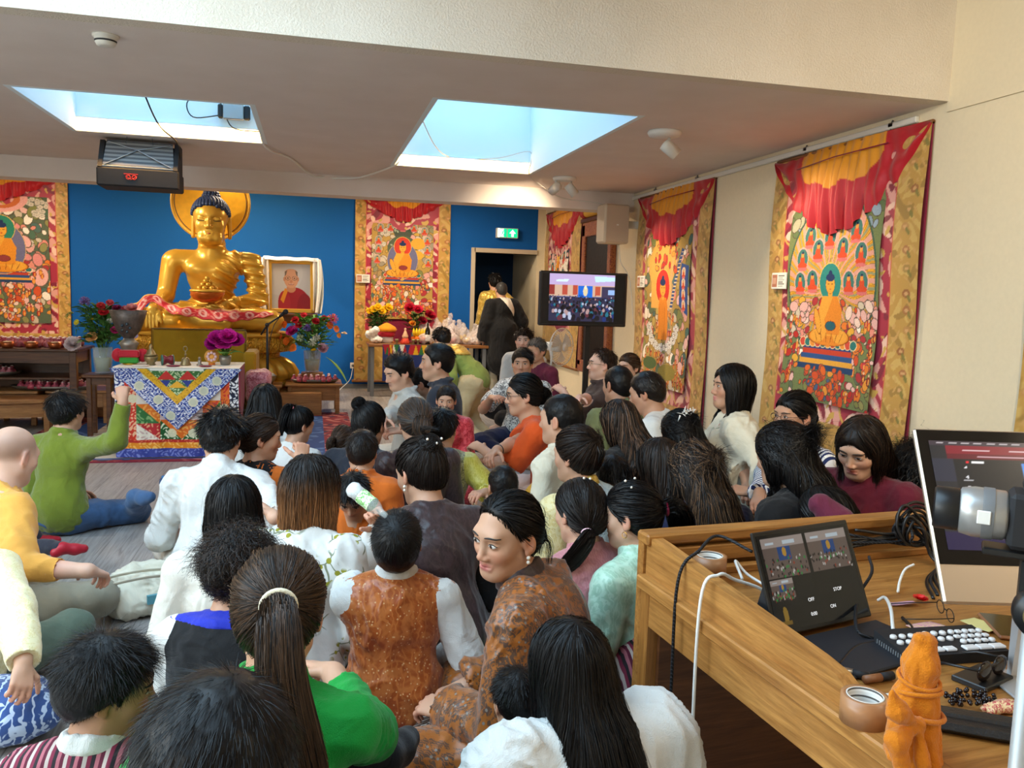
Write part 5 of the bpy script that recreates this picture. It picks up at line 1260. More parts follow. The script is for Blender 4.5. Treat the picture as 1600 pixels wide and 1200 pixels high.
def altar_cloths():
    # the long table and its patchwork cloth
    X0, X1, Y0, Y1, ZT = -1.60, -.635, 7.50, 8.02, .785
    table((( X0+X1)/2, (Y0+Y1)/2, 0), X1-X0-.06, Y1-Y0-.06, ZT-.006, MAT['walnut'], 'altar table under the patchwork silk cloth', apron=.08, name='altar_table')
    r = empty('altar_cloth', ((X0+X1)/2, Y0-.022, ZT), 0, 'patchwork silk altar cloth with a blue pointed overlay and yellow chevron', 'tablecloth')
    w, h = X1-X0+.03, .765; W, Hh = 230, 180; asp = w/h; p = Pic(W, Hh, asp, '#d9d0c4', 4); u = p.u/asp; v = p.v; al = np.ones(u.shape, bool)
    def blk(x0, y0, x1, y1, c): p.rect(x0*asp, y0, x1*asp, y1, c)
    def tri(pts, c, c2=None, f=60):
        q = p.a.copy(); p.poly([(x*asp, y) for x, y in pts], c)
        if c2: m = np.any(q != p.a, 2); p.scroll(m, c2, f, .35)
    tri([(.17, .38), (.17, .60), (.355, .38)], '#2f6a35', '#7fa66a'); tri([(.17, .60), (.355, .60), (.355, .38)], '#d9701c', '#e8a04a')
    tri([(.17, .2), (.17, .38), (.355, .2)], '#e6dccb', '#c9a9a0'); tri([(.17, .38), (.355, .38), (.355, .2)], '#b8242c', '#e2a07a')
    tri([(.355, .2), (.355, .42), (.70, .42), (.70, .2)], '#1f5a2c', '#dfe6c8', 70); tri([(.355, .42), (.70, .42), (.53, .2)], '#d9681c', '#e8a24a')
    tri([(.355, .42), (.355, .60), (.70, .60), (.70, .42)], '#d8c0c0', '#efe4e0'); tri([(.70, .38), (.70, .64), (.85, .64)], '#d9701c', '#c83a2a'); tri([(.70, .38), (.85, .64), (.85, .38)], '#3f6a2c', '#a0b06a'); tri([(.70, .2), (.85, .2), (.85, .38)], '#b8242c', '#e2a07a'); tri([(.70, .2), (.70, .38), (.85, .38)], '#e6dccb', '#c9a9a0')
    for x0, x1, c, c2 in ((0, .075, '#22357c', '#e6e6ea'), (.925, 1, '#1a2038', '#e6e6ea'), (.075, .17, '#c8301c', '#e8b08a'), (.85, .925, '#d9691c', '#c42f22')): q = (u >= x0) & (u < x1) & (v > .18); p.put(q, c); p.scroll(q, c2, 62, .12)
    for y0, y1, c, c2 in ((0, .10, '#3a4596', '#7a86c8'), (.10, .165, '#e08a1c', '#f2b85a'), (.165, .20, '#b8261c', '#d86a4a')): q = (v >= y0) & (v < y1); p.put(q, c); p.scroll(q, c2, 70, .3)
    for cx, cy in ((.45, .27), (.62, .27), (.14, .66), (.88, .55)): p.ell(cx*asp, cy, .05, .05, '#d3d0b0', .9)
    bul = lambda x, z: -.012*np.sin(x*17)*(-z)-.008*np.sin(x*41+2)*(-z)-.02*z*z*0
    link('front_drop', p.mesh(w, h, 0, bul), MAT['satin'], r)
    # overlay
    Wf, Hf = 230, 160; wf, hf = 1.075*w, .53; af = wf/hf; f = Pic(Wf, Hf, af, '#2b418c', 6); al = np.ones(f.u.shape, bool); f.scroll(al, '#e6e8ee', 46, 0, .3); f.scroll(al, '#8fa0cc', 30, .55, 2.); f.scroll(al, '#e6e8ee', 61, .82, 1.1)
    for cx, cy in ((.22, .72), (.36, .50), (.45, .24), (.62, .46), (.80, .80), (.70, .64), (.28, .90)): f.ell(cx*af, cy, .075, .075, '#cfcdb0', .95); f.ell(cx*af, cy, .05, .05, '#b9bca8', .8)
    Vt = lambda o, y1: [(o*af, 1.), ((1-o)*af, 1.), (.5*af, y1)]
    f.poly(Vt(.20, .42), '#d9a51c'); q = np.all(np.abs(f.a-A(*C_('#d9a51c'))) < 1e-6, 2); f.scroll(q, '#b37f10', 70, .5); f.poly(Vt(.275, .56), '#3a6a35'); q = np.all(np.abs(f.a-A(*C_('#3a6a35'))) < 1e-6, 2); f.scroll(q, '#b9c89a', 60, .2)
    for cx in (.42, .58): f.poly([((cx-.07)*af, .82), ((cx+.07)*af, .82), (cx*af, .97)], '#c0302a'); f.poly([((cx-.05)*af, .81), ((cx+.03)*af, .81), (cx*af, .70)], '#2c3a86')
    f.poly([(.43*af, .69), (.57*af, .69), (.5*af, .80)], '#e2a62c'); f.rect(.30*af, .965, .70*af, 1, '#e8e6dc')
    me = f.mesh(wf, hf, -.028, lambda x, z: bul(x, z)*.8-.010*np.sin(z*7)); V = np.array([v.co[:] for v in me.vertices]); uu = V[:, 0]/wf; vv = V[:, 2]/hf+1; ins = vv >= np.abs(uu)*2-.0
    Fq = np.array([pl.vertices[:] for pl in me.polygons]); Fq = Fq[ins[Fq].all(1)]; link('pointed_overlay', np_mesh('overlay', V, Fq, f.a.reshape(-1, 3)), MAT['satin'], r)
    m = MB(); m.box((-w/2-.01, -.005, .0), (w/2+.01, Y1-Y0+.04, .009)); m.build('top_sheet', cloth('whitecl', '#e2ddd2', .8), r)
    m = MB(); m.prism([(.0, .005), (.50, .005), (.52, -.30), (.30, -.42), (.10, -.60), (.0, -.30)], 0, w/2+.0, w/2+.012); m.build('side_drop', MAT['maroon'], r)
    zt = ZT+.009
    # things standing on the altar
    def on(px, py, Y=7.66): q = at_Y(px, py, Y); return A(q[0], Y, zt)
    r = empty('torma_box', on(203, 572, 7.70), 0, 'red and green wrapped box on the left end of the altar', 'box'); m = MB(); m.box((-.075, -.05, .015), (.075, .05, .065), bev=.008); m.build('green_half', cloth('grsilk', '#2f8a2c', .5), r); m = MB(); m.box((-.085, -.055, .065), (.085, .055, .125), bev=.012); m.ball((-.10, .02, .08), (.05, .04, .06)); m.ball((.10, .02, .08), (.055, .04, .06)); m.build('red_half', cloth('rdsilk', '#b3142a', .5), r); m = MB(); m.lathe([(.05, 0), (.06, .008), (.05, .016)]); m.build('foot', MAT['goldm'], r)
    r = empty('ritual_vessel', A(-1.585, 7.93, zt), 0, 'tall dark flared ritual vessel behind the red and green box', 'vessel')
    m = MB(); m.lathe([(.07, 0), (.075, .02), (.05, .05), (.06, .10), (.07, .14), (.085, .17), (.05, .20), (.03, .24)], n=20); m.build('pot', plain('pewter', '#8d8479', .4, .6), r)
    m = MB(); m.lathe([(.03, .2), (.10, .28), (.13, .36), (.16, .46), (.155, .462), (.12, .36)], n=8, R=rotm('z', .39)); m.build('flared_cup', plain('bronze', '#5d524c', .45, .4, .5, .3, .3, 40), r)
    for i in range(5): a = i*1.256; m = MB(); m.ball((.035*math.cos(a), -.125, .31+.035*math.sin(a)), (.014, .01, .014), n=8); m.build('jewel', plain('jewel', '#20323a', .15) if 'jewel' not in MAT else MAT['jewel'], r)
    for dx, c, rr, n in ((.03, '#e58f86', .055, 'pink'), (-.09, '#8a1f45', .04, 'dark red')):
        m = MB(); petals(m, (0, 0, 0), rr, 0, 5, 8, (0, -.6, 1), .8); m.tube([(0, 0, 0), (0, .02, -.06)], .003); b = m.build('cut_flower', flower_mat(c)); b.location = A(-1.585+dx, 7.91, zt+.475); tag(b, n+' blossom laid on top of the flared ritual vessel', 'flower')
    r = empty('reliquary_jar', on(236, 572), 0, 'small brass lidded jar with a pointed top beside the hand drum', 'jar'); m = MB(); m.lathe([(.03, 0), (.04, .006), (.03, .02), (.05, .04), (.058, .07), (.045, .085)]); m.build('jar_body', plain('oldbrass', '#8d7a55', .4, .6), r); m = MB(); m.lathe([(.06, .085), (.04, .10), (.03, .125), (.012, .145), (.016, .16), (.004, .185)]); m.build('lid', MAT['oldbrass'], r)
    r = empty('hand_drum', on(262, 571)+A(0, 0, .047), R_(20), 'small two-sided hand drum with green drumheads on the altar', 'drum'); m = MB(); m.lathe([(.046, -.045), (.040, -.02), (.028, 0), (.040, .02), (.046, .045)], R=rotm('y', R_(90))); m.build('drum_body', plain('lacq', '#6d1526', .3), r)
    for x in (-1, 1): m = MB(); m.lathe([(.045, 0), (.047, .004), (.045, .008)], c=(x*.045-.004, 0, 0), R=rotm('y', R_(90))); m.build('drumhead', plain('drumgr', '#3a6f62', .5), r)
    r = empty('hand_bell', on(290, 571), 0, 'bronze hand bell with ornate upright handle on the altar', 'bell'); m = MB(); m.lathe([(.046, 0), (.047, .006), (.036, .03), (.034, .055), (.022, .07), (.004, .074)]); m.build('bell_body', MAT['oldbrass'], r); m = MB(); m.tube([(0, 0, .07), (0, 0, .13)], .006); m.ball((0, 0, .095), .011, n=8); m.tube([(.016*math.cos(a), 0, .147+.02*math.sin(a)) for a in np.linspace(0, 6.283, 17)], .004); m.build('handle', MAT['oldbrass'], r)
    r = empty('vajra_stand', on(312, 572), 0, 'small silver ritual piece right of the bell', 'ornament'); m = MB(); m.lathe([(.025, 0), (.028, .01), (.012, .02), (.018, .04), (.008, .055)]); m.build('stand', MAT['pewter'], r); m = MB(); m.ball((0, 0, .065), .013, n=8); m.build('knob', MAT['pewter'], r)
    r = empty('flower_plaque', on(331, 571, 7.74), 0, 'small round butter sculpture shaped like a pink flower', 'ornament'); m = MB(); m.lathe([(.028, 0), (.03, .015), (.012, .02)]); m.build('foot', flower_mat('#d9732c'), r); m = MB(); m.lathe([(.062, -.008), (.062, .008)], c=(0, 0, .075), R=rotm('x', R_(80))); m.build('disc', flower_mat('#e2a04a'), r)
    m = MB(); 
    for i in range(8): a = i*.785; m.ball((.034*math.cos(a), -.014, .075+.034*math.sin(a)), (.014, .006, .014), n=7)
    m.build('petals', flower_mat('#e6c2c8'), r)
    bouquet(tuple(on(352, 570, 7.75)), .235, .10, [(x, z, .078, c, 'peony') for x, z, c in ((-.06, .21, '#b0127e'), (.03, .225, '#c21a8c'), (.09, .19, '#a8107a'), (-.01, .17, '#c2208c'), (-.09, .16, '#9c0f70'))], 'bunch of magenta peonies at the right end of the altar', 'small clear vase of magenta peonies on the altar', ('pewter', .05, .085), 4, 16)
    for x, lb, c, rr in ((-1.42, 'white plate lying near the left end of the altar', 'white', .07), (-1.16, 'flat red tray lying before the hand drum', 'maroon', .06), (-.90, 'flat red tray lying before the flower plaque', 'maroon', .055)): m = MB(); m.lathe([(rr*.6, 0), (rr, .008), (rr*.97, .011), (rr*.55, .004)]); o = m.build('plate', MAT[c]); o.location = (x, 7.55, zt); tag(o, lb, 'plate')
    # throne behind the altar
    r = empty('teaching_throne', (-1.09, 8.55, 0), 0, 'mustard cloth covered throne seat behind the altar', 'throne')
    m = MB(); m.box((-.46, .22, .2), (.44, .30, 1.06), bev=.025); m.build('backrest', MAT['mustard'], r); m = MB(); m.box((-.45, -.28, .0), (.45, .24, .62), bev=.02); m.build('seat', MAT['mustard'], r); m = MB(); m.box((.44, -.2, .0), (.56, .30, .865), bev=.02); m.build('armrest', MAT['mustard'], r); m = MB(); m.box((-.56, -.2, .0), (-.46, .30, .70), bev=.02); m.build('armrest', MAT['mustard'], r)
    m = MB(); m.tube([(-.455, .215, .66), (-.455, .215, 1.055), (.435, .215, 1.055), (.435, .215, .66)], .006); m.build('piping', plain('pipe', '#5d430c', .7), r)
    s = S(); s.bx((0, 0, .0), (.11, .20, .14), .06); s.rc((.0, -.12, -.05), (.07, -.22, -.30), .08, .04, k=.05); V, F = s.mesh(.012); o = link('folded_robe', np_mesh('robe', fold(V, F, .014, 26, 5), F), brocade('rosebro', '#9c3a4c', '#c98a92', 30)); o.location = (-.50, 8.22, .56); tag(o, 'folded rose and maroon cloth hanging beside the altar', 'cloth')
    m = MB(); m.box((-.10, -.16, 0), (.10, .16, .42)); o = m.build('side_stool', MAT['walnut'], None, loc=(-.50, 8.24, 0)); tag(o, 'small dark stool under the folded rose cloth', 'stool')
    # microphone
    r = empty('microphone_stand', (-.44, 8.62, 0), 0, 'black microphone stand with angled boom beside the altar', 'microphone stand'); m = MB(); m.lathe([(.13, 0), (.13, .02), (.03, .04)]); m.build('base', MAT['black'], r); m = MB(); m.tube([(0, 0, .02), (0, 0, 1.12)], .011); m.build('pole', MAT['black'], r); m = MB(); m.ball((0, 0, 1.12), .022); m.build('clutch', MAT['black'], r); m = MB(); m.tube([(-.06, 0, 1.02), (0, 0, 1.12), (.14, -.02, 1.22)], .009); m.build('boom', MAT['black'], r)
    m = MB(); m.tube([(.12, -.02, 1.205), (.17, -.03, 1.25)], [.013, .02]); m.ball((.18, -.032, 1.258), .027); m.build('microphone', MAT['blackm'], r); m = MB(); m.tube(spline([(.12, -.02, 1.2), (.06, -.02, 1.10), (.02, -.015, .9), (.012, -.014, .5), (.02, -.02, .05)], 6), .004); m.build('cable', MAT['black'], r)
    # carpet
    X0, X1, Y0, Y1 = -2.62, .42, 7.36, 10.15; W, Hh = 300, 260; p = Pic(W, Hh, (X1-X0)/(Y1-Y0), '#7c2430', 9); a = p.asp; al = np.ones(p.u.shape, bool); p.scroll(al, '#b06a62', 60, .3); p.scroll(al, '#3f2a44', 48, .6, 1.); e = .30/(Y1-Y0); f = .08/(Y1-Y0); p.rect(e, f, a-e, 1-e, '#27467c'); q = (p.u > e) & (p.u < a-e) & (p.v > f) & (p.v < 1-e); p.scroll(q, '#4f6fa0', 50, .5); e *= 1.75; p.rect(e, f*1.8, a-e, 1-e, '#cdc6b8'); p.scroll((p.u > e) & (p.u < a-e) & (p.v > f*1.8) & (p.v < 1-e), '#b3ac9e', 34, .3)
    me = p.mesh(X1-X0, Y1-Y0, 0); V = np.array([v.co[:] for v in me.vertices]); V = np.stack([V[:, 0], V[:, 2]+(Y1-Y0)/2, np.full(len(V), .010)], 1); Fq = np.array([pl.vertices[:] for pl in me.polygons]); r = empty('carpet', ((X0+X1)/2, (Y0+Y1)/2, 0), 0, 'red, blue and cream carpet in front of the golden statue', 'carpet'); link('pile', np_mesh('pile', V, Fq, p.a.reshape(-1, 3)), MAT['dull'], r); m = MB(); m.box((-(X1-X0)/2, -(Y1-Y0)/2, .001), ((X1-X0)/2, (Y1-Y0)/2, .0095)); m.build('edge', MAT['maroon'], r)

def altar_sides():
    offering_setup()
    # left: tables with offerings
    table((-3.32, 9.62, .0), 1.90, .60, .80, MAT['walnut'], 'long dark table of red offering cakes left of the statue', leg=.07, apron=.12, shelf=.48, name='offering_table')
    m = MB(); m.box((-4.2, 9.86, .05), (-2.42, 9.88, .76)); tag(m.build('back_board', MAT['walnut']), 'dark board standing behind the shelf of the long dark table', 'board')
    rg = random.Random(3); g = 'red wrapped offering cakes on the long dark table'
    for j in range(4):
        for i in range(17): offering(-4.0+i*.094+.03*(j % 2)+rg.gauss(0, .006), 9.52+.105*j+rg.gauss(0, .006), .80, g, 'small red wrapped offering cake on the long dark table', rg.randrange(2), 1.15+.2*rg.random())
    plain('copper', '#b5653a', .3, .8); 
    for i, x in enumerate((-3.36, -3.20, -3.02, -2.80, -2.58)):
        r = empty('offering_bowl', (x, 9.37, .80), 0, 'shallow copper offering bowl at the front of the long dark table', 'bowl', 'copper bowls along the front of the long dark table'); m = MB(); m.lathe([(.04, 0), (.055, .01), (.072, .066), (.068, .066), (.05, .016)]); m.build('bowl', MAT['copper'], r); m = MB(); m.lathe([(.064, .05), (.03, .068), (.002, .072)]); m.build('filling', flower_mat('#cbb48c'), r)
    m = MB(); petals(m, (0, 0, 0), .085, 0, 6, 7, (0, -1, .8), .8); m.tube([(0, .02, 0), (.06, .08, -.03)], .004); o = m.build('cut_flower', flower_mat('#ead8d8')); o.location = (-2.40, 9.34, .845); tag(o, 'large pale pink peony lying at the end of the long dark table', 'flower')
    def tray(loc, w, d, n, lb, g, ol):
        r = empty('offering_tray', loc, 0, lb, 'tray'); m = MB(); m.lathe([(.42, .0), (.47, .02), (.5, .045), (.488, .045), (.46, .024), (.41, .008)], n=40); m.v = [(x*w, y*d, z) for x, y, z in m.v]; m.build('dish', plain('pewtray', '#6f665c', .35, .7) if 'pewtray' not in MAT else MAT['pewtray'], r)
        k = 0; rg2 = random.Random(n)
        nx = max(3, int(w/.066)); ny = max(2, int(d/.075))
        for j in range(ny):
            for i in range(nx):
                x = (i+.5)/nx-.5; y = (j+.5)/ny-.5
                if (x/.45)**2+(y/.47)**2 > 1: continue
                offering(loc[0]+x*w+rg2.gauss(0, .006), loc[1]+y*d+rg2.gauss(0, .004), loc[2]+.018, g, ol, rg2.randrange(2), .92+.2*rg2.random())
    table((-2.98, 9.55, 0), .42, .40, .36, MAT['table'], 'low wooden table at the left, under the near end of the round tray', leg=.05, apron=.13)
    table((-2.38, 9.62, 0), .56, .40, .36, MAT['table'], 'low wooden table behind the boy in green, beside the dark stand', leg=.05, apron=.15)
    table((-3.02, 8.98, 0), .95, .42, .33, MAT['table'], 'low wooden table nearest the left edge of the picture', leg=.05, apron=.14, rz=R_(12))
    tray((-2.63, 9.50, .361), .84, .34, 5, 'oval tray of red offering cakes bridging two low tables', 'red wrapped offering cakes on the left oval tray', 'small red wrapped offering cake on the left oval tray')
    tray((-3.35, 9.55, .501), .80, .34, 6, 'oval tray of red offering cakes on the shelf under the dark table', 'red wrapped offering cakes on the shelf tray', 'small red wrapped offering cake on the tray under the dark table')
    table((-2.0, 8.72, 0), .22, .22, .61, MAT['walnut'], 'tall narrow dark stand holding the left flower vase', leg=.045, apron=.07, name='plant_stand')
    # flowers left
    F = [(-.12, .62, .05, '#8f6aa8', 'puff'), (.05, .52, .045, '#c81e28'), (.03, .58, .04, '#d63a3a'), (.10, .61, .035, '#d9545c'), (.22, .55, .04, '#d95a6a'), (.20, .42, .045, '#e0902c', 'lily'), (.27, .38, .045, '#e8b81c', 'lily'), (.14, .35, .045, '#c2306a'), (-.06, .28, .055, '#eab06a'), (.24, .46, .035, '#d98a3a'), (-.20, .42, .03, '#c9b52c', 'lily'), (.10, .44, .03, '#ece6d6'), (.12, .50, .03, '#ece0cf'), (-.04, .45, .03, '#b39a2c', 'tulip'), (.30, .30, .03, '#c9b8e0', 'lily'), (-.26, .50, .03, '#b8b05a', 'tulip')]
    bouquet((-1.98, 8.72, .61), .64, .26, F, 'tall mixed bouquet with a purple globe flower left of the altar', 'glass vase on the tall narrow dark stand', ('glass', .085, .26), 7, 300, '#588a44', 12)
    # right of the statue
    table((.02, 10.28, 0), .60, .52, .37, MAT['table'], 'low wooden table with a tray of red cakes right of the statue', leg=.05, apron=.17)
    table((-.55, 10.05, 0), .36, .30, .37, MAT['table'], 'small low wooden table between microphone stand and the cake tray table', leg=.04, apron=.12)
    tray((.03, 10.16, .371), .56, .24, 7, 'oval tray of red offering cakes below the right bouquet', 'red wrapped offering cakes on the right oval tray', 'small red wrapped offering cake on the right oval tray')
    r = empty('water_bowl', (-.50, 10.0, .37), 0, 'white mounded bowl behind the microphone stand', 'bowl'); m = MB(); m.lathe([(.05, 0), (.06, .02), (.10, .10), (.095, .10), (.05, .03)]); m.build('bowl', MAT['oldbrass'], r); m = MB(); m.lathe([(.095, .095), (.06, .125), (.002, .14)]); m.build('rice', MAT['white'], r)
    m = MB(); m.box((-.13, -.10, 0), (.13, .10, .10), bev=.004); o = m.build('wooden_block', MAT['table'], None, loc=(.0, 10.41, .371)); tag(o, 'wooden block raising the right flower vase', 'block')
    F = [(.24, .58, .07, '#d9485c', 'puff'), (-.20, .56, .05, '#c2202c'), (-.10, .62, .04, '#d63440'), (.04, .55, .05, '#b81c28'), (.14, .58, .045, '#c2283a'), (-.24, .42, .075, '#b8267c', 'peony'), (-.06, .47, .05, '#7a5aa8', 'puff'), (.12, .22, .07, '#dcaab8', 'peony'), (.02, .20, .04, '#e8c21c', 'tulip'), (.28, .46, .045, '#e0702c', 'lily'), (.20, .50, .05, '#d9651c', 'lily'), (-.32, .50, .045, '#d9601c', 'lily'), (.31, .38, .035, '#e0852c', 'lily'), (-.30, .30, .05, '#e06a1c', 'lily'), (-.38, .35, .045, '#d8501c', 'lily'), (-.22, .22, .05, '#e0701c', 'lily'), (.05, .36, .05, '#dfe0cf', 'puff'), (.0, .30, .05, '#d9decb', 'puff'), (-.14, .35, .05, '#b8c9a0', 'puff'), (.38, .40, .04, '#e8c9a0', 'tulip'), (-.16, .50, .045, '#b81c2c')]
    bouquet((.0, 10.41, .471), .66, .32, F, 'large mixed bouquet of red, orange and magenta flowers right of the statue', 'glass vase beside the golden pedestal', ('glass', .10, .27), 9, 280, '#6a9c4c', 14)
    m = MB(); leaf(m, (.16, -.12, .20), (.5, -.3, -.35), .34, .06); o = m.build('broad_leaf', flower_mat('#7fa64a'), None, loc=(.0, 10.41, .471)); tag(o, 'long broad green leaf bending out of the right bouquet', 'leaf')
    # framed portrait with a white scarf
    c = [at_Y(x, y, 11.3) for x, y in ((416, 408), (489, 406), (493, 489), (419, 490))]; w, h = .60, .70; x0 = (c[0][0]+c[1][0])/2+.02; zb = 1.165
    r = empty('framed_portrait', (x0, 11.3, zb), 0, 'gold framed portrait photo of a smiling monk in red robes and glasses', 'picture', rot=(R_(-6), 0, R_(4)))
    m = MB(); fw = .055
    for a, b in (((-w/2, -.03, 0), (w/2, 0, fw)), ((-w/2, -.03, h-fw), (w/2, 0, h)), ((-w/2, -.03, 0), (-w/2+fw, 0, h)), ((w/2-fw, -.03, 0), (w/2, 0, h))): m.box(a, b, bev=.008)
    m.build('frame', MAT['gold'], r); m = MB(); m.box((-w/2, 0, 0), (w/2, .02, h)); m.build('backing', MAT['walnut'], r)
    p = Pic(110, 130, (w-2*fw)/(h-2*fw), '#b9bcc4', 2); a = p.asp; p.ell(.2*a, .8, .5, .5, '#c6c8ce', .6); p.ell(.58*a, .08, .42*a, .40, '#9c2732'); p.ell(.85*a, .0, .2*a, .35, '#8a1f2c'); p.ell(.32*a, .12, .16*a, .28, '#a82c36'); p.poly([(.22*a, .2), (.34*a, .46), (.42*a, .42), (.3*a, .12)], '#d9902c'); p.ell(.50*a, .45, .12*a, .09, '#c08a6c'); p.ell(.50*a, .66, .185*a, .20, '#cf9c7e'); p.ell(.50*a, .80, .17*a, .09, '#c99a80'); p.ell(.325*a, .66, .03*a, .05, '#c08a6c'); p.ell(.675*a, .66, .03*a, .05, '#c08a6c')
    for x in (-1, 1): p.ell((.5+x*.085)*a, .68, .068*a, .045, '#5a4a42'); p.ell((.5+x*.085)*a, .68, .056*a, .036, '#d0a388'); p.ell((.5+x*.085)*a, .68, .026*a, .012, '#3a241c')
    p.ell(.5*a, .61, .035*a, .035, '#bf8468'); p.ell(.5*a, .545, .075*a, .014, '#9a4a42'); p.ell(.5*a, .55, .055*a, .006, '#eee2d8'); p.ell(.5*a, .80, .185*a, .075, '#5d544e', .0); p.poly([(.34*a, .72), (.33*a, .82), (.4*a, .86), (.37*a, .76)], '#6f625a'); p.poly([(.66*a, .72), (.67*a, .82), (.6*a, .86), (.63*a, .76)], '#6f625a')
    o = link('picture', p.mesh(w-2*fw, h-2*fw, -.012), MAT['glossy'], r); o.location = (0, 0, h-fw)
    sc = []; nx, nz = 30, 46; V = []; 
    for k in (-1, 1):
        X, T = np.meshgrid(np.linspace(0, 1, nx), np.linspace(0, 1, nz)); xx = k*(w/2-.02+X*(.10+.07*T*(1-T)*2)); zz = h+.03-T*(h+.02)-.02*X; yy = -.02-.03*np.sin(X*11+T*3)*(.4+T)-.03*X; V.append((np.stack([xx, yy, zz], -1).reshape(-1, 3)))
    X, T = np.meshgrid(np.linspace(-1, 1, nx), np.linspace(0, 1, nz)); V.append(np.stack([X*(w/2+.05), -.045+.06*T, h+.035-.05*(np.abs(T-.5)*2)**2-.004*np.sin(X*9)], -1).reshape(-1, 3))
    Fs = (np.arange(nz-1)[:, None]*nx+np.arange(nx-1)[None]).ravel(); Fq = np.stack([Fs, Fs+1, Fs+nx+1, Fs+nx], 1); Vt = np.concatenate(V); Ft = np.concatenate([Fq+i*nx*nz for i in range(3)]); o = link('ceremonial_scarf', np_mesh('scarf', Vt, Ft), MAT['khata']); o.location = (x0, 11.3, zb); o.rotation_euler = (R_(-6), 0, R_(4)); tag(o, 'white silk scarf draped over the framed portrait', 'scarf'); md = o.modifiers.new('t', 'SOLIDIFY'); md.thickness = .006
    table((x0, 11.42, 0), .62, .34, 1.16, MAT['walnut'], 'tall dark stand carrying the framed portrait', leg=.05, name='portrait_stand')
    # offering table at the right
    xa, xb, Y, zt = .80, 2.46, 12.05, .745
    table(((xa+xb)/2, Y, 0), xb-xa, .62, zt, MAT['woodmid'], 'wooden table with grey legs piled with food offerings by the doorway', leg=.05, apron=0, legmat=MAT['grey'], top=.04, name='offering_table')
    p = Pic(100, 60, 2.0, '#20306a', 8); cs = ['#a81c28', '#d9a51c', '#2a6a35', '#e0ddd0', '#20306a', '#a81c28']
    for i in range(12): p.poly([(i*.17, 1), (i*.17+.17, 1), (i*.17+.085, .72)], cs[i % 6]); p.poly([(i*.17+.085, .72), (i*.17+.17, 1), (i*.17+.255, .72)], cs[(i+2) % 6])
    p.poly([(.16, 1), (.3, 1), (.42, .2), (.42, .1), (.18, .1)], '#a81c28'); p.poly([(.22, 1), (.28, 1), (.30, .22), (.6, .22), (.6, .1), (.24, .1)], '#e0a51c'); p.poly([(.3, .7), (.42, .7), (.42, .25), (.3, .25)], '#2a5a35')
    o = link('striped_cloth', p.mesh(.92, .52, 0, lambda x, z: .012*np.sin(x*30)*(-z)-.006), MAT['satin']); o.location = (1.42, Y-.355, zt+.002); tag(o, 'multicoloured striped cloth hanging off the front of the offering table', 'cloth')
    def on(px, py, dy=0): q = at_Y(px, py, Y+dy); return A(q[0], Y+dy, zt)
    s = S()
    for i in range(9): a = i*.7; s.el((.05*math.cos(a), .04*math.sin(a), .05+.018*i), (.085-.006*i, .07-.004*i, .045), k=.015)
    V, F = s.mesh(.010); o = link('ceremonial_scarf', np_mesh('scarves', fold(V, F, .012, 50, 3), F), MAT['khata']); o.location = on(583, 535, -.1); tag(o, 'heap of white scarves on the left end of the offering table', 'scarf')
    r = empty('ritual_hat', on(604, 533, .02), 0, 'yellow domed hat with a red band on the offering table', 'hat'); m = MB(); m.lathe([(.11, .09), (.13, .12), (.125, .17)]); m.build('band', MAT['rdsilk'], r); m = MB(); m.lathe([(.13, .165), (.15, .19), (.125, .23), (.05, .275), (.01, .29)]); m.build('crown', cloth('hatyel', '#dd8f10', .7), r); m = MB(); m.lathe([(.08, 0), (.10, .04), (.09, .10)]); m.build('stand', MAT['white'], r)
    F = [(-.10+.055*i, .40+.03*((i*7) % 3), .06, '#f0c01c', 'rose') for i in range(6)]
    bouquet(tuple(on(588, 535, .22)), .44, .19, F, 'bunch of yellow tulips and white sprigs on the offering table', 'vase holding the yellow tulips', ('whitep', .06, .16), 12, 110, '#3d5f2c', 40)
    F = [(-.09, .46, .085, '#b81632', 'peony'), (.02, .44, .075, '#c2183a', 'peony'), (.22, .36, .085, '#a8122c', 'peony'), (.10, .28, .07, '#8f1028', 'peony'), (-.05, .24, .05, '#e0902c', 'peony')]
    bouquet(tuple(on(648, 534, .18)), .46, .20, F, 'dark red peonies standing before the centre hanging scroll', 'vase holding the dark red peonies', ('grey', .055, .15), 13, 46, '#4a6030')
    r = empty('fruit_plate', on(655, 534, -.12), 0, 'red plate on the offering table heaped with fruit', 'plate'); m = MB(); m.lathe([(.06, 0), (.12, .02), (.15, .035), (.145, .037), (.1, .02)]); m.build('dish', MAT['maroon'], r); ft = on(655, 534, -.12)
    for i in range(5): m = MB(); a = -.5+.25*i; m.tube(spline([(.03*i-.06, -.02, .10), (.03*i-.07+a*.03, -.05, .16), (.03*i-.06+a*.05, -.03, .225)], 4), [.012, .017, .019, .020, .020, .019, .017, .012, .006], n=8); o = m.build('banana', flower_mat('#e2b81c')); o.location = ft; tag(o, 'yellow banana standing in the fruit plate', 'fruit', 'bananas in the fruit plate')
    for i in range(6): m = MB(); m.ball((.085*math.cos(i*1.05), .085*math.sin(i*1.05)-.01, .075), .038); o = m.build('orange', flower_mat('#d9681c')); o.location = ft; tag(o, 'round orange in the fruit plate', 'fruit', 'oranges in the fruit plate')
    r = empty('wine_bottle', on(668, 534, -.22), 0, 'dark wine bottle with a white label on the offering table', 'bottle'); m = MB(); m.lathe([(.036, 0), (.038, .01), (.038, .19), (.03, .22), (.014, .25), (.013, .30), (.015, .302), (.015, .31)]); m.build('bottle', plain('dkglass', '#15120c', .08), r); m = MB(); m.lathe([(.0386, .05), (.0386, .14)], cap=False); m.build('label', MAT['white'], r)
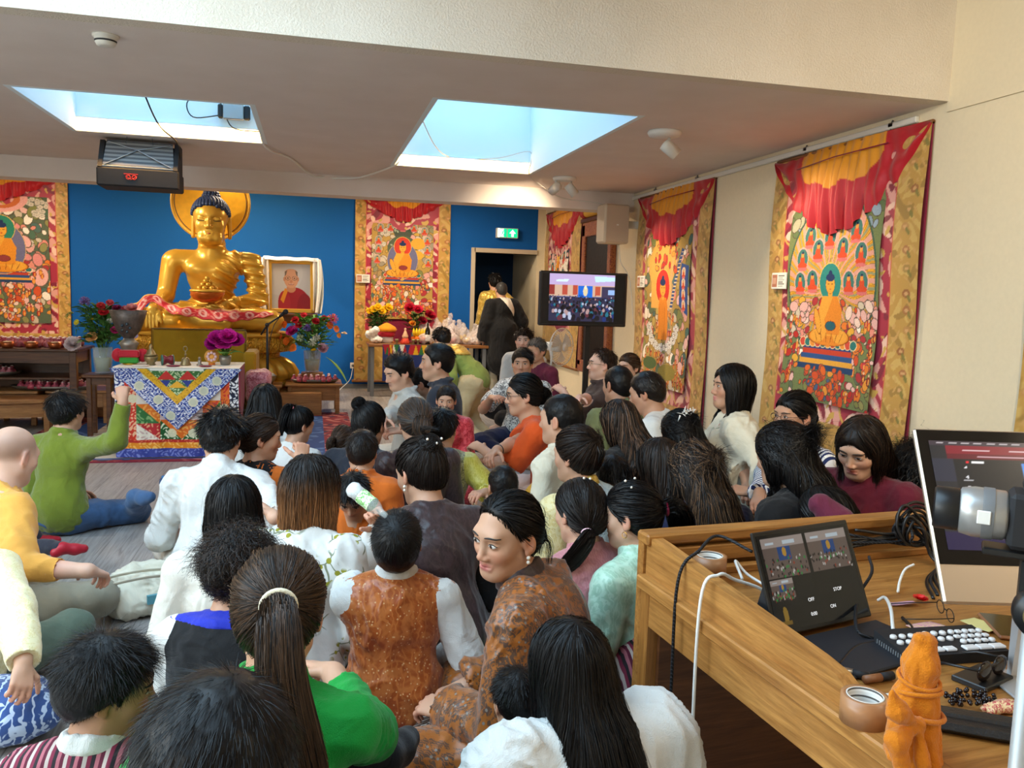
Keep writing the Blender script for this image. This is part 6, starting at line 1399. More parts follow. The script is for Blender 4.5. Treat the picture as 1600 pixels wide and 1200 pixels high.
    r = empty('offering_stand', on(633, 535, -.16), 0, 'small red and pink butter sculpture in the middle of the offering table', 'ornament'); m = MB(); m.lathe([(.06, 0), (.07, .02), (.05, .05), (.04, .08)], n=20, lobe=(8, .1)); m.build('foot', flower_mat('#c8402c'), r); m = MB(); m.lathe([(.038, .08), (.045, .11), (.02, .17), (.012, .20), (.02, .215), (.002, .23)]); m.build('figure', flower_mat('#dcb08c'), r)
    for px, z, c in ((536, 0, ''),): pass
    for i, px in enumerate((620, 646, 653)): m = MB(); m.lathe([(.018, 0), (.022, .01), (.012, .03), (.028, .05), (.03, .075), (.027, .075)]); o = m.build('butter_lamp', MAT['oldbrass'], None, loc=on(px, 536, -.27)); tag(o, 'small brass butter lamp at the front of the offering table', 'lamp', 'brass lamps at the front of the offering table')
    rg = random.Random(5); cols = ['#e0cfc4', '#e8d8d0', '#dcb8ae', '#e6dcd0', '#d9c4bc']
    for i in range(15):
        x = 1.62+.80*(i % 5)/4.3+rg.gauss(0, .02); y = Y-.16+.16*(i//5)+rg.gauss(0, .02); z = zt+.0; q = .075+.03*rg.random(); lift = .10*(i//5)*(1.2-abs((i % 5)-1.8)*.3)
        s = S(); s.el((0, 0, q*.8+lift*.5), (q*1.15, q, q*.8+lift*.5)); s.rc((0, 0, q*1.3+lift), (rg.gauss(0, .02), 0, q*2.0+lift), .018, .034, k=.04); V, F = s.mesh(.012); V = fold(V, F, .016, 60, i); V[:, 2] = np.maximum(V[:, 2], .001)
        r = empty('food_bag', (x, y, z), 0, 'crinkled clear plastic bag of food heaped on the right of the offering table', 'bag', 'plastic food bags heaped on the offering table'); link('bag', np_mesh('bag', V, F), MAT['plastic'], r)
        m = MB(); 
        for k in range(5): m.ball((rg.gauss(0, q*.35), rg.gauss(0, q*.3), q*.6+lift*.6+rg.gauss(0, q*.25)), q*.33, n=8)
        m.build('food', flower_mat(['#c9a05a', '#d9762c', '#b8402c', '#e0b81c', '#d8b090'][i % 5]), r)

def room_things():
    # television on a pole
    r = empty('television', (2.66, 8.0, 1.20), R_(1), 'flat black television on a pole showing the same crowded room', 'television')
    w, h = .93, .545; m = MB(); m.box((-w/2, -.03, 0), (w/2, .03, h), bev=.01); m.build('casing', MAT['black'], r)
    p = Pic(190, 112, (w-.05)/(h-.05), '#050506', 4); a = p.asp; x0, x1 = .08*a, .87*a; L = x1-x0; X = lambda t: x0+L*t
    p.rect(x0, 0.05, x1, 1, '#5a5f8a'); p.rect(x0, .78, x1, 1, '#b9a4d0'); p.poly([(X(.1), .88), (X(.3), .90), (X(.27), .84), (X(.1), .84)], '#cfe6ff'); p.poly([(X(.68), .97), (X(1), .96), (X(1), .88), (X(.7), .85)], '#bfe2ff'); p.rect(x0, .55, x1, .78, '#c9a890'); p.rect(X(.0), .58, X(.08), .78, '#8a2f2a'); p.rect(X(.2), .58, X(.28), .78, '#b04a3a'); p.rect(X(.44), .52, X(.66), .77, '#1466d0'); p.ell(X(.55), .66, .05, .10, '#d9c9a0'); p.ell(X(.55), .74, .025, .04, '#f0e2c0'); p.rect(X(.36), .58, X(.43), .78, '#b04a3a'); p.rect(X(.70), .58, X(.78), .76, '#b8503a'); p.rect(X(.8), .5, X(1), .76, '#3a3350'); p.rect(X(.9), .6, X(1), .7, '#8fb0e0')
    p.rect(x0, .05, x1, .54, '#2a2a44')
    for i in range(230): t = p.r.random()**.8; y = .08+.5*t; q = .045*(1.25-t); p.ell(X(p.r.random()), y, q*.8, q, ['#0c0b10', '#15131c', '#a8b0c8', '#5c2c38', '#1e2f6a', '#1f6a80', '#0a0a0e', '#a88a8a', '#101018', '#181420'][p.r.integers(10)])
    p.rect(0, 0, x0, 1, '#030304'); p.rect(x1, 0, a, 1, '#030304'); p.rect(0, 0, a, .05, '#040405')
    p.a *= 1.0; o = link('screen', p.mesh(w-.05, h-.05, -.0315), MAT['screen'], r); o.location = (0, 0, h-.025)
    r = empty('television_stand', (2.74, 8.06, 0), 0, 'black pole stand carrying the television', 'stand'); m = MB(); m.box((-.026, -.02, .02), (.026, .02, 1.5)); m.build('pole', MAT['black'], r); m = MB(); m.box((-.33, -.25, 0), (.33, .25, .025), bev=.01); m.build('base', MAT['black'], r); m = MB(); m.box((-.15, -.03, 1.28), (.15, .02, 1.62)); m.build('bracket', MAT['black'], r)
    # loudspeaker
    r = empty('wall_speaker', (3.27, 8.74, 2.095), R_(4), 'beige loudspeaker mounted high beside the beam end', 'speaker'); m = MB(); m.box((-.15, -.0, 0), (.15, .24, .43), bev=.02); m.build('cabinet', plain('beige', '#cdbda6', .6), r); m = MB(); m.box((-.138, -.012, .012), (.138, .0, .418), bev=.008); m.build('grille', plain('grillem', '#c4b49d', .8, 0, .2, .05, .6, 300), r); m = MB(); m.box((-.012, -.015, .195), (.012, -.011, .21)); m.build('badge', MAT['white'], r); m = MB(); m.box((.13, .08, .18), (.30, .16, .26)); m.build('bracket', MAT['whitep'], r)
    m = MB(); m.tube(spline([(3.36, 8.9, 2.1), (3.40, 8.92, 1.9), (3.53, 8.95, 1.7), (3.54, 8.8, 1.2)], 6), .005); tag(m.build('speaker_cable', MAT['whitep']), 'thin white cable hanging below the loudspeaker', 'cable')
    # fan
    r = empty('pedestal_fan', (2.63, 8.95, 0), R_(35), 'white pedestal fan beside the doorway', 'fan'); m = MB(); m.lathe([(.20, 0), (.20, .02), (.05, .05)]); m.build('base', MAT['white'], r); m = MB(); m.tube([(0, 0, .03), (0, 0, .55)], .018); m.tube([(0, 0, .5), (0, 0, .90)], .013); m.build('pole', MAT['white'], r); m = MB(); m.tube([(0, -.12, .93), (0, .14, .93)], [.06, .045], n=14); m.build('motor', MAT['white'], r); m = MB(); rr = .21
    for i in range(40): a = i*2*math.pi/40; m.tube([(rr*.2*math.cos(a), -.19, 0.93+rr*.2*math.sin(a)), (rr*.8*math.cos(a), -.18, 0.93+rr*.8*math.sin(a)), (rr*math.cos(a), -.14, 0.93+rr*math.sin(a)), (rr*.8*math.cos(a), -.09, 0.93+rr*.8*math.sin(a)), (rr*.25*math.cos(a), -.08, 0.93+rr*.25*math.sin(a))], .0018, n=4)
    m.tube([(rr*math.cos(a), -.14, 0.93+rr*math.sin(a)) for a in np.linspace(0, 6.283, 33)], .006); m.lathe([(.045, 0), (.045, .01)], c=(0, -.185, .93), R=rotm('x', R_(90))); m.build('grille', MAT['white'], r)
    for i in range(3):
        m = MB(); a0 = i*2.094; V = []
        for k in range(7):
            for q, t in ((.04, 0), (.17, 1)): a = a0+(k/6)*(1.1 if t else .8); V.append((q*math.cos(a), -.14+.03*(k/6-.5), 0.93+q*math.sin(a)))
        m.add(V, [(2*k, 2*k+1, 2*k+3, 2*k+2) for k in range(6)]); m.build('blade', MAT['whitep'], r)
    # exit sign
    r = empty('exit_sign', at_Y(792, 364.5, YB-.05), 0, 'green and white running man emergency exit sign above the doorway', 'sign'); m = MB(); m.box((-.17, -.05, -.075), (.17, .05, .075), bev=.006); m.build('housing', MAT['whitep'], r); m = MB(); m.box((-.155, -.053, -.066), (-.015, -.0505, .066)); m.box((.0, -.053, -.066), (.155, -.0505, .066)); m.build('panel', MAT['green'], r)
    m = MB(); f = -.055; m.box((-.155, f-.001, -.066), (-.125, f, .066)); m.prism([(.028, -.004), (.078, .052), (.128, -.004), (.096, -.004), (.096, -.054), (.06, -.054), (.06, -.004)], 1, f-.001, f); m.build('arrow', MAT['exitwhite'], r)
    m = MB(); m.prism([(-.12, -.06), (-.12, .06), (-.06, .06), (-.06, -.06)], 1, f-.001, f); m.build('door_symbol', MAT['exitwhite'], r)
    m = MB(); g = f-.004; m.ball((-.065, g, .042), (.011, .002, .011), n=10); m.tube([(-.07, g, .026), (-.082, g, -.006)], .009, n=6); m.tube([(-.068, g, .022), (-.05, g, .008), (-.038, g, .018)], .005, n=6); m.tube([(-.074, g, .022), (-.096, g, .014), (-.102, g, -.004)], .005, n=6); m.tube([(-.082, g, -.008), (-.062, g, -.022), (-.058, g, -.05)], .006, n=6); m.tube([(-.083, g, -.006), (-.095, g, -.03), (-.116, g, -.034)], .006, n=6); m.build('running_man', MAT['green'], r)
    # socket
    r = empty('wall_socket', (.60, YB-.001, .35), 0, 'white power socket low on the blue wall', 'socket'); m = MB(); m.box((-.04, -.012, -.045), (.04, 0, .045), bev=.004); m.build('plate', MAT['white'], r); m = MB(); m.lathe([(.02, 0), (.02, .004)], c=(0, -.014, 0), R=rotm('x', R_(90))); m.build('outlet', MAT['grey'], r)
    m = MB(); m.tube(spline([(.60, YB-.02, .33), (.55, 12.5, .16), (.40, 12.2, .05), (.3, 11.6, .03), (.32, 11.0, .30), (.26, 10.6, .40)], 6), .005); tag(m.build('socket_cable', MAT['white']), 'white cable running from the wall socket to the low table', 'cable')
    # spot lamps
    for i, (x, y, hs, lb) in enumerate(((2.42, 5.60, [((.05, .02), (3.5, 5.3, 1.7))], 'white ceiling spotlight nearest the golden rays scroll'), (2.45, 8.10, [((-.09, 0), (1.6, 11.5, 1.4)), ((.07, 0), (3.5, 8.0, 1.4))], 'white twin ceiling spotlight beside the right skylight'))):
        r = empty('ceiling_spotlight', (x, y, ZC), 0, lb, 'lamp'); m = MB(); m.lathe([(.115, 0), (.12, -.012), (.11, -.034), (.02, -.04)][::-1], n=32); m.build('base_plate', MAT['white'], r)
        for (o, to) in hs:
            c = A(o[0], o[1], -.11); d = nrm(A(*to)-A(x, y, ZC)-c); u = nrm(np.cross(d, A(0, .3, 1))); R = np.stack([u, np.cross(d, u), d], 1); m = MB(); m.lathe([(.012, -.055), (.044, -.05), (.046, -.02), (.046, .075), (.041, .075), (.038, .05), (.01, .045)], c=c, R=R, n=24); m.tube([(o[0], o[1], -.03), tuple(c)], .012); hd = m.build('lamp_head', MAT['whitep'], r); m = MB(); m.lathe([(.036, .052), (.036, .056)], c=c, R=R, n=20); m.build('bulb', MAT['lamp'], hd)
    # smoke detector
    r = empty('smoke_detector', (-.974, 4.485, ZC), 0, 'round white smoke detector on the low ceiling', 'detector'); m = MB(); m.lathe([(.02, -.052), (.04, -.05), (.048, -.036), (.052, -.012), (.06, -.01), (.06, 0)], n=32); m.build('housing', MAT['whitep'], r); m = MB(); m.lathe([(.0485, -.034), (.0505, -.026)], n=32, cap=False); m.build('slot', MAT['blackm'], r)
    # projector cage
    r = empty('projector', (-1.38, 7.38, 2.27), R_(2), 'black projector box with crossed straps hanging below the left skylight', 'projector')
    m = MB(); m.box((-.31, -.02, 0), (.31, .34, .15), bev=.012); m.prism([(-.02, .15), (.34, .15), (.34, .38), (.12, .38)], 0, .265, .30); m.prism([(-.02, .15), (.34, .15), (.34, .38), (.12, .38)], 0, -.30, -.265); m.box((-.3, .32, .12), (.3, .34, .38)); m.build('housing', MAT['blackm'], r)
    V = [(-.27, .0, .155), (.27, .0, .155), (.25, .125, .385), (-.25, .125, .385)]; m = MB(); m.add(V, [(0, 1, 2, 3)]); m.build('louvre', stripes('louvre', ['#8d8c8a', '#5c5b5c'], 9, 'Z', .5), r)
    def at2(u, t): return A(-.27+.54*u+(.02 if u < .5 else -.02)*t, .0+.125*t-.012, .155+.23*t)
    for a, b in ((0.03, .9), (.97, .9)): m = MB(); m.tube([at2(.5, .66), at2(a, .06)], .011, flat=.35); m.tube([at2(.5, .66), at2(a, .92)], .009, flat=.35); m.build('strap', plain('strapm', '#aeb6bd', .6) if 'strapm' not in MAT else MAT['strapm'], r)
    m = MB(); m.box((-.285, -.012, .15), (.285, .03, .165), bev=.005); m.build('front_rail', plain('steelblue', '#7c8894', .4, .5), r)
    m = MB()
    for k in (-1, 1): m.tube([(-.05+k*.022+.016*math.cos(a), -.023, .075+.016*math.sin(a)) for a in np.linspace(0, 6.283, 13)], .004, n=5)
    m.box((-.105, -.025, .098), (.0, -.021, .104)); m.tube([(-.095, -.023, .085), (-.05, -.023, .058), (-.005, -.023, .085)], .003); m.build('emblem', plain('redmark', '#c8281c', .5), r)
    for x, y in ((-.27, .3), (.27, .3), (-.1, .1), (.1, .1)): m = MB(); m.tube([(x, y, .36), (x*.7+.02, y-.15, .66)], .003, n=5); m.build('hanging_wire', MAT['steel'], r)
    # cables and the small adapter in the skylight
    m = MB(); m.tube(spline([(-.42, 7.30, 3.0), (-.40, 7.33, ZC-.004), (-.2, 8.0, ZC-.008), (.01, 8.93, ZC-.03), (.35, 8.95, ZC-.03), (.52, 8.78, ZC-.02), (.74, 8.05, ZC-.006), (.80, 7.99, ZC+.06)], 8), .010, n=6); tag(m.build('ceiling_cable', MAT['white']), 'white cable looping along the ceiling between the two skylights', 'cable')
    m = MB(); m.tube(spline([(.76, 6.6, 2.95), (1.2, 7.95, 2.80), (1.7, 7.98, 2.80), (2.05, 7.96, 2.88), (2.06, 8.02, ZC-.004), (2.3, 8.5, ZC-.03), (2.7, 8.96, ZC-.10), (3.1, 8.97, ZC-.13), (3.25, 8.9, 2.50)], 8), .006, n=6); tag(m.build('speaker_lead', MAT['whitep']), 'white lead from the right skylight to the loudspeaker', 'cable')
    m = MB(); m.tube(spline([(-1.12, 5.88, ZC+.2), (-1.10, 6.6, ZC-.02), (-1.06, 7.2, ZC-.05), (-1.08, 7.5, ZC-.12), (-1.10, 7.6, 2.5)], 6), .006, n=6); tag(m.build('projector_cable', MAT['blackm']), 'black cable dropping from the left skylight to the projector', 'cable')
    r = empty('power_adapter', (-.62, 7.28, 2.90), 0, 'small silver adapter with dark cables on the left skylight wall', 'adapter'); m = MB(); m.box((-.09, -.06, -.06), (.07, 0, .06), bev=.006); m.build('casing', MAT['steel'], r); [MB().box((a, -.055, -.055), (b, 0, .055), bev=.01).build('end_cap', MAT['blackm'], r) for a, b in ((.07, .12), (-.13, -.09))]; m = MB(); m.tube(spline([(-.1, -.03, -.03), (-.32, -.02, -.06), (-.36, -.02, .06), (-.2, -.02, .12), (-.1, -.03, .05), (-.02, -.03, -.12), (.2, -.02, -.14)], 6), .005, n=5); m.build('leads', MAT['blackm'], r)
# ------------------------------------------------------------------ the control desk and the things around it
DT = .74
def desk_things():
    def dz(px, py, z=DT): return at_z(px, py, z)
    ang = R_(5.5); O = A(.925, 2.075, 0)
    r = empty('control_desk', O, ang, 'oak control desk with sloping side panel and cable holes', 'desk')
    W, D = 1.75, 1.12
    m = MB(); m.box((.0, -D, DT-.03), (W, 0, DT), bev=.004); m.build('desk_top', MAT['oak'], r)
    m = MB(); m.box((-.035, -.002, 0), (W, .028, DT+.115), bev=.004); m.build('front_panel', MAT['oak'], r)
    m = MB(); m.box((-.037, -.03, DT+.085), (W, .032, DT+.118), bev=.006); m.build('top_rail', MAT['oak'], r)
    # sloping side panel standing on the edge
    m = MB(); m.prism([(-.005, DT), (-.005, DT+.108), (-.08, DT+.106), (-.70, DT+.066), (-.76, DT+.058), (-.785, DT+.046), (-.795, DT+.03), (-.795, DT)], 0, -.024, .010); m.build('side_panel', MAT['oaky'], r)
    m = MB(); m.box((-.050, -D, DT-.035), (.02, .0, DT+.001), bev=.004); m.build('edge_rail', MAT['oaky'], r)
    m = MB(); m.box((-.03, -D, DT-.135), (-.005, -.03, DT-.035)); m.build('apron', MAT['oaky'], r)
    m = MB(); m.box((-.034, -.045, 0), (.025, -.001, DT), bev=.003); m.build('leg', MAT['oakz'], r); m = MB(); m.box((-.034, -D, 0), (.025, -D+.05, DT-.03), bev=.003); m.build('leg', MAT['oakz'], r)
    m = MB(); m.box((.0, -.06, .02), (W, -.02, DT-.03)); m.build('modesty_panel', MAT['walnut'], r)
    # inner back boards with gaps for cables
    m = MB(); m.box((.05, -.03, DT+.03), (.50, -.012, DT+.075), bev=.003); m.build('cable_board', MAT['oak'], r); m = MB(); m.box((.56, -.034, DT+.0), (.98, -.012, DT+.06), bev=.003); m.build('cable_board', MAT['oak'], r); m = MB(); m.box((.05, -.06, DT), (W, -.034, DT+.022), bev=.003); m.build('back_ledge', MAT['oak'], r)
    zt = DT+.001
    # tablet on a keyboard case
    ax, bx = dz(1225, 1003), dz(1375, 968); u = nrm((bx-ax)*A(1, 1, 0)); n = A(u[1], -u[0], 0); wd = .318; yaw = math.atan2(u[1], u[0]); c = dz(1300, 985)+A(0, 0, .0)
    r = empty('tablet', (c[0]-u[0]*.022, c[1]-.008, zt), yaw, 'black tablet on a keyboard case showing four small camera views', 'tablet'); tl = R_(24); 
    def up(y, z): return (math.sin(tl)*z+math.cos(tl)*y, math.cos(tl)*z-math.sin(tl)*y)
    hgt = .235; Rt = rotm('x', -tl)
    m = MB(); m.box((-wd/2, -.004, .012), (wd/2, .004, .012+hgt), R=Rt, c=(0, 0, .0), bev=.003); m.build('casing', MAT['black'], r)
    m = MB(); V = [(-wd/2+.01, .004, .02), (wd/2-.01, .004, .02), (wd/2-.01, .09, .006), (-wd/2+.01, .09, .006)]; m.add([(Rt @ A(*p)) if i < 2 else A(*p) for i, p in enumerate(V)]+[Rt @ A(-wd/2+.01, .006, .13), Rt @ A(wd/2-.01, .006, .13)], [(3, 2, 5, 4), (0, 1, 2, 3), (0, 3, 4), (1, 5, 2)]); m.build('stand_flap', MAT['blackm'], r)
    m = MB(); m.box((-wd/2, -.20, 0), (wd/2, -.008, .008), bev=.003); m.build('keyboard_case', plain('kbcase', '#1b1e25', .6), r)
    sw, sh = wd-.02, hgt-.02; p = Pic(170, 125, sw/sh, '#0c0d0f', 3); a = p.asp
    def mini(x0, y0, x1, y1, q=1):
        w, h = (x1-x0), (y1-y0); p.rect(x0*a, y0, x1*a, y1, '#77665e'); p.rect(x0*a, y0+h*.75, x1*a, y1, '#b9aaa2'); p.rect((x0+w*.1)*a, y0+h*.84, (x0+w*.3)*a, y0+h*.9, '#dff0fa'); p.rect((x0+w*.5)*a, y0+h*.82, (x0+w*.8)*a, y0+h*.92, '#dff0fa'); p.rect((x0+w*.35)*a, y0+h*.42, (x0+w*.65)*a, y0+h*.75, '#1b4f92'); p.ell((x0+w*.5)*a, y0+h*.62, w*.05*a, h*.12, '#d9a53a')
        for i in range(60): p.ell((x0+w*p.r.random())*a, y0+h*.5*p.r.random()**1.2, .010, .016, ['#141214', '#2a2428', '#e0dcd6', '#a8452c', '#1fa04a', '#0c0c0c'][p.r.integers(6)])
    mini(.03, .54, .48, .96); mini(.52, .54, .97, .96); mini(.03, .30, .27, .52); p.rect(.29*a, .30, .48*a, .52, '#151617'); p.rect(.52*a, .30, .97*a, .52, '#101113'); p.ell(.12*a, .15, .035, .09, '#a8842c'); p.rect(.07*a, .05, .17*a, .09, '#8d6c20')
    for x in (.27, .5, .73): p.rect(x*a-.002, .03, x*a+.002, .52, '#3a3c40')
    p.rect(.02*a, .285, .98*a, .289, '#3a3c40'); p.rect(.02*a, .528, .98*a, .532, '#3a3c40')
    o = link('screen', p.mesh(sw, sh, 0), MAT['screenlo'], r); o.location = tuple(Rt @ A(0, -.0048, .012+hgt-.01)); o.rotation_euler = (-tl, 0, 0)
    plain('uitext', '#e8e8e8', .5); t = NT('uiglow'); t.set(Base_Color=(.6, .6, .6), Emission_Color=(.8, .8, .8, 1), Emission_Strength=.6); MAT['uiglow'] = t.m
    def text(body, par, loc, size, rot, mat='uiglow', name='screen_text', ext=.0002):
        cu = bpy.data.curves.new(name, 'FONT'); cu.body = body; cu.size = size; cu.extrude = ext; cu.align_x = 'CENTER'; o = bpy.data.objects.new(name, cu); COL.objects.link(o); dg = bpy.context.evaluated_depsgraph_get(); me = bpy.data.meshes.new_from_object(o.evaluated_get(dg)); bpy.data.objects.remove(o); q = link(name, me, MAT[mat], par); q.location = loc; q.rotation_euler = rot; return q
    for b, x, z in (('OFF', -.026, .062), ('STOP', .066, .074), ('0:00', -.028, .030), ('ON', .038, .038)): text(b, r, tuple(Rt @ A(x, -.0056, z+.012)), .0115, (R_(90)-tl, 0, 0))
    # computer screen
    tlc, trc, blc = at_D(1427, 669, 1.72), at_D(1600, 662, 1.72), at_D(1487, 943, 1.58)
    w = .53; u = nrm((trc-tlc)*A(1, 1, 0)); v = blc-tlc; v = v-u*(v@u); hh = np.linalg.norm(v); v = v/hh; nn = np.cross(u, v)   # u right, v down
    if nn[1] > 0: nn = -nn
    Rm = Matrix(((u[0], -nn[0], -v[0]), (u[1], -nn[1], -v[1]), (u[2], -nn[2], -v[2])))
    r = empty('computer_screen', tlc, 0, 'large all in one computer with aluminium chin on the desk', 'computer'); r.rotation_mode = 'XYZ'; r.rotation_euler = Rm.to_euler(); plain('alu', '#b9a894', .35, .7)
    ch = hh*.21
    m = MB(); m.box((0, -.001, -hh), (w, .012, 0), bev=.004); m.build('casing', MAT['alu'], r); m = MB(); m.box((.004, -.0025, -hh+ch), (w-.004, .0, -.004)); m.build('glass_bezel', plain('bezel', '#050506', .08), r)
    sw, sh = w-.05, hh-ch-.055; p = Pic(170, 104, sw/sh, '#232327', 6); a = p.asp; p.rect(0, .955, a, 1, '#3a3038'); p.rect(.07*a, .88, a, .955, '#7c1a28'); p.rect(.07*a, .83, a, .88, '#5c1420'); p.rect(0, .62, .13*a, .83, '#2a2c3a'); p.rect(.09*a, .16, a, .83, '#17181b'); p.rect(0, 0, a, .16, '#221a3c'); p.rect(.38*a, .40, .72*a, .80, '#3f86d0')
    for i in range(8): p.rect(.38*a, .40+.05*i, .72*a, .45+.05*i, ['#6a7d5c', '#7a9a78', '#8db4d8', '#74a9de', '#5f9bdc', '#4f90d8', '#4488d2', '#3f80cc'][i])
    p.ell(.55*a, .50, .07, .06, '#d9a02c'); p.ell(.66*a, .50, .05, .08, '#5a6a55'); p.ell(.43*a, .47, .03, .03, '#d98a2c'); p.ell(.42*a, .76, .012, .014, '#122033'); p.ell(.47*a, .76, .012, .014, '#122033')
    for i, y in enumerate((.75, .66, .57, .48)): p.ell(.14*a, y, .010, .012, '#d8d8dc'); p.rect(.12*a, y-.03, .16*a, y-.022, '#a8a8ac')
    p.ell(.15*a, .80, .016, .012, '#d8202c'); p.rect(.17*a, .795, .22*a, .807, '#e8e8e8')
    for i in range(9): p.rect((.03+.055*i)*a, .972, (.065+.055*i)*a, .984, '#b8b0b4')
    for x in (.14, .34, .52): p.rect(x*a, .91, (x+.12)*a, .922, '#d8b8bc')
    p.rect(.2*a, .85, .4*a, .860, '#c8a0a8'); p.rect(.78*a, .72, .95*a, .73, '#8d8d92'); p.rect(.78*a, .66, .9*a, .668, '#6d6d72')
    o = link('screen', p.mesh(sw, sh, -.0032), MAT['screen'], r); o.location = (w/2, 0, -.027)
    plain('silv', '#c6c6c8', .35, .6); cb = blc+u*.26; r2 = empty('computer_stand', (cb[0], cb[1]+.05, zt), math.atan2(u[1], u[0]), 'aluminium foot of the computer screen', 'stand'); m = MB(); m.box((-.10, -.09, 0), (.10, .09, .006), bev=.002); m.build('foot', MAT['silv'], r2); m = MB(); q = blc[2]+.10-zt; m.prism([(.06, .0), (.075, .0), (.075, q), (.035, q)], 0, -.05, .05); m.build('neck', MAT['silv'], r2)
    # switcher
    ml, mr, mb_ = dz(1402, 1002), dz(1512, 990), dz(1390, 1052); u = nrm((dz(1570, 1040)-dz(1388, 1052))*A(1, 1, 0)); c = (dz(1388, 1052)+dz(1570, 1040)+dz(1402, 1002)+dz(1512, 990))/4
    r = empty('video_switcher', (c[0], c[1], zt), math.atan2(u[1], u[0]), 'black video switcher with rows of white lit buttons', 'switcher'); w, d = .25, .115
    m = MB(); m.prism([(-d/2, 0), (d/2, 0), (d/2, .034), (-d/2, .022)], 0, -w/2, w/2); m.build('casing', MAT['blackm'], r)
    t = NT('btn'); t.set(Base_Color=(.62, .62, .62), Roughness=.4, Emission_Color=(1, 1, 1, 1), Emission_Strength=.10); MAT['btn'] = t.m
    def key(x, y, sx, sy, rnd=False, mat='btn'):
        z = .022+(y+d/2)/d*.012; m = MB()
        if rnd: m.lathe([(sx, 0), (sx, .005), (sx*.7, .007)], c=(x, y, z), n=14)
        else: m.box((x-sx, y-sy, z), (x+sx, y+sy, z+.006), bev=.002)
        m.build('button', MAT[mat], r)
    for i in range(4): key(-.10+.030*i, -.040, .013, .009)
    for i in range(3): key(.040+.034*i, -.040, .016, .010)
    for i in range(3):
        for j in range(2): key(-.105+.022*i, -.005+.024*j, .0075, .007, True)
    for i in range(3):
        for j in range(2): key(-.022+.022*i, .0+.024*j, .0075, .007, True)
    for i in range(5):
        for j in range(3): key(.045+.018*i, -.014+.020*j, .007, .006, (i+j) % 2 == 0)
    m = MB()
    for i in range(12): m.box((-w/2-.001, -d/2+.012+i*.008, .006), (-w/2+.002, -d/2+.015+i*.008, .018))
    m.build('side_vents', MAT['grey'], r)
    # tape rolls
    for (px, py, z, rr, hh, lb) in ((1112, 893, DT+.022, .045, .05, 'roll of brown tape by the top rail of the desk'), (1357, 1118, zt, .042, .05, 'roll of brown tape beside the orange wrapped bundle')):
        c = dz(px, py+(15 if z < .75 else 5), z); r = empty('tape_roll', (c[0], c[1]+.015, z), .4, lb, 'tape'); m = MB(); m.lathe([(rr*.78, 0), (rr, 0), (rr, hh), (rr*.78, hh), (rr*.78, 0)], n=36, cap=False); m.build('tape', plain('brtape', '#a8764e', .35), r); m = MB(); m.lathe([(rr*.72, .0), (rr*.78, .0), (rr*.78, hh+.0005), (rr*.72, hh+.0005), (rr*.72, 0)], n=36, cap=False); p = m.build('core', stripes('coreprint', ['#d8d4cc', '#55504c', '#d8d4cc', '#cfcac2'], 22, 'Z', .7), r)
    # orange wrapped bundle
    c = dz(1425, 1185); r = empty('wrapped_bundle', (c[0], c[1], zt), 0, 'tall object wrapped and tied in orange cloth', 'bundle'); cloth('saffron', '#cc7404', .8, .06, .2, .5)
    s = S(); s.rc((0, 0, .0), (-.004, 0, .10), .046, .036, k=.02); s.rc((-.004, 0, .10), (.0, 0, .165), .030, .026, k=.015); s.rc((.0, 0, .165), (.006, .002, .202), .030, .018, k=.01); s.rc((.006, .002, .202), (-.008, .0, .212), .014, .010, k=.012); s.rc((0, 0, .15), (-.012, -.005, .185), .018, .010, k=.01); s.hs((0, 0, .001), (0, 0, 1)); V, F = s.mesh(.0035); V = fold(V, F, .0030, 150, 4, (1, 1, .22)); V[:, 2] = np.maximum(V[:, 2], .0005); link('cloth_wrap', np_mesh('wrap', V, F), MAT['saffron'], r)
    m = MB(); m.tube([(.032*math.cos(a), .032*math.sin(a), .140+.006*math.sin(a)) for a in np.linspace(0, 6.283, 25)], .0035); m.tube([(.035*math.cos(a), .035*math.sin(a), .120-.008*math.sin(a)) for a in np.linspace(0, 6.283, 25)], .004); m.tube([(.042*math.cos(a), .042*math.sin(a), .085-.006*math.cos(a)) for a in np.linspace(0, 6.283, 25)], .0045); m.build('binding', MAT['saffron'], r)
    s = S(); k0 = A(-.026, -.036, .082); s.el(k0, (.013, .010, .012)); 
    s.rc(k0, k0+A(-.046, -.006, .030), .006, .017, k=.008); s.rc(k0+A(-.046, -.006, .030), k0+A(-.060, -.006, .062), .015, .004, k=.008); s.rc(k0, k0+A(-.044, -.006, -.020), .007, .018, k=.008); s.rc(k0+A(-.044, -.006, -.020), k0+A(-.034, -.010, -.060), .017, .012, k=.008); s.rc(k0, k0+A(.004, -.012, -.06), .006, .012, k=.008); V, F = s.mesh(.003); V = fold(V, F, .0022, 160, 9); link('bow_knot', np_mesh('bow', V, F), MAT['saffron'], r)
    # small clutter
    c = dz(1535, 1145); r = empty('leather_pouch', (c[0]-.005, c[1], zt), R_(-32), 'black leather pouch with a folded flap', 'pouch'); m = MB(); m.box((-.085, -.034, 0), (.085, .034, .020), bev=.009); m.build('body', plain('leather', '#141416', .38, 0, .5, .1, .4, 220), r); m = MB(); m.box((-.086, .0, .014), (.086, .036, .025), bev=.005); m.build('flap', MAT['leather'], r)
    c = dz(1515, 1100); r = empty('prayer_beads', (c[0], c[1], zt+.006), 0, 'coiled string of black prayer beads', 'beads')
    m = MB(); rg = random.Random(4)
    for i in range(90): a = i*.42; q = .018+.016*rg.random(); m.ball((q*1.5*math.cos(a), q*math.sin(a)*.8, rg.random()*.012), .0042, n=8)
    m.build('beads', plain('bead', '#15090d', .15), r)
    s = S(); c = dz(1550, 1118); 
    for i in range(9): s.rc((rg.gauss(0, .03), rg.gauss(0, .014), .006), (rg.gauss(0, .03), rg.gauss(0, .014), .012), .007, k=.004)
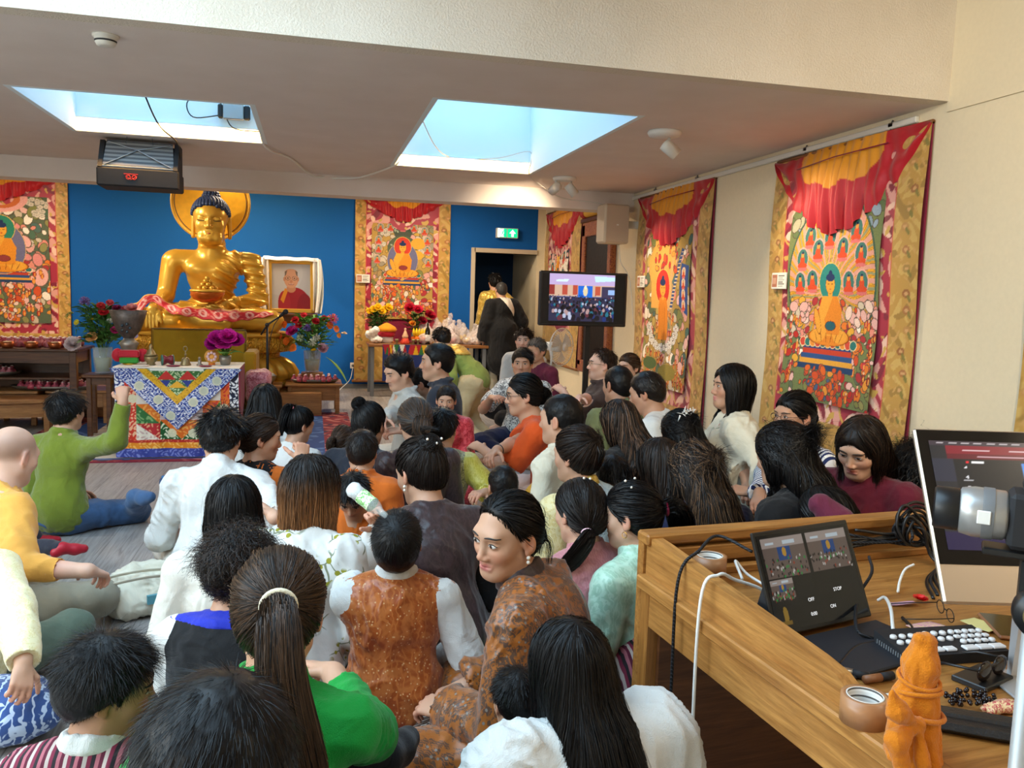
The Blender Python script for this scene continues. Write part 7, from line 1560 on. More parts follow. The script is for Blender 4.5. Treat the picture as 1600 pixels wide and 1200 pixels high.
    V, F = s.mesh(.004); o = link('cloth_pouch', np_mesh('pouch', fold(V, F, .003, 200, 2), F), brocade('pinkfl', '#b02038', '#e0c090', 90), loc=(c[0]+.03, c[1]+.01, zt+.002)); tag(o, 'crumpled red and cream flowered cloth beside the black beads', 'cloth')
    c = dz(1548, 1068); r = empty('sunglasses', (c[0], c[1], zt), R_(20), 'dark sunglasses folded on a small black box', 'sunglasses'); m = MB()
    for x in (-1, 1): m.ball((x*.030, 0, .032), (.027, .007, .021), n=14)
    m.build('lenses', plain('lens', '#1c120e', .08), r); m = MB(); m.tube([(-.055, 0, .040), (0, -.004, .042), (.055, 0, .040)], .0025); m.tube([(.057, 0, .04), (.058, .06, .03), (.04, .10, .014)], .003); m.tube([(-.057, 0, .04), (-.058, .06, .03), (-.04, .10, .014)], .003); m.build('frame', MAT['black'], r); m = MB(); m.box((-.06, -.02, 0), (.05, .05, .012), bev=.002); m.build('box', MAT['black'], r)
    c = dz(1476, 965); r = empty('reading_glasses', (c[0], c[1], zt+.012), R_(70), 'thin framed reading glasses lying open near the screen', 'glasses'); m = MB()
    for x in (-1, 1): m.tube([(x*.03+.022*math.cos(a), 0, .004+.015*math.sin(a)) for a in np.linspace(0, 6.283, 17)], .0012, n=5); m.tube([(x*.053, 0, .006), (x*.055, .06, .0), (x*.05, .12, -.006)], .0014, n=5)
    m.tube([(-.008, 0, .008), (.008, 0, .008)], .0014, n=5); m.build('frame', MAT['black'], r)
    def scrap(px, py, w, d, mat, lb, seed, cat, nm, rz=0, amp=.006):
        c = dz(px, py); X, Y = np.meshgrid(np.linspace(-w/2, w/2, 16), np.linspace(-d/2, d/2, 12)); P = np.stack([X, Y, 0*X], -1).reshape(-1, 3); P[:, 2] = .003+amp*(.6+.5*wob(P, 60, seed)); i = (np.arange(11)[:, None]*16+np.arange(15)[None]).ravel(); o = link(nm, np_mesh(nm, P, np.stack([i, i+1, i+17, i+16], 1)), mat, loc=(c[0], c[1], zt)); o.rotation_euler = (0, 0, rz); md = o.modifiers.new('t', 'SOLIDIFY'); md.thickness = .001; tag(o, lb, cat)
    scrap(1448, 984, .085, .05, brocade('pinkwrap', '#e58fb0', '#f0c8a0', 60, rough=.25), 'pink printed sweet wrapper by the switcher', 1, 'wrapper', 'sweet_wrapper', .2); scrap(1496, 988, .03, .03, MAT['pinkwrap'], 'small torn pink paper scrap', 2, 'wrapper', 'paper_scrap'); scrap(1410, 946, .07, .02, plain('mauve', '#c99ab0', .4), 'mauve paper strip by the tablet edge', 3, 'paper', 'paper_strip', -.1); scrap(1533, 980, .06, .07, plain('paleyel', '#d3cd8a', .6), 'pale yellow paper napkin beside the screen foot', 4, 'napkin', 'paper_napkin', .3); scrap(1302, 1052, .05, .07, brocade('orwrap', '#d9662c', '#e8d0b8', 70, rough=.3), 'orange sweet packet beside the side panel', 5, 'wrapper', 'sweet_packet', .6); scrap(1388, 1095, .03, .02, MAT['white'], 'crumpled white tissue by the tape roll', 6, 'tissue', 'tissue', 0, .008)
    c = dz(1438, 941); m = MB(); petals(m, (0, 0, .006), .020, 0, 3, 6, (0, 0, 1), .6); o = m.build('plastic_cap', plain('redplastic', '#d81f1c', .4), loc=(c[0], c[1], zt)); tag(o, 'small red plastic cap lying on the desk', 'cap')
    c = dz(1555, 985); r = empty('phone', (c[0]+.03, c[1], zt), R_(-25), 'brown cased phone lying by the camera pole', 'phone'); m = MB(); m.box((-.04, -.075, 0), (.04, .075, .010), bev=.004); m.build('case', plain('browncase', '#8d5a36', .5), r); m = MB(); m.box((-.036, -.07, .0095), (.036, .07, .0105)); m.build('screen', MAT['bezel'], r)
    for (px, py, rz, cols, lb) in ((1328, 1058, -.7, ('steel', 'blackm'), 'silver and black lip gloss tube by the side panel'), (1372, 1066, .1, ('browncase', 'blackm'), 'brown capped cosmetic stick near the tablet')):
        c = dz(px, py); r = empty('cosmetic_tube', (c[0], c[1], zt+.009), rz, lb, 'cosmetics'); m = MB(); m.tube([(-.035, 0, 0), (.005, 0, 0)], .0085, n=12); m.build('tube', MAT[cols[0]], r); m = MB(); m.tube([(.005, 0, 0), (.036, 0, 0)], .0088, n=12); m.build('cap', MAT[cols[1]], r)
    # cables
    def cable(pts, rad, mat, lb, nm='cable'): m = MB(); m.tube(spline(pts, 8), rad, n=8); tag(m.build(nm, MAT[mat]), lb, 'cable')
    stripes('braid', ['#101012', '#101012', '#3c3c40', '#101012'], 60, 'DIAGONAL', .6)
    L = lambda x, y, z: O+rotm('z', ang) @ A(x, y, z)
    e = L(-.045, -.30, 0)
    tb = at_z(1175, 862, DT+.13)
    cable([tb, L(.10, -.16, DT+.145), L(.02, -.20, DT+.125), L(-.045, -.21, DT+.05), L(-.055, -.22, .45), L(-.07, -.20, .2), L(-.10, -.15, .01)], .0042, 'braid', 'black braided cable hanging over the side panel to the floor')
    cable([at_z(1185, 962, DT+.01), L(.12, -.34, DT+.055), L(.04, -.33, DT+.090), L(-.01, -.335, DT+.108), L(-.056, -.335, DT+.05), L(-.06, -.34, .4), L(-.05, -.35, .05), L(-.06, -.36, .01)], .0042, 'white', 'white cable looped over the side panel beside the braided one')
    cable([at_z(1160, 905, DT+.03), L(.20, -.10, DT+.05), L(.22, -.13, DT+.02), L(.24, -.22, DT+.006)], .004, 'white', 'short white cable curling behind the tablet')
    rg = random.Random(8)
    for k in range(7):
        c0 = at_z(1425, 850, DT+.06); c0 = c0+A(0, .03, .02); q = .030+.007*k; ph = rg.random()*2; pts = [L(.50+.025*k, -.045, DT+.02+.012*k)]+[c0+A(.02+q*math.cos(a+ph), rg.gauss(0, .012)-.004*i, q*.9*math.sin(a+ph)+.006*k) for i, a in enumerate(np.linspace(2.6, -5.2, 9))]+[c0+A(.05+.008*k, -.05, -.05), c0+A(.06-.02*k, -.11-.01*k, -.076), c0+A(.03-.03*k, -.18-.02*k, -.077)]
        cable(pts, .0045, 'braid' if k % 2 else 'black', 'dark cable in the tangle behind the computer screen'); 
    for o in list(COL.objects):
        if o.get('label') == 'dark cable in the tangle behind the computer screen': o['group'] = 'dark cables tangled behind the computer screen'
    cable([at_z(1358, 870, DT+.10), at_z(1362, 895, DT+.09), at_z(1340, 935, DT+.05), at_z(1340, 985, DT+.02), at_z(1375, 1000, DT+.008), at_z(1400, 1012, DT+.012)], .004, 'braid', 'braided cable running down across the tablet to the switcher')
    cable([at_z(1372, 938, DT+.02), at_z(1383, 934, DT+.035), at_z(1392, 952, DT+.04), at_z(1396, 985, DT+.03), at_z(1405, 1008, DT+.02)], .0042, 'white', 'white cable arching into the back of the switcher')
    cable([at_z(1310, 1040, DT+.006), at_z(1340, 1010, DT+.006), at_z(1390, 1000, DT+.006), at_z(1425, 985, DT+.006), at_z(1410, 965, DT+.006)], .004, 'black', 'thin black cable lying between tablet case and switcher')
    cable([at_z(1403, 925, DT+.006), at_z(1406, 908, DT+.02), at_z(1414, 890, DT+.04), at_z(1428, 882, DT+.05)], .0035, 'white', 'thin white cable rising to the gap in the back board')
    # camera on a pole in the foreground
    c = at_D(1574, 806, 1.10); r = empty('camera', c, R_(-42), 'silver lens camera on a gimbal head at the right edge', 'camera')
    X = rotm('y', R_(-90)); plain('silver', '#a9a8a6', .35, .6)
    m = MB(); m.lathe([(.026, .055), (.029, .058), (.029, .085), (.026, .088), (.024, .082)], R=X, n=36, cap=False); m.lathe([(.024, .05), (.024, .07), (.02, .072)], R=X, n=36); m.build('lens_hood', MAT['black'], r)
    m = MB(); m.lathe([(.030, .0), (.033, .004), (.034, .040), (.031, .055), (.027, .057)], R=X, n=40); m.build('lens_barrel', MAT['silver'], r); m = MB(); m.lathe([(.0345, .016), (.0349, .018), (.0349, .028), (.0345, .030)], R=X, n=40, cap=False); m.build('focus_ring', MAT['grey'], r); m = MB(); m.box((-.036, -.0365, -.008), (-.020, -.033, .010), bev=.001); m.build('lens_badge', MAT['white'], r)
    m = MB(); m.box((.0, -.032, -.038), (.10, .032, .036), bev=.006); m.box((.015, -.024, .036), (.07, .024, .05), bev=.004); m.build('camera_body', MAT['blackm'], r)
    m = MB(); m.box((-.026, -.02, -.052), (.09, .02, -.042), bev=.002); m.box((.02, -.018, -.14), (.075, .022, -.05), bev=.006); m.build('gimbal_arm', MAT['black'], r); m = MB(); m.lathe([(.032, 0), (.033, .01), (.030, .03)], c=(.045, -.02, -.115), R=rotm('x', R_(90)), n=32); m.build('pivot_knob', MAT['black'], r); m = MB(); m.lathe([(.021, .03), (.020, .034)], c=(.045, -.02, -.115), R=rotm('x', R_(90)), n=28); m.build('knob_disc', plain('brassd', '#8d7850', .4, .6), r)
    pz = c+A(.012, -.045, 0); r = empty('camera_pole', (pz[0], pz[1], 0), 0, 'grey metal pole carrying the camera', 'pole'); m = MB(); m.tube([(0, 0, .03), (0, 0, c[2]-.135)], .0125, n=16); m.build('tube', plain('polem', '#a8a6a2', .4, .4), r)
    for a in (.6, 2.7, 4.8): m = MB(); m.tube([(0, 0, .35), (.25*math.cos(a), .25*math.sin(a), .01)], .009); m.build('leg', MAT['polem'], r)

def floor_things():
    def mat_(c, w, d, h, rz, lb): s = S(); s.bx((0, 0, h/2), (w/2, d/2, h/2), h*.4, k=.01); V, F = s.mesh(.014); V = fold(V, F, .004, 16, int(100*abs(c[0]+c[1]))); V[:, 2] = np.maximum(V[:, 2], .001); tag(link('floor_cushion', np_mesh('mat', V, F), MAT['mat'], None, (c[0], c[1], 0), rz), lb, 'cushion')
    mat_((.10, 2.30), .62, .44, .07, .05, 'flat crimson cushion in front of the black sock'); mat_((.60, 2.50), .34, .62, .07, .02, 'flat crimson cushion under the patterned robe woman'); mat_((.27, 2.78), .6, .36, .075, .03, 'flat crimson cushion under the boy in the orange vest'); mat_((.30, 1.82), .5, .4, .07, 0, 'flat crimson cushion nearest the bottom edge')
    c = at_z(285, 772); r = empty('floor_cushion', (c[0]+.06, c[1]+.05, 0), R_(20), 'bright blue square meditation cushion alone on the floor', 'cushion'); s = S(); s.bx((0, 0, .055), (.20, .17, .05), .035); V, F = s.mesh(.012); link('cover', np_mesh('c', V, F), MAT['bluecush2'], r); s = S(); s.bx((0, 0, .10), (.185, .155, .014), .012); V, F = s.mesh(.010); link('top_panel', np_mesh('c', V, F), MAT['bluecush'], r)
    c = at_z(225, 955); r = empty('tote_bag', (c[0], c[1], 0), R_(25), 'cream canvas tote bag slumped on the floor behind the curly haired person', 'bag'); s = S(); s.el((0, 0, .07), (.20, .14, .09), k=.05); s.el((.02, .02, .16), (.15, .09, .06), k=.05); s.el((.02, -.02, .235), (.10, .05, .06), k=.02, op='s'); s.hs((0, 0, .004), (0, 0, 1)); V, F = s.mesh(.008); V = fold(V, F, .016, 38, 6); V[:, 2] = np.maximum(V[:, 2], .002); link('bag', np_mesh('tote', V, F), MAT['canvas'], r)
    for y in (-.05, .05): m = MB(); m.tube(spline([(-.12, y, .15), (-.16, y-.06, .19), (-.02, y-.10, .21), (.14, y-.06, .18), (.12, y, .17)], 6), .010, flat=.35); m.build('strap', MAT['canvas'], r)
    m = MB(); m.box((-.02, -.145, .08), (.05, -.128, .12)); m.build('print', plain('teal', '#5a9aa8', .7), r)
    c = at_D(28, 1090, 2.62); s = S(); s.el((0, 0, .10), (.20, .15, .10)); s.hs((0, 0, .003), (0, 0, 1)); V, F = s.mesh(.01); V = fold(V, F, .008, 24, 3); V[:, 2] = np.maximum(V[:, 2], .002); q = at_z(15, 1100, .12); tag(link('floor_cushion', np_mesh('c', V, F), MAT['blueprint'], None, (q[0]-.02, q[1], 0)), 'blue printed cushion with white drawings at the left edge', 'cushion')
    # bottle in the boy's hand
    a, b = at_D(603, 806, 2.50), at_D(551, 764, 2.56); d = nrm(b-a); L = np.linalg.norm(b-a)*1.05; u = nrm(np.cross(d, A(0, 1, .2))); Rr = np.stack([u, np.cross(d, u), d], 1); r = empty('drink_bottle', a, 0, 'clear green labelled bottle tipped up by the boy in the orange vest', 'bottle'); k = L/.20
    m = MB(); m.lathe([(p*k, z*k) for p, z in ((.011, .0), (.012, .02), (.014, .03), (.028, .06), (.031, .08), (.029, .10), (.031, .12), (.030, .17), (.033, .185), (.028, .2), (.01, .202))], R=Rr, n=24); m.build('bottle', MAT['clearglass'], r); m = MB(); m.lathe([(p*k, z*k) for p, z in ((.0315, .075), (.0298, .10), (.0315, .125), (.0315, .14))], R=Rr, n=24, cap=False); m.build('label', brocade('greenlabel', '#4fae2c', '#d8ecc0', 60, rough=.3), r); m = MB(); m.lathe([(p*k, z*k) for p, z in ((.0305, .142), (.030, .17), (.0335, .185), (.026, .201), (.001, .203))], R=Rr, n=24); m.build('bottom', plain('frost', '#dfe3e4', .3), r)
    # backpack at the desk foot
    c = at_z(1075, 1175, .2); r = empty('backpack', (.80, 1.62, 0), R_(-20), 'navy and green rucksack on the floor beside the desk', 'bag'); s = S(); s.el((0, 0, .15), (.15, .11, .17), k=.04); s.hs((0, 0, .003), (0, 0, 1)); V, F = s.mesh(.009); V = fold(V, F, .010, 30, 4); V[:, 2] = np.maximum(V[:, 2], .002); link('body', np_mesh('bp', V, F), MAT['cl_navy'], r); s = S(); s.el((-.04, -.08, .20), (.09, .05, .06)); V, F = s.mesh(.008); link('pocket', np_mesh('bp', fold(V, F, .008, 40, 5), F), cloth('dkgreen', '#1f5a45', .8), r); s = S(); s.el((.06, -.10, .16), (.05, .03, .07)); V, F = s.mesh(.008); link('denim_patch', np_mesh('bp', V, F), MAT['cl_denim'], r)
    # striped cloth and scarf details
    i = PEOPLE['mint']; c = at_D(1003, 1050, 2.55); s = S(); s.el((0, 0, .16), (.13, .20, .19), k=.05); s.el((0, .0, .05), (.16, .24, .08), k=.06); s.hs((0, 0, .003), (0, 0, 1)); V, F = s.mesh(.008); V = fold(V, F, .012, 22, 8); V[:, 2] = np.maximum(V[:, 2], .002); q = at_z(1000, 1060, .2); tag(link('woven_cushion', np_mesh('c', V, F), MAT['st_weave'], None, (q[0]+.01, q[1], 0)), 'red and black striped woven cushion left of the desk', 'cushion')
    i = PEOPLE['maroon']; J = i['J']; sc = i['s']
    m = MB(); f = lambda x, y, z: tuple((J['C']+J['rx']*x+J['fy']*y+J['up']*z)*sc)
    m.tube([f(.13-.012*k+.0*k, .150+.004*math.sin(k), .10-.03*math.sin(k*.9)-.004*k) for k in range(12)], .006, flat=.5); m.ball(f(.03, .165, .03), (.02, .012, .02)); m.ball(f(-.05, .165, .06), (.016, .012, .016)); m.build('embroidery', MAT['khata'], i['root'])
    i = PEOPLE['lace']; J = i['J']; m = MB(); rg = random.Random(2)
    for k in range(26): p = J['Rh'] @ A(rg.gauss(0, .035), -.085-.02*rg.random(), .085+.03*rg.random())+J['H']; d = A(rg.gauss(0, 1), rg.gauss(0, .6), rg.gauss(0, 1)); m.tube([p*i['s'], (p+nrm(d)*.035)*i['s']], [.006, .0015], n=5, flat=.4)
    m.build('hair_lace', MAT['khata'], i['root'])
    for key, pts in (('mint', [(-.02, .0, .135), (-.045, -.03, .115), (-.055, -.055, .085), (.03, -.02, .135)]), ('pink', [(-.01, -.055, .13), (.015, -.06, .125)]), ('brownchuba', [(-.03, -.12, .105), (.03, -.125, .10), (.0, -.13, .085)])):
        i = PEOPLE[key]; J = i['J']
        for p in pts: m = MB(); m.ball((J['Rh'] @ A(*p)+J['H'])*i['s'], .0052*i['s'], n=8); m.build('hair_pin', MAT['pearl'], i['root'])
    i = PEOPLE['orangetee']; J = i['J']; m = MB(); w = J['WR']*.9+J['ER']*.1; d = nrm(J['WR']-J['ER']); u = nrm(np.cross(d, (0, 0, 1))); v = np.cross(d, u); m.tube([(w+.031*(math.cos(a)*u+math.sin(a)*v))*i['s'] for a in np.linspace(0, 6.283, 17)], .004); m.build('wristband', MAT['black'], i['root'])
    i = PEOPLE['bluebun']; J = i['J']; m = MB(); 
    for k in (-1, 0, 1): p = J['Rh'] @ A(.012*k, -.125, .02)+J['H']; m.tube([(p+J['Rh'] @ A(0, .01, .045))*i['s'], (p+J['Rh'] @ A(.006*k, -.012, .0))*i['s'], (p+J['Rh'] @ A(0, .005, -.04))*i['s']], .005*i['s'])
    m.build('hair_clip', MAT['black'], i['root'])
    c = at_D(838, 715, 4.6); s = S(); s.rc((-.03, 0, .30), (.04, -.02, .42), .07, .06, k=.05); s.rc((-.03, 0, .30), (-.10, -.1, .06), .07, .08, k=.05); s.hs((0, 0, .003), (0, 0, 1)); V, F = s.mesh(.009); V = fold(V, F, .012, 34, 3); V[:, 2] = np.maximum(V[:, 2], .002); tag(link('jacket', np_mesh('j', V, F), MAT['cl_mustard'], None, (c[0]-.02, c[1], 0)), 'mustard jacket heaped between the orange T-shirt man and the cream shirt man', 'jacket')
# ------------------------------------------------------------------ the crowd
def people_mats():
    cloth('cl_white', '#d6d6d2', .85, .06, .1, .5); cloth('cl_cream', '#d6cdb6', .85, .06, .1, .5); cloth('cl_offwhite', '#d2ccc0', .8, .06, .1, .5); cloth('cl_ltgrey', '#b9b6ae', .85); cloth('cl_dkgrey', '#2a2e38', .85); cloth('cl_navy', '#1b2140', .85); cloth('cl_black', '#121214', .85, .1, .1); cloth('cl_black2', '#1b1b1e', .8, .1, .1)
    cloth('cl_yellow', '#e0a24a', .85); cloth('cl_olivegreen', '#6f7d25', .9, .12, .3, .5); cloth('cl_khaki', '#8d8877', .85); cloth('cl_sage', '#5c6a5b', .85); cloth('cl_denim', '#3d5a80', .85, .18); cloth('cl_dkpants', '#2a2c38', .85); cloth('cl_orange', '#c8641a', .8); cloth('cl_orange2', '#d4521c', .85); cloth('cl_green', '#0a8c34', .8, .06, .1, .45); cloth('cl_blue', '#1a2aa8', .7); cloth('cl_olive', '#747a50', .85); cloth('cl_brown', '#3d2c26', .85); cloth('cl_maroon', '#5a1124', .85); cloth('cl_tan', '#c8b48a', .85); cloth('cl_pinkpants', '#d8c0b4', .85); cloth('cl_mustard', '#b8841a', .85); cloth('cl_maroon3', '#5e1c34', .8); cloth('cl_stone', '#d9d0c2', .85); cloth('cl_ltblue', '#a9c6d8', .8)
    brocade('br_cream', '#e2d29a', '#ece0b4', 40, rough=.45); brocade('br_orange', '#9c4a16', '#b5662e', 11, (.46, .60), .30, '#d0a070', 70, dist=3); brocade('br_hero', '#54392a', '#96551a', 34, (.48, .55), .34, '#7d736a', 44, dist=1.); brocade('br_brown', '#2c1c1e', '#3a282a', 12, (.5, .6), .42)
    brocade('br_pink', '#b8747c', '#c48288', 18, (.5, .6), .45); brocade('br_mint', '#a2cbb2', '#b9dcc6', 16, (.48, .58), .35); brocade('br_blue', '#a9c3cf', '#c4d6dc', 18, (.46, .54), .5); brocade('br_yellow', '#dcc684', '#e8d9a4', 30, (.47, .53), .42); brocade('br_red', '#a80f24', '#d04a50', 30, (.48, .55), .45); brocade('br_greenvest', '#4a5236', '#a8a47a', 42, (.46, .52), .5); brocade('br_ygreen', '#b3a83c', '#c4ba58', 18, (.48, .56), .4); brocade('br_gold', '#b8902c', '#d8b85a', 22, (.46, .54), .35, metal=.3)
    floral('fl_dress', '#d8d6d0', '#8f8a2a', 13.); floral('fl_scarf', '#d9cdb8', '#b0562c', 16., '#4a6a3a'); brocade('bw_print', '#16161a', '#d8d8d4', 34, (.49, .51), .8)
    stripes('st_navy', ['#23305e', '#e6e6e4', '#23305e', '#dcdde0'], 9, 'X', .85); stripes('st_apron', ['#2e2622', '#8a8178', '#2e2622', '#4a3f38'], 13, 'X', .5, dist=1.); stripes('st_weave', ['#5a1c30', '#b8a8a0', '#7c2a40', '#2a2428', '#a8606a'], 8, 'X', .8); stripes('st_tan', ['#c9a15c', '#b08440', '#d0ac6a'], 14, 'X', .8)
    brocade('blueprint', '#2c4a86', '#b9c8e0', 9, (.60, .62), .8); cloth('sock', '#131316')
W_ = lambda m, **k: ('shirt', dict(m=MAT[m], **k))
B_ = lambda m, **k: ('trousers', dict(m=MAT[m], **k))
K_ = lambda m, **k: ('skirt', dict(m=MAT[m], type='skirt', **k))
def pony(tie, *tail, **k): return dict(style='pony', tie=tie, tail=[tie]+list(tail), t=k.pop('t', .009), **k)
def bun(tie, r, **k): return dict(style='pony', tie=tie, bun=r, t=k.pop('t', .010), **k)
def crowd():
    people_mats()
    P = person
    # left side
    P('bald', (20, 712), 3.6, 'bald man in a yellow orange shirt seated at the left edge', -32, 1.05, hp=18, lean=22, buzz=True, skin=3, tops=[W_('cl_yellow', collar='shirt', sleeve='roll', amp=.011)], bottoms=[B_('cl_khaki')], arms=dict(R=('px', 138, 892, 3.3), L='knee'), hands=dict(R=dict(f=(-.2, .9, -.4), n=(.2, .3, 1)), L={}), legs=dict(R=((.02, .26, .06), (1, .35, .15), (-.9, .4, 0)), L=((.08, .36, .06), (-1, .5, .2), (.9, .4, 0))), twist=-14)
    P('hidden', (-12, 742), 4.35, 'child in dark trousers and red shoes beyond the bald man', -60, .8, legs=dict(R=(('px', 152, 852, 4.1), (.2, .3, 1), (.1, 1, 0)), L=((-.2, .45, .07), (-.3, .3, 1), (0, 1, 0))), tops=[W_('cl_dkgrey')], bottoms=[B_('cl_dkpants')], hair=dict(style='short'), shoes=('shoe', plain('redshoe', '#b3142c', .5)))
    P('greenboy', (105, 643), 4.95, 'boy in an olive green shirt raising his fist toward the altar', -26, .97, hp=2, lean=8, hair=dict(style='short', t=.02, sl=.045, lift=.35, crown=(-.02, -.06, .12)), tops=[W_('cl_olivegreen', collar='stand', amp=.008, hem=.025)], bottoms=[B_('cl_denim')], arms=dict(R=('px', 192, 628, 4.75, .9, -.3, -.7), L='lap'), hands=dict(R=dict(f=(-.25, .25, 1), n=(.3, -1, .2), curl=1.35, spread=.3)), shoes=('sneaker', MAT['cl_denim']), legs=dict(R=(('px', 212, 776, 4.9), (.9, .5, .2), (.8, -.3, .3)), L=((.0, .40, .055), (-1, .5, .2), (.9, .4, 0))))
    P('cutoff', (-58, 800), 2.95, 'person in a cream figured silk shirt cut off by the left edge', -14, 1.02, tops=[W_('br_cream', e=.022)], bottoms=[B_('cl_sage')], hair=dict(style='short'), arms=dict(R=('px', 38, 1040, 2.6, .9, -.6, .1), L='lap'), hands=dict(R={}))
    P('whiteman', (347, 684), 4.1, 'man with tousled black hair in a loose white shirt, back turned', -4, 1.06, hy=-8, hp=14, lean=24, hair=dict(style='short', t=.022, sl=.045, lift=.55, mess=.28), skin=1, tops=[W_('cl_white', collar='stand', e=.026, ea=.022, amp=.014, hem=.05)], bottoms=[B_('cl_stone')], arms=dict(R=('px', 428, 808, 3.6), L=(-.14, .34, .18)), bw=.94, hands=dict(R=dict(f=(-.5, .8, .3), n=(.6, .2, .7), curl=.9)))
    P('orangeprofile', (408, 684), 4.3, 'woman with brown hair in profile wearing an orange and black top', -18, .98, hy=-62, hp=8, fem=True, face=True, hair=bun((0, -.105, -.04), .03, c='brown', w=.0012), tops=[('jacket', dict(m=MAT['cl_orange'], e=.020)), ('collar_band', dict(m=MAT['cl_black'], sleeve='none', e=.021, hem=.50))], bottoms=[B_('cl_black')], arms=dict(R=('px', 472, 722, 4.05, 1, -.2, -.6), L='lap'), hands=dict(R=dict(f=(-.1, .3, 1), n=(.6, -.8, .1), curl=1.3, spread=.3)))
    P('longwhite2', (415, 630), 5.4, 'woman with long black hair and white top near the altar', -12, 1.0, fem=True, hair=dict(style='long', len=.26, w=.0014), tops=[W_('cl_white', sleeve='elbow')], bottoms=[B_('cl_black')], lean=14)
    P('girlpony', (468, 664), 5.0, 'girl with a pink tied topknot ponytail in a white shirt', -38, .86, fem=True, hy=-20, hp=16, hair=pony((0, -.07, .115), (0, -.13, .10), (.01, -.15, .0), (.02, -.13, -.10), tr=.024, band=cloth('pinktie', '#e08a9a'), bandr=.014, w=.0013), tops=[W_('cl_white')], bottoms=[B_('cl_black')])
    P('bob', (365, 797), 3.02, 'person with a straight black chin length bob, back turned', 2, .98, fem=True, hp=10, hair=dict(style='bob', len=.125, t=.016, w=.0010, n=3600), tops=[W_('cl_offwhite', e=.025)], bottoms=[B_('cl_black')], lean=16)
    P('curly', (372, 892), 2.5, 'person with a mop of dark curls, blue collar and black vest', -16, .90, hp=14, lean=18, hair=dict(style='curly', t=.032, sl=.07, c='dark', cr=.008, w=.0009, n=4200, lift=.7, turn=11, c2='brown'), tops=[W_('cl_white', e=.018), ('vest', dict(m=MAT['cl_black'], sleeve='none', e=.026)), ('collar', dict(m=MAT['cl_blue'], sleeve='none', e=.028, hem=.572, collar='wide'))], bottoms=[B_('cl_black')], bw=1.05)
    P('highlights', (487, 768), 3.02, 'woman with copper tipped long hair in a white floral dress', -22, 1.0, hy=-22, fem=True, hp=10, lean=16, hair=dict(style='bob', len=.165, t=.018, c='dark', c2=(.30, .12, .04), ombre=True, oz=.05, c2f=.7, w=.0009, n=6500, wide=1.1, mess=.07), tops=[W_('fl_dress', e=.022, ea=.03, amp=.010)], bottoms=[K_('fl_dress')], skin=1)
    P('childdown', (552, 775), 3.45, 'small child with bowed head beside the floral dress woman', 165, .74, hp=38, face=True, hair=dict(style='mop', t=.016, sl=.04), tops=[W_('cl_orange')], bottoms=[B_('cl_black')], nohands=True)
    P('orangekid', (566, 706), 4.2, 'child with short dark brown hair in an orange jacket', -14, .86, hp=6, hair=dict(style='short', c='dark', t=.016, sl=.03, lift=.2, w=.0012), tops=[W_('cl_orange', collar='stand', e=.024, amp=.010)], bottoms=[B_('cl_black')])
    P('bottleboy', (620, 846), 2.72, 'boy in an orange figured silk vest drinking from a bottle', -8, .90, hp=-34, lean=4, hair=dict(style='short', t=.014, sl=.024, lift=.22, mess=.12, w=.0006, n=8000, crown=(0, -.04, .12)), tops=[W_('cl_white', e=.014, ea=.022, collar='stand'), ('vest', dict(m=MAT['br_orange'], sleeve='none', e=.024, amp=.012, hem=.03))], bottoms=[B_('cl_black')], arms=dict(L=('px', 600, 826, 2.98, -.6, -.1, -1), R=(.16, .22, .24)), hands=dict(L=dict(f=(-.5, -.2, .8), n=(-.4, .9, .2), curl=1.0, spread=.4)), lip=(.4, .19, .14))
    P('greenpony', (437, 957), 1.70, 'woman in a bright green blouse with a long ponytail', -10, 1.0, bw=.86, fem=True, hp=14, lean=20, hair=pony((.022, -.120, .035), (.03, -.165, .025), (.05, -.20, -.09), (.095, -.18, -.25), (.13, -.15, -.40), c='black', c2=(.055, .028, .014), c2f=.8, tr=.036, tn=.7, t=.014, band=cloth('beigetie', '#d8cdb0'), bandr=.031, w=.0007, n=5600), tops=[W_('cl_green', e=.016, ea=.016, flare=.006, amp=.012, sleeve=.62, collar='stand')], bottoms=[B_('cl_black2')], arms=dict(R=('px', 520, 1052, 2.08, .8, -.1, -1), L=(-.3, .3, .3)), hands=dict(R=dict(f=(-.6, .7, -.1), n=(.3, .3, 1))), legs=dict(R=(('px', 598, 1182, 2.02), (-.6, -1, -.1), (.35, 1, -.05)), L=((.05, .34, .055), (-1, .5, .2), (.9, .4, 0))), shoes=('sock', MAT['sock']))
    P('curlyman', (172, 1075), 1.78, 'man with wavy black hair turning his head right, bottom left', -10, 1.12, hy=-72, hp=8, hr=0, face=True, skin=2, hair=dict(style='short', t=.026, sl=.036, lift=.34, mess=.34, n=11000, w=.00045, crown=(0, -.03, .13)), tops=[W_('cl_white', collar='stand'), ('shawl', dict(m=MAT['st_weave'], sleeve='none', e=.03, hem=.2))], bottoms=[B_('cl_black')])
    P('bottomman', (338, 1222), 1.16, 'man with short black hair at the bottom edge, back turned', 4, 1.12, hp=10, hair=dict(style='short', t=.024, sl=.030, lift=.16, mess=.14, n=12000, w=.0004, crown=(.02, -.02, .13)), tops=[W_('cl_black')], bottoms=[B_('cl_black')])
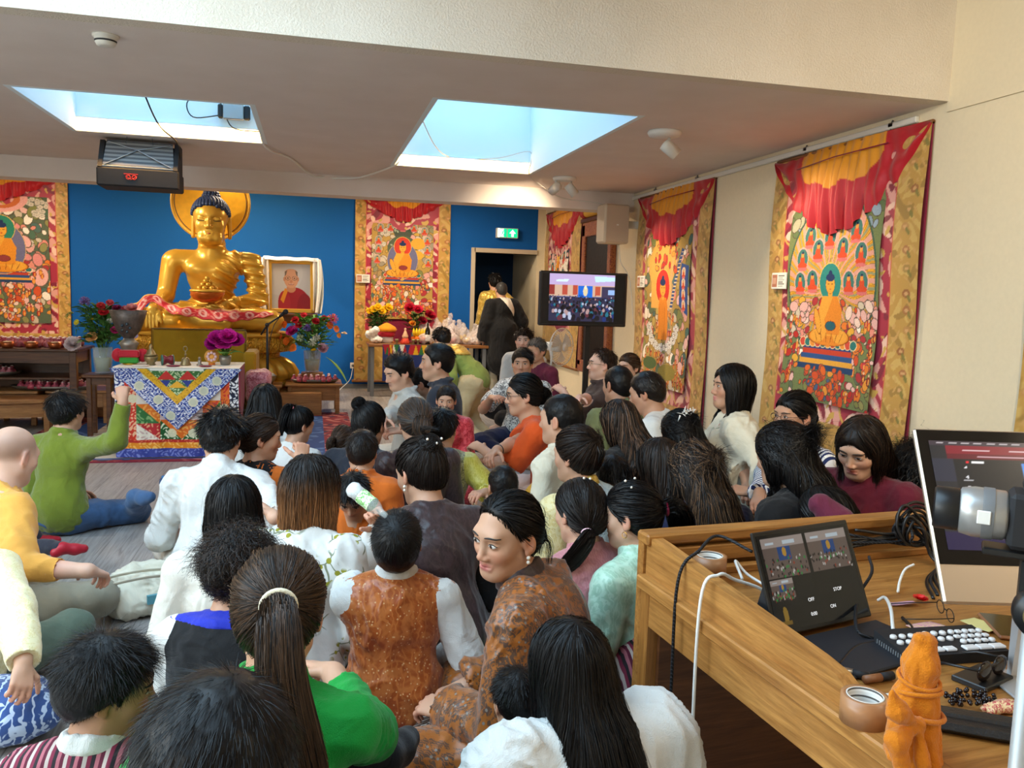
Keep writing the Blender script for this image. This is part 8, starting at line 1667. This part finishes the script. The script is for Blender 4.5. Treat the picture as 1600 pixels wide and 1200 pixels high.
    # middle
    P('brownchuba', (657, 738), 3.2, 'woman in a dark brown silk robe with pinned up black hair', 12, 1.04, hy=18, hp=20, fem=True, lean=18, hair=bun((.0, -.085, .085), .042, c='dark', w=.0010, n=4200, bunmess=.6, locks=[[(.0, -.09, .11), (-.03, -.10, .15), (.02, -.12, .14)], [(.06, .06, .04), (.075, .05, -.03), (.07, .05, -.09)]]), tops=[('blouse', dict(m=MAT['cl_black'], e=.012)), ('robe', dict(m=MAT['br_brown'], sleeve='none', e=.024, hem=.02, vneck=.05, amp=.010))], bottoms=[K_('br_brown')], earring='drop', arms=dict(L='lap', R='lap'))
    P('hero', (792, 836), 2.42, 'woman in a rust and gold patterned robe looking back to the left', 62, 1.03, hy=58, hp=8, hr=-4, fem=True, face=True, hres=.0026, res=.0036, skin=0, lean=20, eyeopen=.9, gaze=(.25, -.2), brow=.004, hair=bun((0, -.108, -.035), .034, t=.007, front_line=(.074, .094), w=.0008, n=6000, locks=[[(0, -.11, -.03), (.01, -.15, -.05), (.02, -.15, -.12)], [(0, -.11, -.02), (-.03, -.14, -.06), (-.03, -.14, -.13)]]), tops=[('robe', dict(m=MAT['br_hero'], e=.024, ea=.030, flare=.012, amp=.014, hem=.03)), ('undercollar', dict(m=MAT['br_brown'], sleeve='none', e=.018, hem=.50, collar='stand'))], bottoms=[K_('br_hero', amp=.012), ('apron', dict(m=MAT['st_apron'], e=.02, type='skirt', amp=.008, apron=True))], earring='drop', arms=dict(R=(.10, .34, .24), L=(-.10, .34, .26)), hands=dict(R=dict(f=(-.4, .9, -.2), n=(.3, .2, 1)), L=dict(f=(.4, .9, -.1), n=(-.3, .2, 1))))
    P('childbottom', (806, 1096), 1.95, 'small child mostly hidden behind the long haired woman in white', 10, .62, hp=15, hair=dict(style='short', t=.014, sl=.03), tops=[W_('cl_black')], bottoms=[B_('cl_black')], nohands=True)
    P('longwhite', (888, 1050), 1.84, 'woman with very long black hair in a white wide collared coat, bottom centre', 14, 1.1, bw=1.18, hp=8, fem=True, lean=16, shrug=.045, hair=dict(style='long', len=.13, t=.013, w=.0006, n=8000, wide=.82, mess=.025, step=.026), tops=[('coat', dict(m=MAT['cl_white'], e=.052, ea=.062, collar='wide', amp=.014))], bottoms=[B_('cl_denim')])
    P('pink', (905, 800), 3.02, 'girl in a dusty pink dress with a low braided ponytail', 22, .97, hp=10, fem=True, hair=pony((-.04, -.095, -.05), (-.07, -.12, -.08), (-.13, -.10, -.15), (-.19, -.06, -.20), c='dark', tr=.026, braid=0, band=cloth('pinkband', '#e8b8c0'), bandr=.020, w=.0009, n=4500, bumps=[(0, -.09, -.01, .045, .035, .06)]), tops=[('dress', dict(m=MAT['br_pink'], sleeve='none', e=.020, collar='stand')), ('blouse', dict(m=MAT['cl_cream'], e=.012))], bottoms=[K_('br_pink')], skin=1)
    P('mint', (985, 806), 2.95, 'girl in a mint green silk dress with a burgundy scrunchie', 30, .96, hy=20, hp=8, fem=True, face=True, hair=pony((.035, -.105, .02), (.06, -.15, .02), (.09, -.17, -.07), (.06, -.15, -.17), (.05, -.13, -.24), tr=.042, twist=2.5, band=cloth('scrunchie', '#7c1436'), bandr=.026, w=.0009, n=4800), earring='hoop', tops=[('dress', dict(m=MAT['br_mint'], e=.020, ea=.024, collar='stand', amp=.008))], bottoms=[K_('cl_green')], skin=1)
    P('boyface', (957, 748), 3.9, 'boy with bowed head facing the camera between two women', 172, .84, hp=36, face=True, hair=dict(style='short', t=.016, sl=.034, comb=(0, 1, -.2)), tops=[W_('cl_black')], bottoms=[B_('cl_black')], nohands=True)
    P('boyback', (785, 760), 3.8, 'boy with a neat black crop seen from behind', 6, .78, hair=dict(style='short', t=.010, sl=.018, lift=.15, w=.0011), tops=[W_('br_gold', collar='stand')], bottoms=[B_('cl_black')])
    P('bluebun', (900, 712), 3.75, 'woman in a pale blue silk vest with hair clipped up', 26, 1.03, hy=12, hp=4, fem=True, lean=12, hair=dict(style='pony', tie=(0, -.075, .06), bun=.045, bunc=(0, -.075, .02), t=.016, c='dark', c2='brown', w=.0010, n=4500, bunmess=.7, locks=[[(0, -.1, -.03), (.01, -.125, .03), (.03, -.10, .12)], [(0, -.1, .0), (-.01, -.125, .06), (-.04, -.09, .13)]]), tops=[('blouse', dict(m=MAT['br_yellow'], e=.014, ea=.026)), ('vest', dict(m=MAT['br_blue'], sleeve='none', e=.024)), ('collar', dict(m=MAT['br_gold'], sleeve='none', e=.018, hem=.56, collar='stand'))], bottoms=[K_('br_blue')])
    P('creamman', (876, 656), 4.25, 'man with a short fade haircut in a cream collarless shirt', 34, 1.06, hy=14, hp=2, hair=dict(style='short', t=.008, sl=.016, lift=.12, w=.0011, c='black'), tops=[W_('cl_cream', collar='stand', e=.028, ea=.024, amp=.012)], bottoms=[B_('cl_stone')], lean=14)
    P('orangetee', (818, 617), 5.25, 'long haired man in an orange T-shirt with glasses, seated sideways', 74, 1.06, hy=8, hp=6, face=True, lean=22, hair=bun((0, -.115, -.015), .05, t=.010, w=.0012), glasses=MAT['blackframe'], tops=[W_('cl_orange2', sleeve='short', e=.020)], bottoms=[B_('cl_pinkpants')], arms=dict(R=('px', 770, 708, 4.95), L=('px', 752, 700, 5.3)), hands=dict(R={}, L={}))
    P('redgirl', (697, 626), 5.75, 'little girl in red silk facing the camera', 168, .80, hp=4, face=True, fem=True, eyeopen=.75, hair=bun((0, -.10, .02), .02, t=.008, c='dark', w=.0013), tops=[('dress', dict(m=MAT['br_red'], e=.022))], bottoms=[K_('br_red')])
    P('darkgrey', (682, 566), 6.1, 'man in a charcoal shirt shown in left profile, sitting tallest', 72, 1.10, hy=12, face=True, skin=0, hair=dict(style='short', t=.013, sl=.034, comb=(.2, -1, .1), lift=.12, mess=.06, w=.0013), tops=[W_('cl_dkgrey', collar='shirt')], bottoms=[B_('cl_black')], lean=8)
    P('behindman', (657, 600), 6.5, 'tanned man with head bowed behind the charcoal shirted man', 80, 1.02, hp=22, face=True, skin=2, hair=dict(style='short', t=.010, sl=.026, comb=(0, -1, 0), lift=.1, c='dark'), tops=[W_('cl_black')], bottoms=[B_('cl_black')], lean=24)
    P('lightgrey', (623, 582), 6.2, 'young man in a pale grey linen shirt looking down', 100, 1.06, hy=14, hp=16, face=True, skin=1, eyeopen=.45, hair=dict(style='short', t=.016, sl=.04, comb=(.6, -.6, .5), lift=.2, mess=.08, w=.0013), tops=[W_('cl_ltgrey', collar='shirt', amp=.010)], bottoms=[B_('cl_stone')], arms=dict(R=('px', 600, 655, 5.9), L=('px', 628, 672, 5.9)), hands=dict(R={}, L={}))
    P('topknot', (577, 664), 4.65, 'person with a black topknot in a dark jacket', -30, 1.0, hp=8, hair=bun((-.045, -.06, .115), .038, c='black', w=.0012, bunmess=.6), tops=[W_('cl_dkgrey', collar='stand', e=.024)], bottoms=[B_('cl_black')], lean=14)
    P('smallbraid', (537, 690), 4.95, 'child with light brown tied back hair beside the topknot person', -25, .78, fem=True, hair=pony((-.02, -.10, .03), (-.04, -.14, .02), (-.05, -.13, -.08), c='brown', c2='ltbrown', tr=.03, w=.0013), tops=[W_('cl_dkgrey')], bottoms=[B_('cl_black')], nohands=True)
    P('brownbun', (648, 660), 4.6, 'woman with greying brown hair gathered in a dark clip', 8, 1.02, fem=True, hp=14, hair=pony((0, -.10, .0), (0, -.13, -.02), (.01, -.13, -.10), c='salt', c2=(.10, .05, .025), tr=.04, twist=1.5, w=.0012, t=.014, bumps=[(0, -.08, .02, .05)]), tops=[W_('br_brown')], bottoms=[K_('br_brown')])
    P('yellowboy', (692, 670), 4.8, 'boy in a green figured vest with yellow green sleeves', -12, .94, hy=-14, hp=6, hair=dict(style='short', t=.016, sl=.034, mess=.2), tops=[('blouse', dict(m=MAT['br_ygreen'], e=.016, ea=.028, amp=.010)), ('vest', dict(m=MAT['br_greenvest'], sleeve='none', e=.026))], bottoms=[B_('cl_tan')], arms=dict(R=('px', 758, 770, 4.5), L='lap'), hands=dict(R={}))
    P('bender', (690, 530), 8.3, 'person in a green blouse and yellow sash crouching by the offering table', 55, .92, hp=20, hy=-30, lean=52, bw=.82, legs='kneel', hair=dict(style='short', t=.016, sl=.03), tops=[('blouse', dict(m=cloth('cl_ltgreen', '#8a9a4c'), e=.018, ea=.03)), ('sash', dict(m=MAT['br_gold'], sleeve='none', e=.030, hem=.40, vneck=.02))], bottoms=[K_('cl_tan')], noseat=True, nohands=True)
    P('doorman', (783, 454), 12.1, 'grey haired man standing in the doorway in a black robe and pale sash', 8, 1., legs='stand', hair=dict(style='short', t=.006, sl=.014, c='salt', lift=.1), tops=[('robe', dict(m=MAT['cl_black'], e=.045, ea=.06, flare=.03, hem=-.32, prims=[lambda s, J: s.rc(J['P']+A(0, 0, .05), J['P']-A(0, 0, .38), .20, .24, k=.08)])), ('sash', dict(m=MAT['cl_stone'], sleeve='none', e=.056, hem=.30, prims=[lambda s, J: s.hs(J['N']+A(-.02, 0, 0), (1, 0, .75))]))], bottoms=[B_('cl_khaki')], arms=dict(L='down', R=(.2, .25, 1.1)))
    P('doorgold', (773, 441), 12.75, 'dark haired person in gold stepping through the doorway', -5, 1., legs='stand', hair=dict(style='short'), tops=[('shawl', dict(m=MAT['br_gold'], e=.03, ea=.03))], bottoms=[B_('cl_black')], arms=dict(L='down', R=(.34, .10, 1.10)), bw=.85)
    P('farface', (818, 532), 9.2, 'brown haired man looking over a grey haired man near the fan', 150, 1.05, face=True, skin=3, hair=dict(style='short', c='brown', t=.018, sl=.035), tops=[W_('cl_white')], bottoms=[B_('cl_black')], hy=10)
    P('greyhair', (838, 548), 8.4, 'grey haired person in a wine coloured top near the fan', 120, 1.0, hy=10, hair=dict(style='short', c='grey', t=.016, sl=.03), tops=[W_('cl_maroon3')], bottoms=[B_('cl_black')], lean=16)
    P('printman', (816, 568), 7.4, 'man in a black and white print shirt facing the camera', 148, 1.06, hy=12, face=True, skin=0, hair=dict(style='short', t=.016, sl=.04, comb=(-.7, .5, .1), lift=.2, w=.0014), tops=[W_('bw_print', sleeve='short')], bottoms=[B_('cl_navy')], arms=dict(R=('px', 768, 622, 7.2), L=(-.25, .34, .25)), hands=dict(R={}))
    P('glassesman', (940, 570), 6.9, 'man with glasses and receding hair in a brown shirt by the wall', 84, 1.06, hy=-2, hp=-4, face=True, skin=3, stubble=True, hair=dict(style='short', c='brown', t=.012, sl=.035, recede=True, front_line=(.055, .10), lift=.4), glasses=MAT['wire'], tops=[W_('cl_brown', collar='shirt', sleeve='elbow')], bottoms=[B_('cl_denim')], arms=dict(R=('px', 905, 622, 6.6), L=('px', 880, 612, 6.9)), hands=dict(R={}, L={}), lean=-6)
    P('wallwoman', (982, 574), 7.4, 'woman with tied back brown hair half hidden by the wall', 120, 1., face=True, fem=True, skin=3, hair=bun((0, -.1, .02), .03, c='ltbrown', w=.0014), tops=[W_('cl_white')], bottoms=[B_('cl_black')])
    P('olive', (965, 602), 5.75, 'broad man in an olive green shirt, back turned', 22, 1.10, hp=4, bw=1.1, skin=2, hair=dict(style='short', t=.007, sl=.012, lift=.12, w=.0013), tops=[W_('cl_olive', collar='shirt', e=.030, amp=.012)], bottoms=[B_('cl_black')], lean=16)
    P('whitetee', (1010, 614), 5.3, 'dark grey haired man in a white T-shirt leaning by the wall', 44, 1.06, hy=8, hp=14, skin=2, hair=dict(style='short', c='dark', c2='grey', c2f=.25, t=.014, sl=.03, comb=(0, -.6, -.6), lift=.12), tops=[W_('cl_white', sleeve='short', e=.022)], bottoms=[B_('cl_denim')], lean=28)
    P('longhoodie', (967, 662), 4.4, 'girl with long straight brown hair in a black hoodie', 28, 1.0, fem=True, hr=-8, hp=14, lean=22, hair=dict(style='long', len=.20, c='dark', c2=(.16, .09, .055), c2f=.35, w=.0011, n=3800, dx=-.06, wide=.9, mess=.05), tops=[('hoodie', dict(m=MAT['cl_black'], e=.030, collar='hood', amp=.012))], bottoms=[B_('cl_black')])
    # right side
    P('blouse', (1143, 606), 4.75, 'woman with shoulder length black hair in a loose white blouse by the wall', 70, 1.05, hy=12, hp=-4, fem=True, face=True, skin=2, lean=2, hair=dict(style='bob', len=.15, t=.018, w=.0011, n=3600, fo=.012), tops=[('blouse', dict(m=MAT['cl_cream'], e=.030, ea=.040, flare=.02, amp=.014, sleeve=.7)), ('scarf', dict(m=MAT['fl_scarf'], sleeve='none', e=.030, hem=.42, vneck=.12, prims=[lambda s, J: s.hs(J['C']+J['fy']*.03, J['fy'])]))], bottoms=[B_('cl_black')], arms=dict(R=('px', 1170, 765, 4.45), L=('px', 1150, 745, 4.7)), hands=dict(R={}, L={}))
    P('striped', (1240, 650), 4.3, 'woman with glasses in a navy and white striped shirt by the wall', 96, 1.02, hy=6, hp=2, fem=True, face=True, skin=2, hair=bun((0, -.105, -.02), .042, c='black', w=.0011), glasses=MAT['brownframe'], tops=[W_('st_navy', e=.024, ea=.026)], bottoms=[B_('cl_black')], arms=dict(R=('px', 1185, 775, 4.05), L=('px', 1175, 770, 4.2)), hands=dict(R={}, L={}))
    P('blacklong', (1222, 712), 3.35, 'woman with long half tied black hair in a black top', 28, 1.03, hy=4, hp=12, fem=True, lean=20, hair=dict(style='half', tie=(0, -.10, .075), len=.24, t=.018, w=.0010, n=5000, wave=.002, bumps=[(0, -.095, .07, .022)]), tops=[W_('cl_black', e=.022)], bottoms=[B_('cl_black')])
    P('maroon', (1345, 700), 3.55, 'smiling woman in a maroon top with white embroidery', 108, 1.04, hy=10, hp=22, hr=-4, fem=True, face=True, skin=1, eyeopen=.5, plump=1.05, hair=dict(style='long', len=.14, t=.014, c='dark', c2='brown', w=.0010, n=4500, fo=.034, wide=.95, back=.02), earring='drop', tops=[W_('cl_maroon', collar='stand', e=.024, ea=.03, amp=.010)], bottoms=[B_('cl_black')], hres=.003)
    P('navy', (1083, 738), 3.5, 'woman with long half tied brown hair in a navy jacket', 16, 1.03, hp=10, fem=True, lean=16, hair=dict(style='half', tie=(0, -.105, .06), len=.22, t=.018, c='dark', c2=(.15, .085, .045), c2f=.30, w=.0010, n=5000, wave=.0035, wide=1.05, bumps=[(0, -.10, .055, .024)]), tops=[W_('cl_navy', e=.026, collar='shirt', amp=.010)], bottoms=[B_('cl_black')])
    P('darklong', (1030, 730), 3.85, 'woman with dark brown loose hair beside the navy jacket', 24, 1.03, hp=14, hr=-6, fem=True, lean=20, hair=dict(style='long', len=.24, t=.018, c='dark', c2='brown', w=.0011, wave=.002, dx=-.03), tops=[W_('cl_black')], bottoms=[B_('cl_black')])
    P('lace', (1062, 678), 4.55, 'woman with white lace fastened in her black hair', 26, 1.02, hp=20, fem=True, hair=dict(style='half', tie=(0, -.10, .06), len=.16, t=.014, w=.0012, bumps=[(0, -.095, .055, .02)]), tops=[W_('cl_black')], bottoms=[B_('cl_black')])
    P('shawl', (1290, 806), 3.05, 'person bowed low with a plum shawl behind the desk panel', 50, .86, hp=42, lean=38, fem=True, hair=dict(style='bob', len=.10, t=.010, w=.0010, part=.0), tops=[('shawl', dict(m=MAT['cl_maroon3'], e=.034, ea=.04, collar='wide', prims=[lambda s, J: (s.frame(J['Rh'], J['H']), s.rc((-.075, -.03, .06), (-.10, -.06, -.14), .045, .075, k=.04), s.frame())]))], bottoms=[B_('cl_black')])
    P('curlwall', (1436, 742), 3.65, 'person with long black curls in a cream top beside the computer screen', 60, 1.02, fem=True, hp=8, hair=dict(style='curly', t=.036, sl=.13, cr=.012, turn=14, w=.0011, n=2600, lift=.35, bumps=[(0, -.06, -.09, .08)], nape=(-.11, -.20)), tops=[W_('cl_cream', e=.026, ea=.03, amp=.012)], bottoms=[B_('cl_black')])
setup_camera(); build_room(); lights(); thangkas(); statue(); altar_cloths(); altar_sides(); room_things()
crowd(); desk_things(); floor_things()
if os.environ.get('DBG'):
    for k, v in PEOPLE.items(): print('PP %-14s s=%.2f zs=%.2f loc=%s nv=%d' % (k, v['s'], v['zs'], np.round(v['loc'], 2), len(v['root'].data.vertices)))
